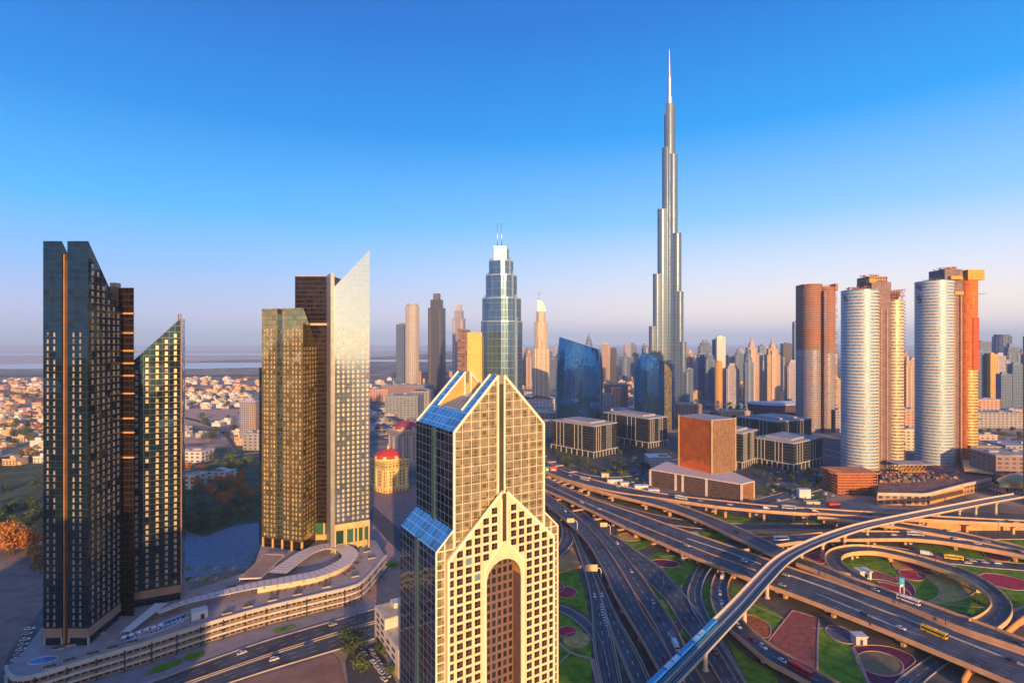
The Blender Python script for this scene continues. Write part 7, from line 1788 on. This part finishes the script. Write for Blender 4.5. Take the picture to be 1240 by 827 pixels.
# ------------------------------------------------------------------ trees
trunk_m = solid("bark", (0.13, 0.09, 0.06), .9, var=.3, scale=2)
LEAF = {'green': solid("leaf_green", (0.05, 0.085, 0.025), .8, var=.5, scale=.7, c2=(.085, .13, .035)), 'olive': solid("leaf_olive", (0.11, 0.10, 0.03), .8, var=.5, scale=.7, c2=(.16, .14, .04)), 'rust': solid("leaf_sunlit_orange", (0.30, 0.11, 0.02), .8, var=.45, scale=.7, c2=(.42, .17, .03)), 'dark': solid("leaf_dark", (0.03, 0.05, 0.03), .8, var=.5, scale=.7, c2=(.05, .075, .035))}  # rust leaves: orange sunlight put into the foliage colour
def tree_mesh(seed, h=8, w=5, n=420):
    r = random.Random(seed); tm = MB(); tm.tube([(0, 0, 0), (.1, 0, h * .3), (.25, .1, h * .55)], [.32, .24, .12], 6)
    blobs = []
    for i in range(9):
        a = r.uniform(0, 6.28); q = r.uniform(.1, .75) * w * .6; z = h * r.uniform(.45, .85); blobs.append((Vector((q * math.cos(a), q * math.sin(a), z)), r.uniform(.25, .46) * w))
        if i < 5: tm.tube([(.1, 0, h * .32), (q * .5 * math.cos(a), q * .5 * math.sin(a), h * .45), (q * math.cos(a), q * math.sin(a), z)], [.16, .11, .05], 5)
    cm = MB()
    for i in range(n):
        c, rad = r.choice(blobs); v = Vector((r.gauss(0, 1), r.gauss(0, 1), r.gauss(0, 1))).normalized(); p = c + v * rad * r.uniform(.55, 1.08); p.z = max(p.z, h * .26)
        nn = (v + Vector((r.uniform(-.7, .7), r.uniform(-.7, .7), r.uniform(-.3, .8)))).normalized(); t = nn.cross(Vector((r.uniform(-1, 1), r.uniform(-1, 1), .3))).normalized(); b = nn.cross(t); s = r.uniform(.35, .75)
        cm.face([p + t * s, p + b * s * .7, p - t * s, p - b * s * .7])
    return tm, cm
TREES = {}
def tree_proto(k, s):
    key = (k, s)
    if key not in TREES:
        t = thing("tree", "x", "tree", (0, 0, 0)); tm, cm = tree_mesh(s * 13 + 5, 8 + s, 6 + s); tm.build("trunk", trunk_m, t); cm.build("crown", LEAF[k], t); TREES[key] = [freeze(t), False]
    return TREES[key]
def tree(x, y, k, label, group, sc_=1.0, z=0.1):
    s = rnd.randint(0, 3); P = tree_proto(k, s)
    if not P[1]: P[1] = True; t = P[0]; t.location = (x, y, z); t.rotation_euler.z = rnd.uniform(0, 6.28); t.scale = (sc_,) * 3
    else: t = dup(P[0], (x, y, z), rnd.uniform(0, 6.28), scale=(sc_,) * 3)
    t['label'] = label; t['group'] = group
def grove(n, pts, mix, labels, group, s0=.8, s1=1.3):
    xs = [p[0] for p in pts]; ys = [p[1] for p in pts]
    def inside(x, y):
        c = False; j = len(pts) - 1
        for i in range(len(pts)):
            if (pts[i][1] > y) != (pts[j][1] > y) and x < (pts[j][0] - pts[i][0]) * (y - pts[i][1]) / (pts[j][1] - pts[i][1]) + pts[i][0]: c = not c
            j = i
        return c
    i = 0; tries = 0
    while i < n and tries < n * 40:
        tries += 1
        x, y = rnd.uniform(min(xs), max(xs)), rnd.uniform(min(ys), max(ys))
        if not inside(x, y): continue
        k = rnd.choice(mix); p = W(x, y, 0); tree(p.x, p.y, k, labels[k], group, rnd.uniform(s0, s1)); i += 1
PK = {'rust': "bushy tree tinted sunlit orange in the park between the dark and gold towers", 'olive': "olive-yellow tree in the park between the dark and gold towers", 'green': "green tree in the park between the dark and gold towers", 'dark': "dark green tree in the park between the dark and gold towers"}
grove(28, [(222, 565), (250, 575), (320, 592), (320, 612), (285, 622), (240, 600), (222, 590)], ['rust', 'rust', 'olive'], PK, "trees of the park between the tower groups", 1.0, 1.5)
grove(28, [(215, 600), (250, 602), (320, 612), (320, 630), (250, 645), (215, 655)], ['dark', 'green', 'dark'], PK, "trees of the park between the tower groups", .9, 1.4)
grove(16, [(255, 560), (318, 560), (318, 580), (270, 575)], ['dark', 'green'], PK, "trees of the park between the tower groups", 1.0, 1.5)
LE = {'rust': "tree tinted sunlit orange beyond the left edge of the leftmost dark tower", 'olive': "olive tree beyond the left edge of the leftmost dark tower", 'green': "green tree beyond the left edge of the leftmost dark tower", 'dark': "dark tree beyond the left edge of the leftmost dark tower"}
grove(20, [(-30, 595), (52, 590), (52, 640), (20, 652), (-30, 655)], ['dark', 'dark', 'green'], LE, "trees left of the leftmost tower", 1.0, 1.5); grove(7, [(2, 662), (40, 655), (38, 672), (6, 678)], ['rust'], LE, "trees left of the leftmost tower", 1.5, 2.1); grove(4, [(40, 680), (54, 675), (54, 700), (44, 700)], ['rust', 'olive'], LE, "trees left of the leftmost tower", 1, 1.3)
DV = {'rust': "tree tinted sunlit orange among the villas of the left district", 'olive': "olive tree among the villas of the left district", 'green': "green tree among the villas of the left district", 'dark': "dark tree among the villas of the left district"}
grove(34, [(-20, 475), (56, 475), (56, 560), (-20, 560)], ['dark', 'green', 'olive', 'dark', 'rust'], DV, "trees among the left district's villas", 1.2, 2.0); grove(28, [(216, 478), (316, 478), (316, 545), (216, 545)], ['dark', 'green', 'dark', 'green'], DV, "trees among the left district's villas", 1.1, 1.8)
CP = {'dark': "dark round tree along the car park left of the gabled tower", 'green': "green round tree along the car park left of the gabled tower"}
grove(5, [(414, 778), (436, 782), (440, 818), (428, 826), (418, 800)], ['green', 'dark'], CP, "trees by the car park", .9, 1.2); grove(4, [(454, 785), (462, 782), (476, 822), (470, 828)], ['green', 'dark'], CP, "trees by the car park", .5, .7)
OF = {'dark': "small dark tree round the office cubes", 'green': "small green tree round the office cubes"}
grove(36, [(664, 545), (700, 560), (760, 562), (790, 552), (820, 548), (815, 560), (760, 580), (700, 572), (664, 556)], ['dark', 'green'], OF, "trees round the office cubes", .6, 1.0); grove(24, [(898, 572), (960, 576), (1002, 566), (1010, 590), (960, 606), (915, 596)], ['dark', 'green', 'dark'], OF, "trees round the office cubes", .5, .9); grove(14, [(745, 540), (785, 546), (770, 556), (750, 552)], ['dark', 'green'], OF, "trees round the office cubes", .6, .9)
LK = {'dark': "dark tree in the lakeside park below the far towers", 'green': "green tree in the lakeside park below the far towers"}
grove(38, [(832, 486), (880, 490), (915, 498), (915, 508), (880, 510), (832, 502)], ['dark', 'green', 'dark'], LK, "trees of the lakeside park", .9, 1.5); grove(16, [(1178, 525), (1238, 520), (1238, 545), (1180, 540)], ['dark', 'green'], {'dark': "dark tree between the mall roofs at the right", 'green': "green tree between the mall roofs at the right"}, "trees between the right-hand mall roofs", .8, 1.3)

# ------------------------------------------------------------------ vehicles
tyre = solid("tyre", (0.02, 0.02, 0.02), .8); carglass = solid("car_glass", (0.03, 0.04, 0.05), .08, .3, var=.1)
CC = {'white': (0.75, 0.75, 0.75), 'silver': (0.45, 0.46, 0.48), 'black': (0.02, 0.02, 0.025), 'red': (0.5, 0.02, 0.02), 'blue': (0.04, 0.1, 0.3), 'grey': (0.2, 0.2, 0.22), 'yellow': (0.8, 0.5, 0.02), 'bronze': (0.25, 0.17, 0.1)}
def paint(c): return solid("car_paint_" + c, CC[c], .25, .1, var=.03, spec=.6)
def extr(prof, y0, y1, inset=0.0):
    m = MB(); A = [(x, y0 + inset * (z > 1.0), z) for x, z in prof]; B = [(x, y1 - inset * (z > 1.0), z) for x, z in prof]; m.face(A); m.face(B[::-1])
    for i in range(len(prof)): j = (i + 1) % len(prof); m.face([A[j], A[i], B[i], B[j]])
    return m
VPR = {}
def vehicle(kind, c):
    key = (kind, c)
    if key in VPR: return VPR[key]
    t = thing("parked_car" if kind == 'x' else {'car': "car", 'suv': "car", 'van': "van", 'bus': "bus", 'truck': "truck"}[kind], "x", {'car': "car", 'suv': "car", 'van': "van", 'bus': "bus", 'truck': "truck"}[kind])
    def wheels(xs, w, r):
        for x in xs:
            for s in (-1, 1):
                m = MB(); n = 10; a = [[(x + r * math.cos(q), s * w + o, r + r * math.sin(q)) for q in [2 * math.pi * i / n for i in range(n)]] for o in (-.11, .11)]; m.loft(a); m.build("wheel", tyre, t)
    if kind in ('car', 'suv'):
        h = 1.45 if kind == 'car' else 1.8; b = .92 if kind == 'car' else 1.08; L_ = 2.3
        extr([(-L_, .35), (L_, .35), (L_ + .05, .62), (L_ - .1, b - .12), (1.1, b), (-L_ + .1, b), (-L_ - .02, .7)], -.9, .9).build("body", paint(c), t)
        rf = [(1.0, b), (.35, h - .06), (-1.2 if kind == 'car' else -1.95, h - .06), (-1.85 if kind == 'car' else -2.2, b)][::-1]
        extr(rf, -.8, .8, .1).build("window", carglass, t)
        m = MB(); x0, x1 = (-1.15, .3) if kind == 'car' else (-1.9, .3); m.box(x0, x1, -.68, .68, h - .055, h); m.build("roof", paint(c), t)
        for s in (-1, 1):
            m = MB(); m.box(L_ - .02, L_ + .07, s * .65 - .18, s * .65 + .18, .58, .74); m.build("headlight", paint_white, t); m = MB(); m.box(-L_ - .06, -L_ + .02, s * .68 - .16, s * .68 + .16, .68, .84); m.build("tail_light", solid("tail_red", (.5, .02, .02), .3), t)
        wheels((-1.4, 1.4), .82, .33)
    elif kind == 'van':
        extr([(-2.7, .4), (2.6, .4), (2.7, .9), (2.0, 1.25), (1.3, 2.2), (-2.7, 2.2)], -1, 1, .08).build("body", paint(c), t)
        extr([(1.95, 1.3), (1.36, 2.05), (.6, 2.05), (.6, 1.3)], -1.02, 1.02, .06).build("window", carglass, t); wheels((-1.8, 1.7), .92, .36)
    elif kind == 'bus':
        extr([(-6, .4), (6, .4), (6, 3.0), (5.8, 3.2), (-5.9, 3.2), (-6, 3.0)], -1.3, 1.3, .05).build("body", paint(c), t)
        for s in (-1, 1):
            m = MB(); m.box(-5.6, 5.5, s * 1.27 - .06, s * 1.27 + .06, 1.5, 2.5); m.build("window", carglass, t)
        m = MB(); m.box(5.96, 6.05, -1.15, 1.15, 1.3, 2.8); m.build("windscreen", carglass, t); m = MB(); m.box(-3.5, 1.0, -.8, .8, 3.2, 3.5); m.build("roof_unit", paint(c), t); wheels((-3.6, 3.8), 1.2, .5)
    else:
        extr([(2.0, .5), (4.0, .5), (4.1, 1.5), (3.6, 2.6), (2.0, 2.6)], -1.1, 1.1).build("cab", paint(c), t); m = MB(); m.box(-4, 1.9, -1.2, 1.2, .7, 3.2); m.build("cargo_box", paint('white'), t); m = MB(); m.box(3.4, 4.12, -.95, .95, 1.55, 2.3); m.build("windscreen", carglass, t); wheels((-2.8, 2.9), 1.05, .45)
    VPR[key] = [freeze(t), False]; return VPR[key]
def put(kind, c, loc, rz, label, group=None):
    P = vehicle(kind, c)
    if not P[1]: P[1] = True; t = P[0]; t.location = loc; t.rotation_euler = (0, 0, rz)
    else: t = dup(P[0], loc, rz)
    t['label'] = label
    if group: t['group'] = group
    elif 'group' in t.keys(): del t['group']
    return t
def on(rname, px, py, kind, c, label, rev=False, group=None):
    A, B = ROADS[rname]; best = None
    for i in range(len(A) - 1):
        q = (A[i] + B[i]) / 2; 
        for _ in range(1):
            d = F / q.y; x, y = 620 + q.x * d, HY + (CZ - q.z) * d; dd = (x - px) ** 2 + (y - py) ** 2
            if best is None or dd < best[0]: best = (dd, i, q.z)
    i = best[1]; p = W(px, py, best[2]); t = (A[i + 1] + B[i + 1]) - (A[i] + B[i]); a = math.atan2(t.y, t.x) + (math.pi if rev else 0)
    # keep the vehicle between the parapets
    a0, b0 = A[i], B[i]; e = (b0 - a0); L_ = e.length; e.normalize(); f = (p - a0).dot(e) / L_; f2 = min(max(f, .16), .84); p = p + e * (f2 - f) * L_
    z = a0.lerp(b0, f2).z
    return put(kind, c, (p.x, p.y, z + .025), a, label, group)
on('upper', 690, 576, 'car', 'white', "white car nearest the start of the upper flyover"); on('upper', 708, 581, 'bus', 'white', "white coach on the upper flyover near its start"); on('upper', 748.5, 589.5, 'car', 'white', "white car on the upper flyover just before it forks")
on('upper', 825, 604, 'bus', 'white', "white bus on the upper flyover in front of the copper block's base"); on('upper', 848, 606.6, 'car', 'silver', "silver car right behind the bus before the copper block's base"); on('upper', 884, 611.5, 'car', 'white', "white car on the upper flyover by the copper block's right corner"); on('upper', 928, 616, 'van', 'white', "white van on the upper flyover right of the copper block")
on('upper', 955, 615.8, 'bus', 'silver', "silver bus on the upper flyover above the parked cars"); on('upper', 987, 619.5, 'van', 'silver', "silver van on the upper flyover below the scaffolded block"); on('upper', 1054, 622.5, 'car', 'black', "black car on the upper flyover below the scaffolded block"); on('upper', 1210, 633, 'car', 'white', "white car above the orange retaining wall"); on('upper', 1230, 633, 'suv', 'silver', "silver car above the orange retaining wall close to the right edge")
on('branch', 893, 645, 'car', 'black', "black car on the descending branch"); on('main', 704, 608.5, 'car', 'white', "white car on the near carriageway of the main flyover, farthest up"); on('main', 725, 616.5, 'car', 'white', "white car on the main flyover a little below the farthest one"); on('main', 832, 661, 'car', 'white', "white car on the near carriageway of the main flyover at its middle"); on('main', 901, 680, 'suv', 'white', "white car on the main flyover just left of the rail viaduct")
on('main', 680, 589, 'car', 'silver', "silver car on the far carriageway at the top of the main flyover"); on('main', 947, 709, 'car', 'silver', "silver car on the main flyover just right of the rail viaduct"); on('main', 1046, 744, 'car', 'black', "black car on the white chevrons of the main flyover"); on('main', 1091, 761, 'car', 'white', "white car on the near carriageway left of the yellow bus"); on('main', 1131, 768, 'bus', 'yellow', "yellow bus on the main flyover"); on('main', 952, 697, 'car', 'white', "white car half under the rail viaduct on the main flyover"); on('main', 1225, 800, 'car', 'black', "black car on the main flyover near the lower right corner")
on('frontage', 1100, 729, 'bus', 'white', "white bus on the frontage carriageway below the totem sign"); on('frontage', 1232, 779, 'car', 'black', "black car on the frontage carriageway at the right edge"); on('frontage', 1060, 715, 'car', 'silver', "silver car on the frontage carriageway near the loop entrance")
on('left_viaduct', 684, 619, 'car', 'white', "white car at the top of the pink-walled viaduct"); on('ground_c', 747, 658, 'car', 'white', "white car highest on the ground road right of the viaduct"); on('ground_c', 749, 667, 'car', 'grey', "grey car on the ground road just below the highest white one"); on('ground_c', 742, 665.5, 'car', 'red', "dark red car on the ground road beside the grey one"); on('left_viaduct_b', 764, 692, 'car', 'silver', "silver car on the curved viaduct below the fork"); on('left_viaduct_b', 790.5, 729.5, 'car', 'silver', "silver car midway down the curved viaduct"); on('left_viaduct_b', 798, 749, 'car', 'black', "black car on the curved viaduct just below the silver one"); on('left_viaduct_b', 818, 784, 'truck', 'white', "white box truck on the curved viaduct under the metro line"); on('left_viaduct', 806, 800, 'car', 'red', "red car at the foot of the pink-walled viaduct by the metro line")
on('ground_a', 720, 722, 'car', 'white', "white car on the left lane of the split ground road"); on('ground_b', 729, 721, 'car', 'white', "white car on the right lane of the split ground road"); on('ground_c', 812, 712, 'car', 'black', "dark car on the blue ground road beside the lawn strip"); on('ground_c', 866, 790, 'car', 'red', "red car partly below the rail viaduct on the ground road")
on('queue_ramp', 874.5, 700, 'van', 'white', "white van at the top of the curved queue ramp"); on('queue_ramp', 872, 719, 'suv', 'silver', "silver car second in the queue on the curved ramp"); on('queue_ramp', 874, 730, 'car', 'white', "white car third in the queue on the curved ramp"); on('queue_ramp', 880, 691, 'car', 'black', "black car at the shaded start of the queue ramp"); on('queue_ramp', 894, 759, 'suv', 'white', "white car just right of the rail viaduct on the queue ramp"); on('queue_ramp', 911, 775, 'car', 'red', "red car on the queue ramp between two white ones"); on('queue_ramp', 924, 784, 'suv', 'white', "white car on the queue ramp behind the red car"); on('queue_ramp', 948, 801, 'car', 'white', "white car close behind the red bus"); on('queue_ramp', 968.5, 813, 'bus', 'red', "red bus on the queue ramp at the bottom")
on('right_flyover', 946, 654, 'bus', 'white', "white bus on the lower flyover left of the rail viaduct"); on('right_flyover', 1082, 648, 'car', 'white', "white car on the lower flyover right of a metro pier"); on('right_flyover', 1108, 648, 'bus', 'silver', "silver bus on the lower flyover behind the oval loop"); on('right_flyover', 1158, 653.5, 'suv', 'white', "white car where the lower flyover meets the slip"); on('right_flyover', 1184, 659, 'car', 'white', "white car on the lower flyover right of the merge"); on('right_flyover', 1233, 667, 'car', 'black', "black car on the lower flyover at the right edge"); on('right_slip', 1151, 643.5, 'car', 'white', "white car on the slip flyover above the merge"); on('right_slip', 1195, 656, 'car', 'silver', "silver car on the slip flyover right of the merge")
on('ground_f', 1154.5, 677, 'bus', 'yellow', "yellow bus on the ground road behind the oval loop"); on('ground_f', 1136, 675.5, 'car', 'red', "red car just left of the yellow bus behind the loop"); on('ground_f', 1172, 682, 'car', 'white', "white car first right of the yellow bus behind the loop"); on('ground_f', 1178, 679.7, 'suv', 'silver', "silver car second right of the yellow bus behind the loop"); on('ground_f', 1193, 681.5, 'car', 'silver', "silver car midway right of the yellow bus behind the loop"); on('ground_f', 1208, 682.5, 'suv', 'white', "white car farthest right of the yellow bus behind the loop"); on('ground_f', 1118, 669.5, 'car', 'grey', "grey car left of the red one behind the loop"); on('ground_f', 1122, 672, 'truck', 'silver', "white box truck on the ground road left of the red car")
on('ground_e', 1142, 799, 'car', 'black', "black car under the main flyover near the amber wall"); on('boulevard_a', 293, 803 - 12, 'car', 'white', "white car on the far carriageway of the left boulevard"); on('boulevard_b', 332, 799, 'suv', 'white', "white car on the near carriageway of the left boulevard"); on('boulevard_b', 372, 779, 'car', 'blue', "dark blue car on the near carriageway of the left boulevard"); on('boulevard_a', 403, 757, 'car', 'silver', "silver car on the far carriageway below the terrace's bend")
on('park_road', 262, 558, 'car', 'white', "white car on the road behind the park"); on('ground_g', 985, 637.5, 'car', 'red', "red car on the ground road below the upper flyover's pier")
# parked cars
rows = [("silver car parked in the car park left of the gabled tower", [(452, 794), (454, 799), (457, 806), (459, 812), (462, 818), (450, 789)], 'silver', 2.3), ("white car parked in the car park left of the gabled tower", [(448, 792), (455, 802), (458, 809), (461, 815), (463, 823), (446, 788)], 'white', 2.3)]
for lab, pl, c, a in rows:
    for px, py in pl: px += (px - 455) * .6 + (3 if c == "silver" else -3); p = W(px, py, .28); put('car', c, (p.x, p.y, .28), a, lab, "cars in the car park by the gabled tower")
for k in range(90):
    if k < 60: px, py = rnd.uniform(925, 1012), rnd.uniform(566, 606)
    else: px, py = rnd.uniform(742, 790), rnd.uniform(556, 588)
    c = rnd.choice(['white', 'white', 'silver', 'grey', 'black', 'bronze']); p = W(px, py, .42)
    near = "open lot between the office blocks and the scaffolded block" if k < 60 else "lot left of the copper block"
    put(rnd.choice(['car', 'suv']), c, (p.x, p.y, .42), rnd.choice([.5, .5, 2.07]), c + " car parked in the " + near, "cars in the lots round the office blocks")
for i, (px, py) in enumerate([(36, 762), (33, 768), (30, 775), (28, 781), (26, 787), (23, 793), (20, 799), (18, 805)]):
    p = W(px, py, .42); put('car', ['white', 'silver'][i % 2], (p.x, p.y, .42), .4, ['white', 'silver'][i % 2] + " car parked along the road left of the leftmost tower", "cars along the left road")
def shed(px, py, w, h, c, label):
    p = W(px, py, .4); T = thing("site_cabin", label, "cabin", tuple(p)); mt = solid("cabin_" + c, {'white': (.6, .62, .62), 'red': (.5, .05, .05), 'cream': (.62, .5, .3)}[c], .6, var=.12)
    m = MB(); m.box(p.x - w / 2, p.x + w / 2, p.y, p.y + 6, .1, h); m.build("wall", mt, T); m = MB(); m.prism([(p.x - w / 2 - .3, p.y - .3), (p.x + w / 2 + .3, p.y - .3), (p.x + w / 2 + .3, p.y + 6.3), (p.x - w / 2 - .3, p.y + 6.3)], h, h + .3, True, True); m.build("roof", mt, T); m = MB(); m.box(p.x - .6, p.x + .6, p.y - .06, p.y + .1, .1, 2.2); m.build("door", dark_steel, T)
for px, py, w, h, c, l in ((733, 578, 9, 5, 'cream', "cream cabin at the left end of the cabins behind the upper flyover"), (745, 585, 18, 4, 'white', "long white cabin behind the upper flyover, beside the cream one"), (757, 588, 10, 3.6, 'white', "short white cabin behind the upper flyover"), (777, 593, 15, 5, 'white', "white two-tier cabin left of the copper block's base"), (792, 597, 12, 4, 'white', "white cabin touching the copper block's left corner"), (975, 603, 12, 9, 'white', "white stacked cabin in the lot left of the scaffolded block"), (1011, 614, 11, 4, 'red', "red cabin at the left foot of the scaffolded block"), (985, 611, 14, 3, 'cream', "low cream cabin left of the red one")): shed(px, py, w, h, c, l)
# lamp posts
lp_ = thing("street_lamp", "x", "street lamp", (0, 0, 0)); m = MB(); m.tube([(0, 0, 0), (0, 0, 12)], [.2, .11], 6); m.build("post", dark_steel, lp_)
for s in (-1, 1):
    m = MB(); m.tube([(0, 0, 11.8), (s * 1.2, 0, 12.3), (s * 2.2, 0, 12.3)], .08, 5); m.box(s * 2.2 - .5, s * 2.2 + .5, -.16, .16, 12.2, 12.38); m.build("lamp_head", dark_steel, lp_)
freeze(lp_); LPN = [0]
def lamp(px, py, z, label, rz=0.5):
    p = W(px, py, z); 
    if LPN[0] == 0: lp_.location = p; lp_.rotation_euler.z = rz; lp_['label'] = label; lp_['group'] = "street lamps of the interchange"
    else: dup(lp_, p, rz, label, "street lamps of the interchange")
    LPN[0] += 1
ml = [((953, 716.5), "against the metro viaduct"), ((1054, 757), "below the white chevrons"), ((1178, 806), "above the amber abutment wall"), ((870, 690), "above the queue ramp"), ((795, 655), "above the kiosk hut"), ((760, 640), "by the second pier")]
for (px, py), l in ml: lamp(px, py, lo, "dark double-armed lamp on the main flyover's near edge, " + l)
for (px, py), l in (((998, 697), "left of the loop entrance"), ((1089, 733), "below the totem sign"), ((1206, 776), "at the loop exit"), ((1145, 756), "above the yellow bus")): lamp(px, py, lo, "dark double-armed lamp on the main flyover's divider, " + l)
for (px, py), l in (((1054, 664), "at the top of the bend"), ((1133, 682), "behind the tan bed"), ((1193, 705), "by the long red bed"), ((1222, 735), "at the tight right-hand turn")): lamp(px, py, lo, "thin lamp on the oval loop " + l)
for (px, py, z), l in (((777, 600, 8), "thin lamp where the upper flyover forks"), ((907, 614, 10.5), "thin lamp on the upper flyover right of the copper block"), ((1146, 640, .3), "thin lamp before the orange retaining wall, left one"), ((1209, 648, .3), "thin lamp before the orange retaining wall, right one"), ((764, 705, .3), "thin lamp on the grass strip by the curved viaduct"), ((803, 720, .4), "thin lamp at the grass edge of the blue ground road"), ((831, 712, .3), "thin lamp beside the blue-walled slip bend"), ((839, 690, .3), "thin lamp at the top of the blue-walled slip bend"), ((1182, 748, .3), "thin lamp on the olive lawn inside the loop's right end"), ((355, 777, .5), "thin lamp on the median of the left boulevard, left one"), ((433, 752, .5), "thin lamp on the median of the left boulevard, right one"), ((1069, 660, .3), "thin lamp between the lower flyover and the loop"), ((770, 676, .4), "tall pale lamp on the bend of the blue ground road")): lamp(px, py, z, l)
# ------------------------------------------------------------------ haze
def haze():
    m = bpy.data.materials.new("haze"); m.use_nodes = True; N, L = nt(m); N.remove(N["Principled BSDF"])
    v = N.new("ShaderNodeVolumePrincipled"); v.inputs["Color"].default_value = (*HAZE_C, 1); v.inputs["Density"].default_value = HAZE_D; v.inputs["Anisotropy"].default_value = 0.0
    L.new(v.outputs[0], N["Material Output"].inputs["Volume"])
    b = MB(); b.box(-45000, 45000, -3500, 45000, -1, 860); b.build("haze", m, kind='stuff')
HAZE_C, HAZE_D = (0.54, 0.78, 1.0), 0.000065
haze()
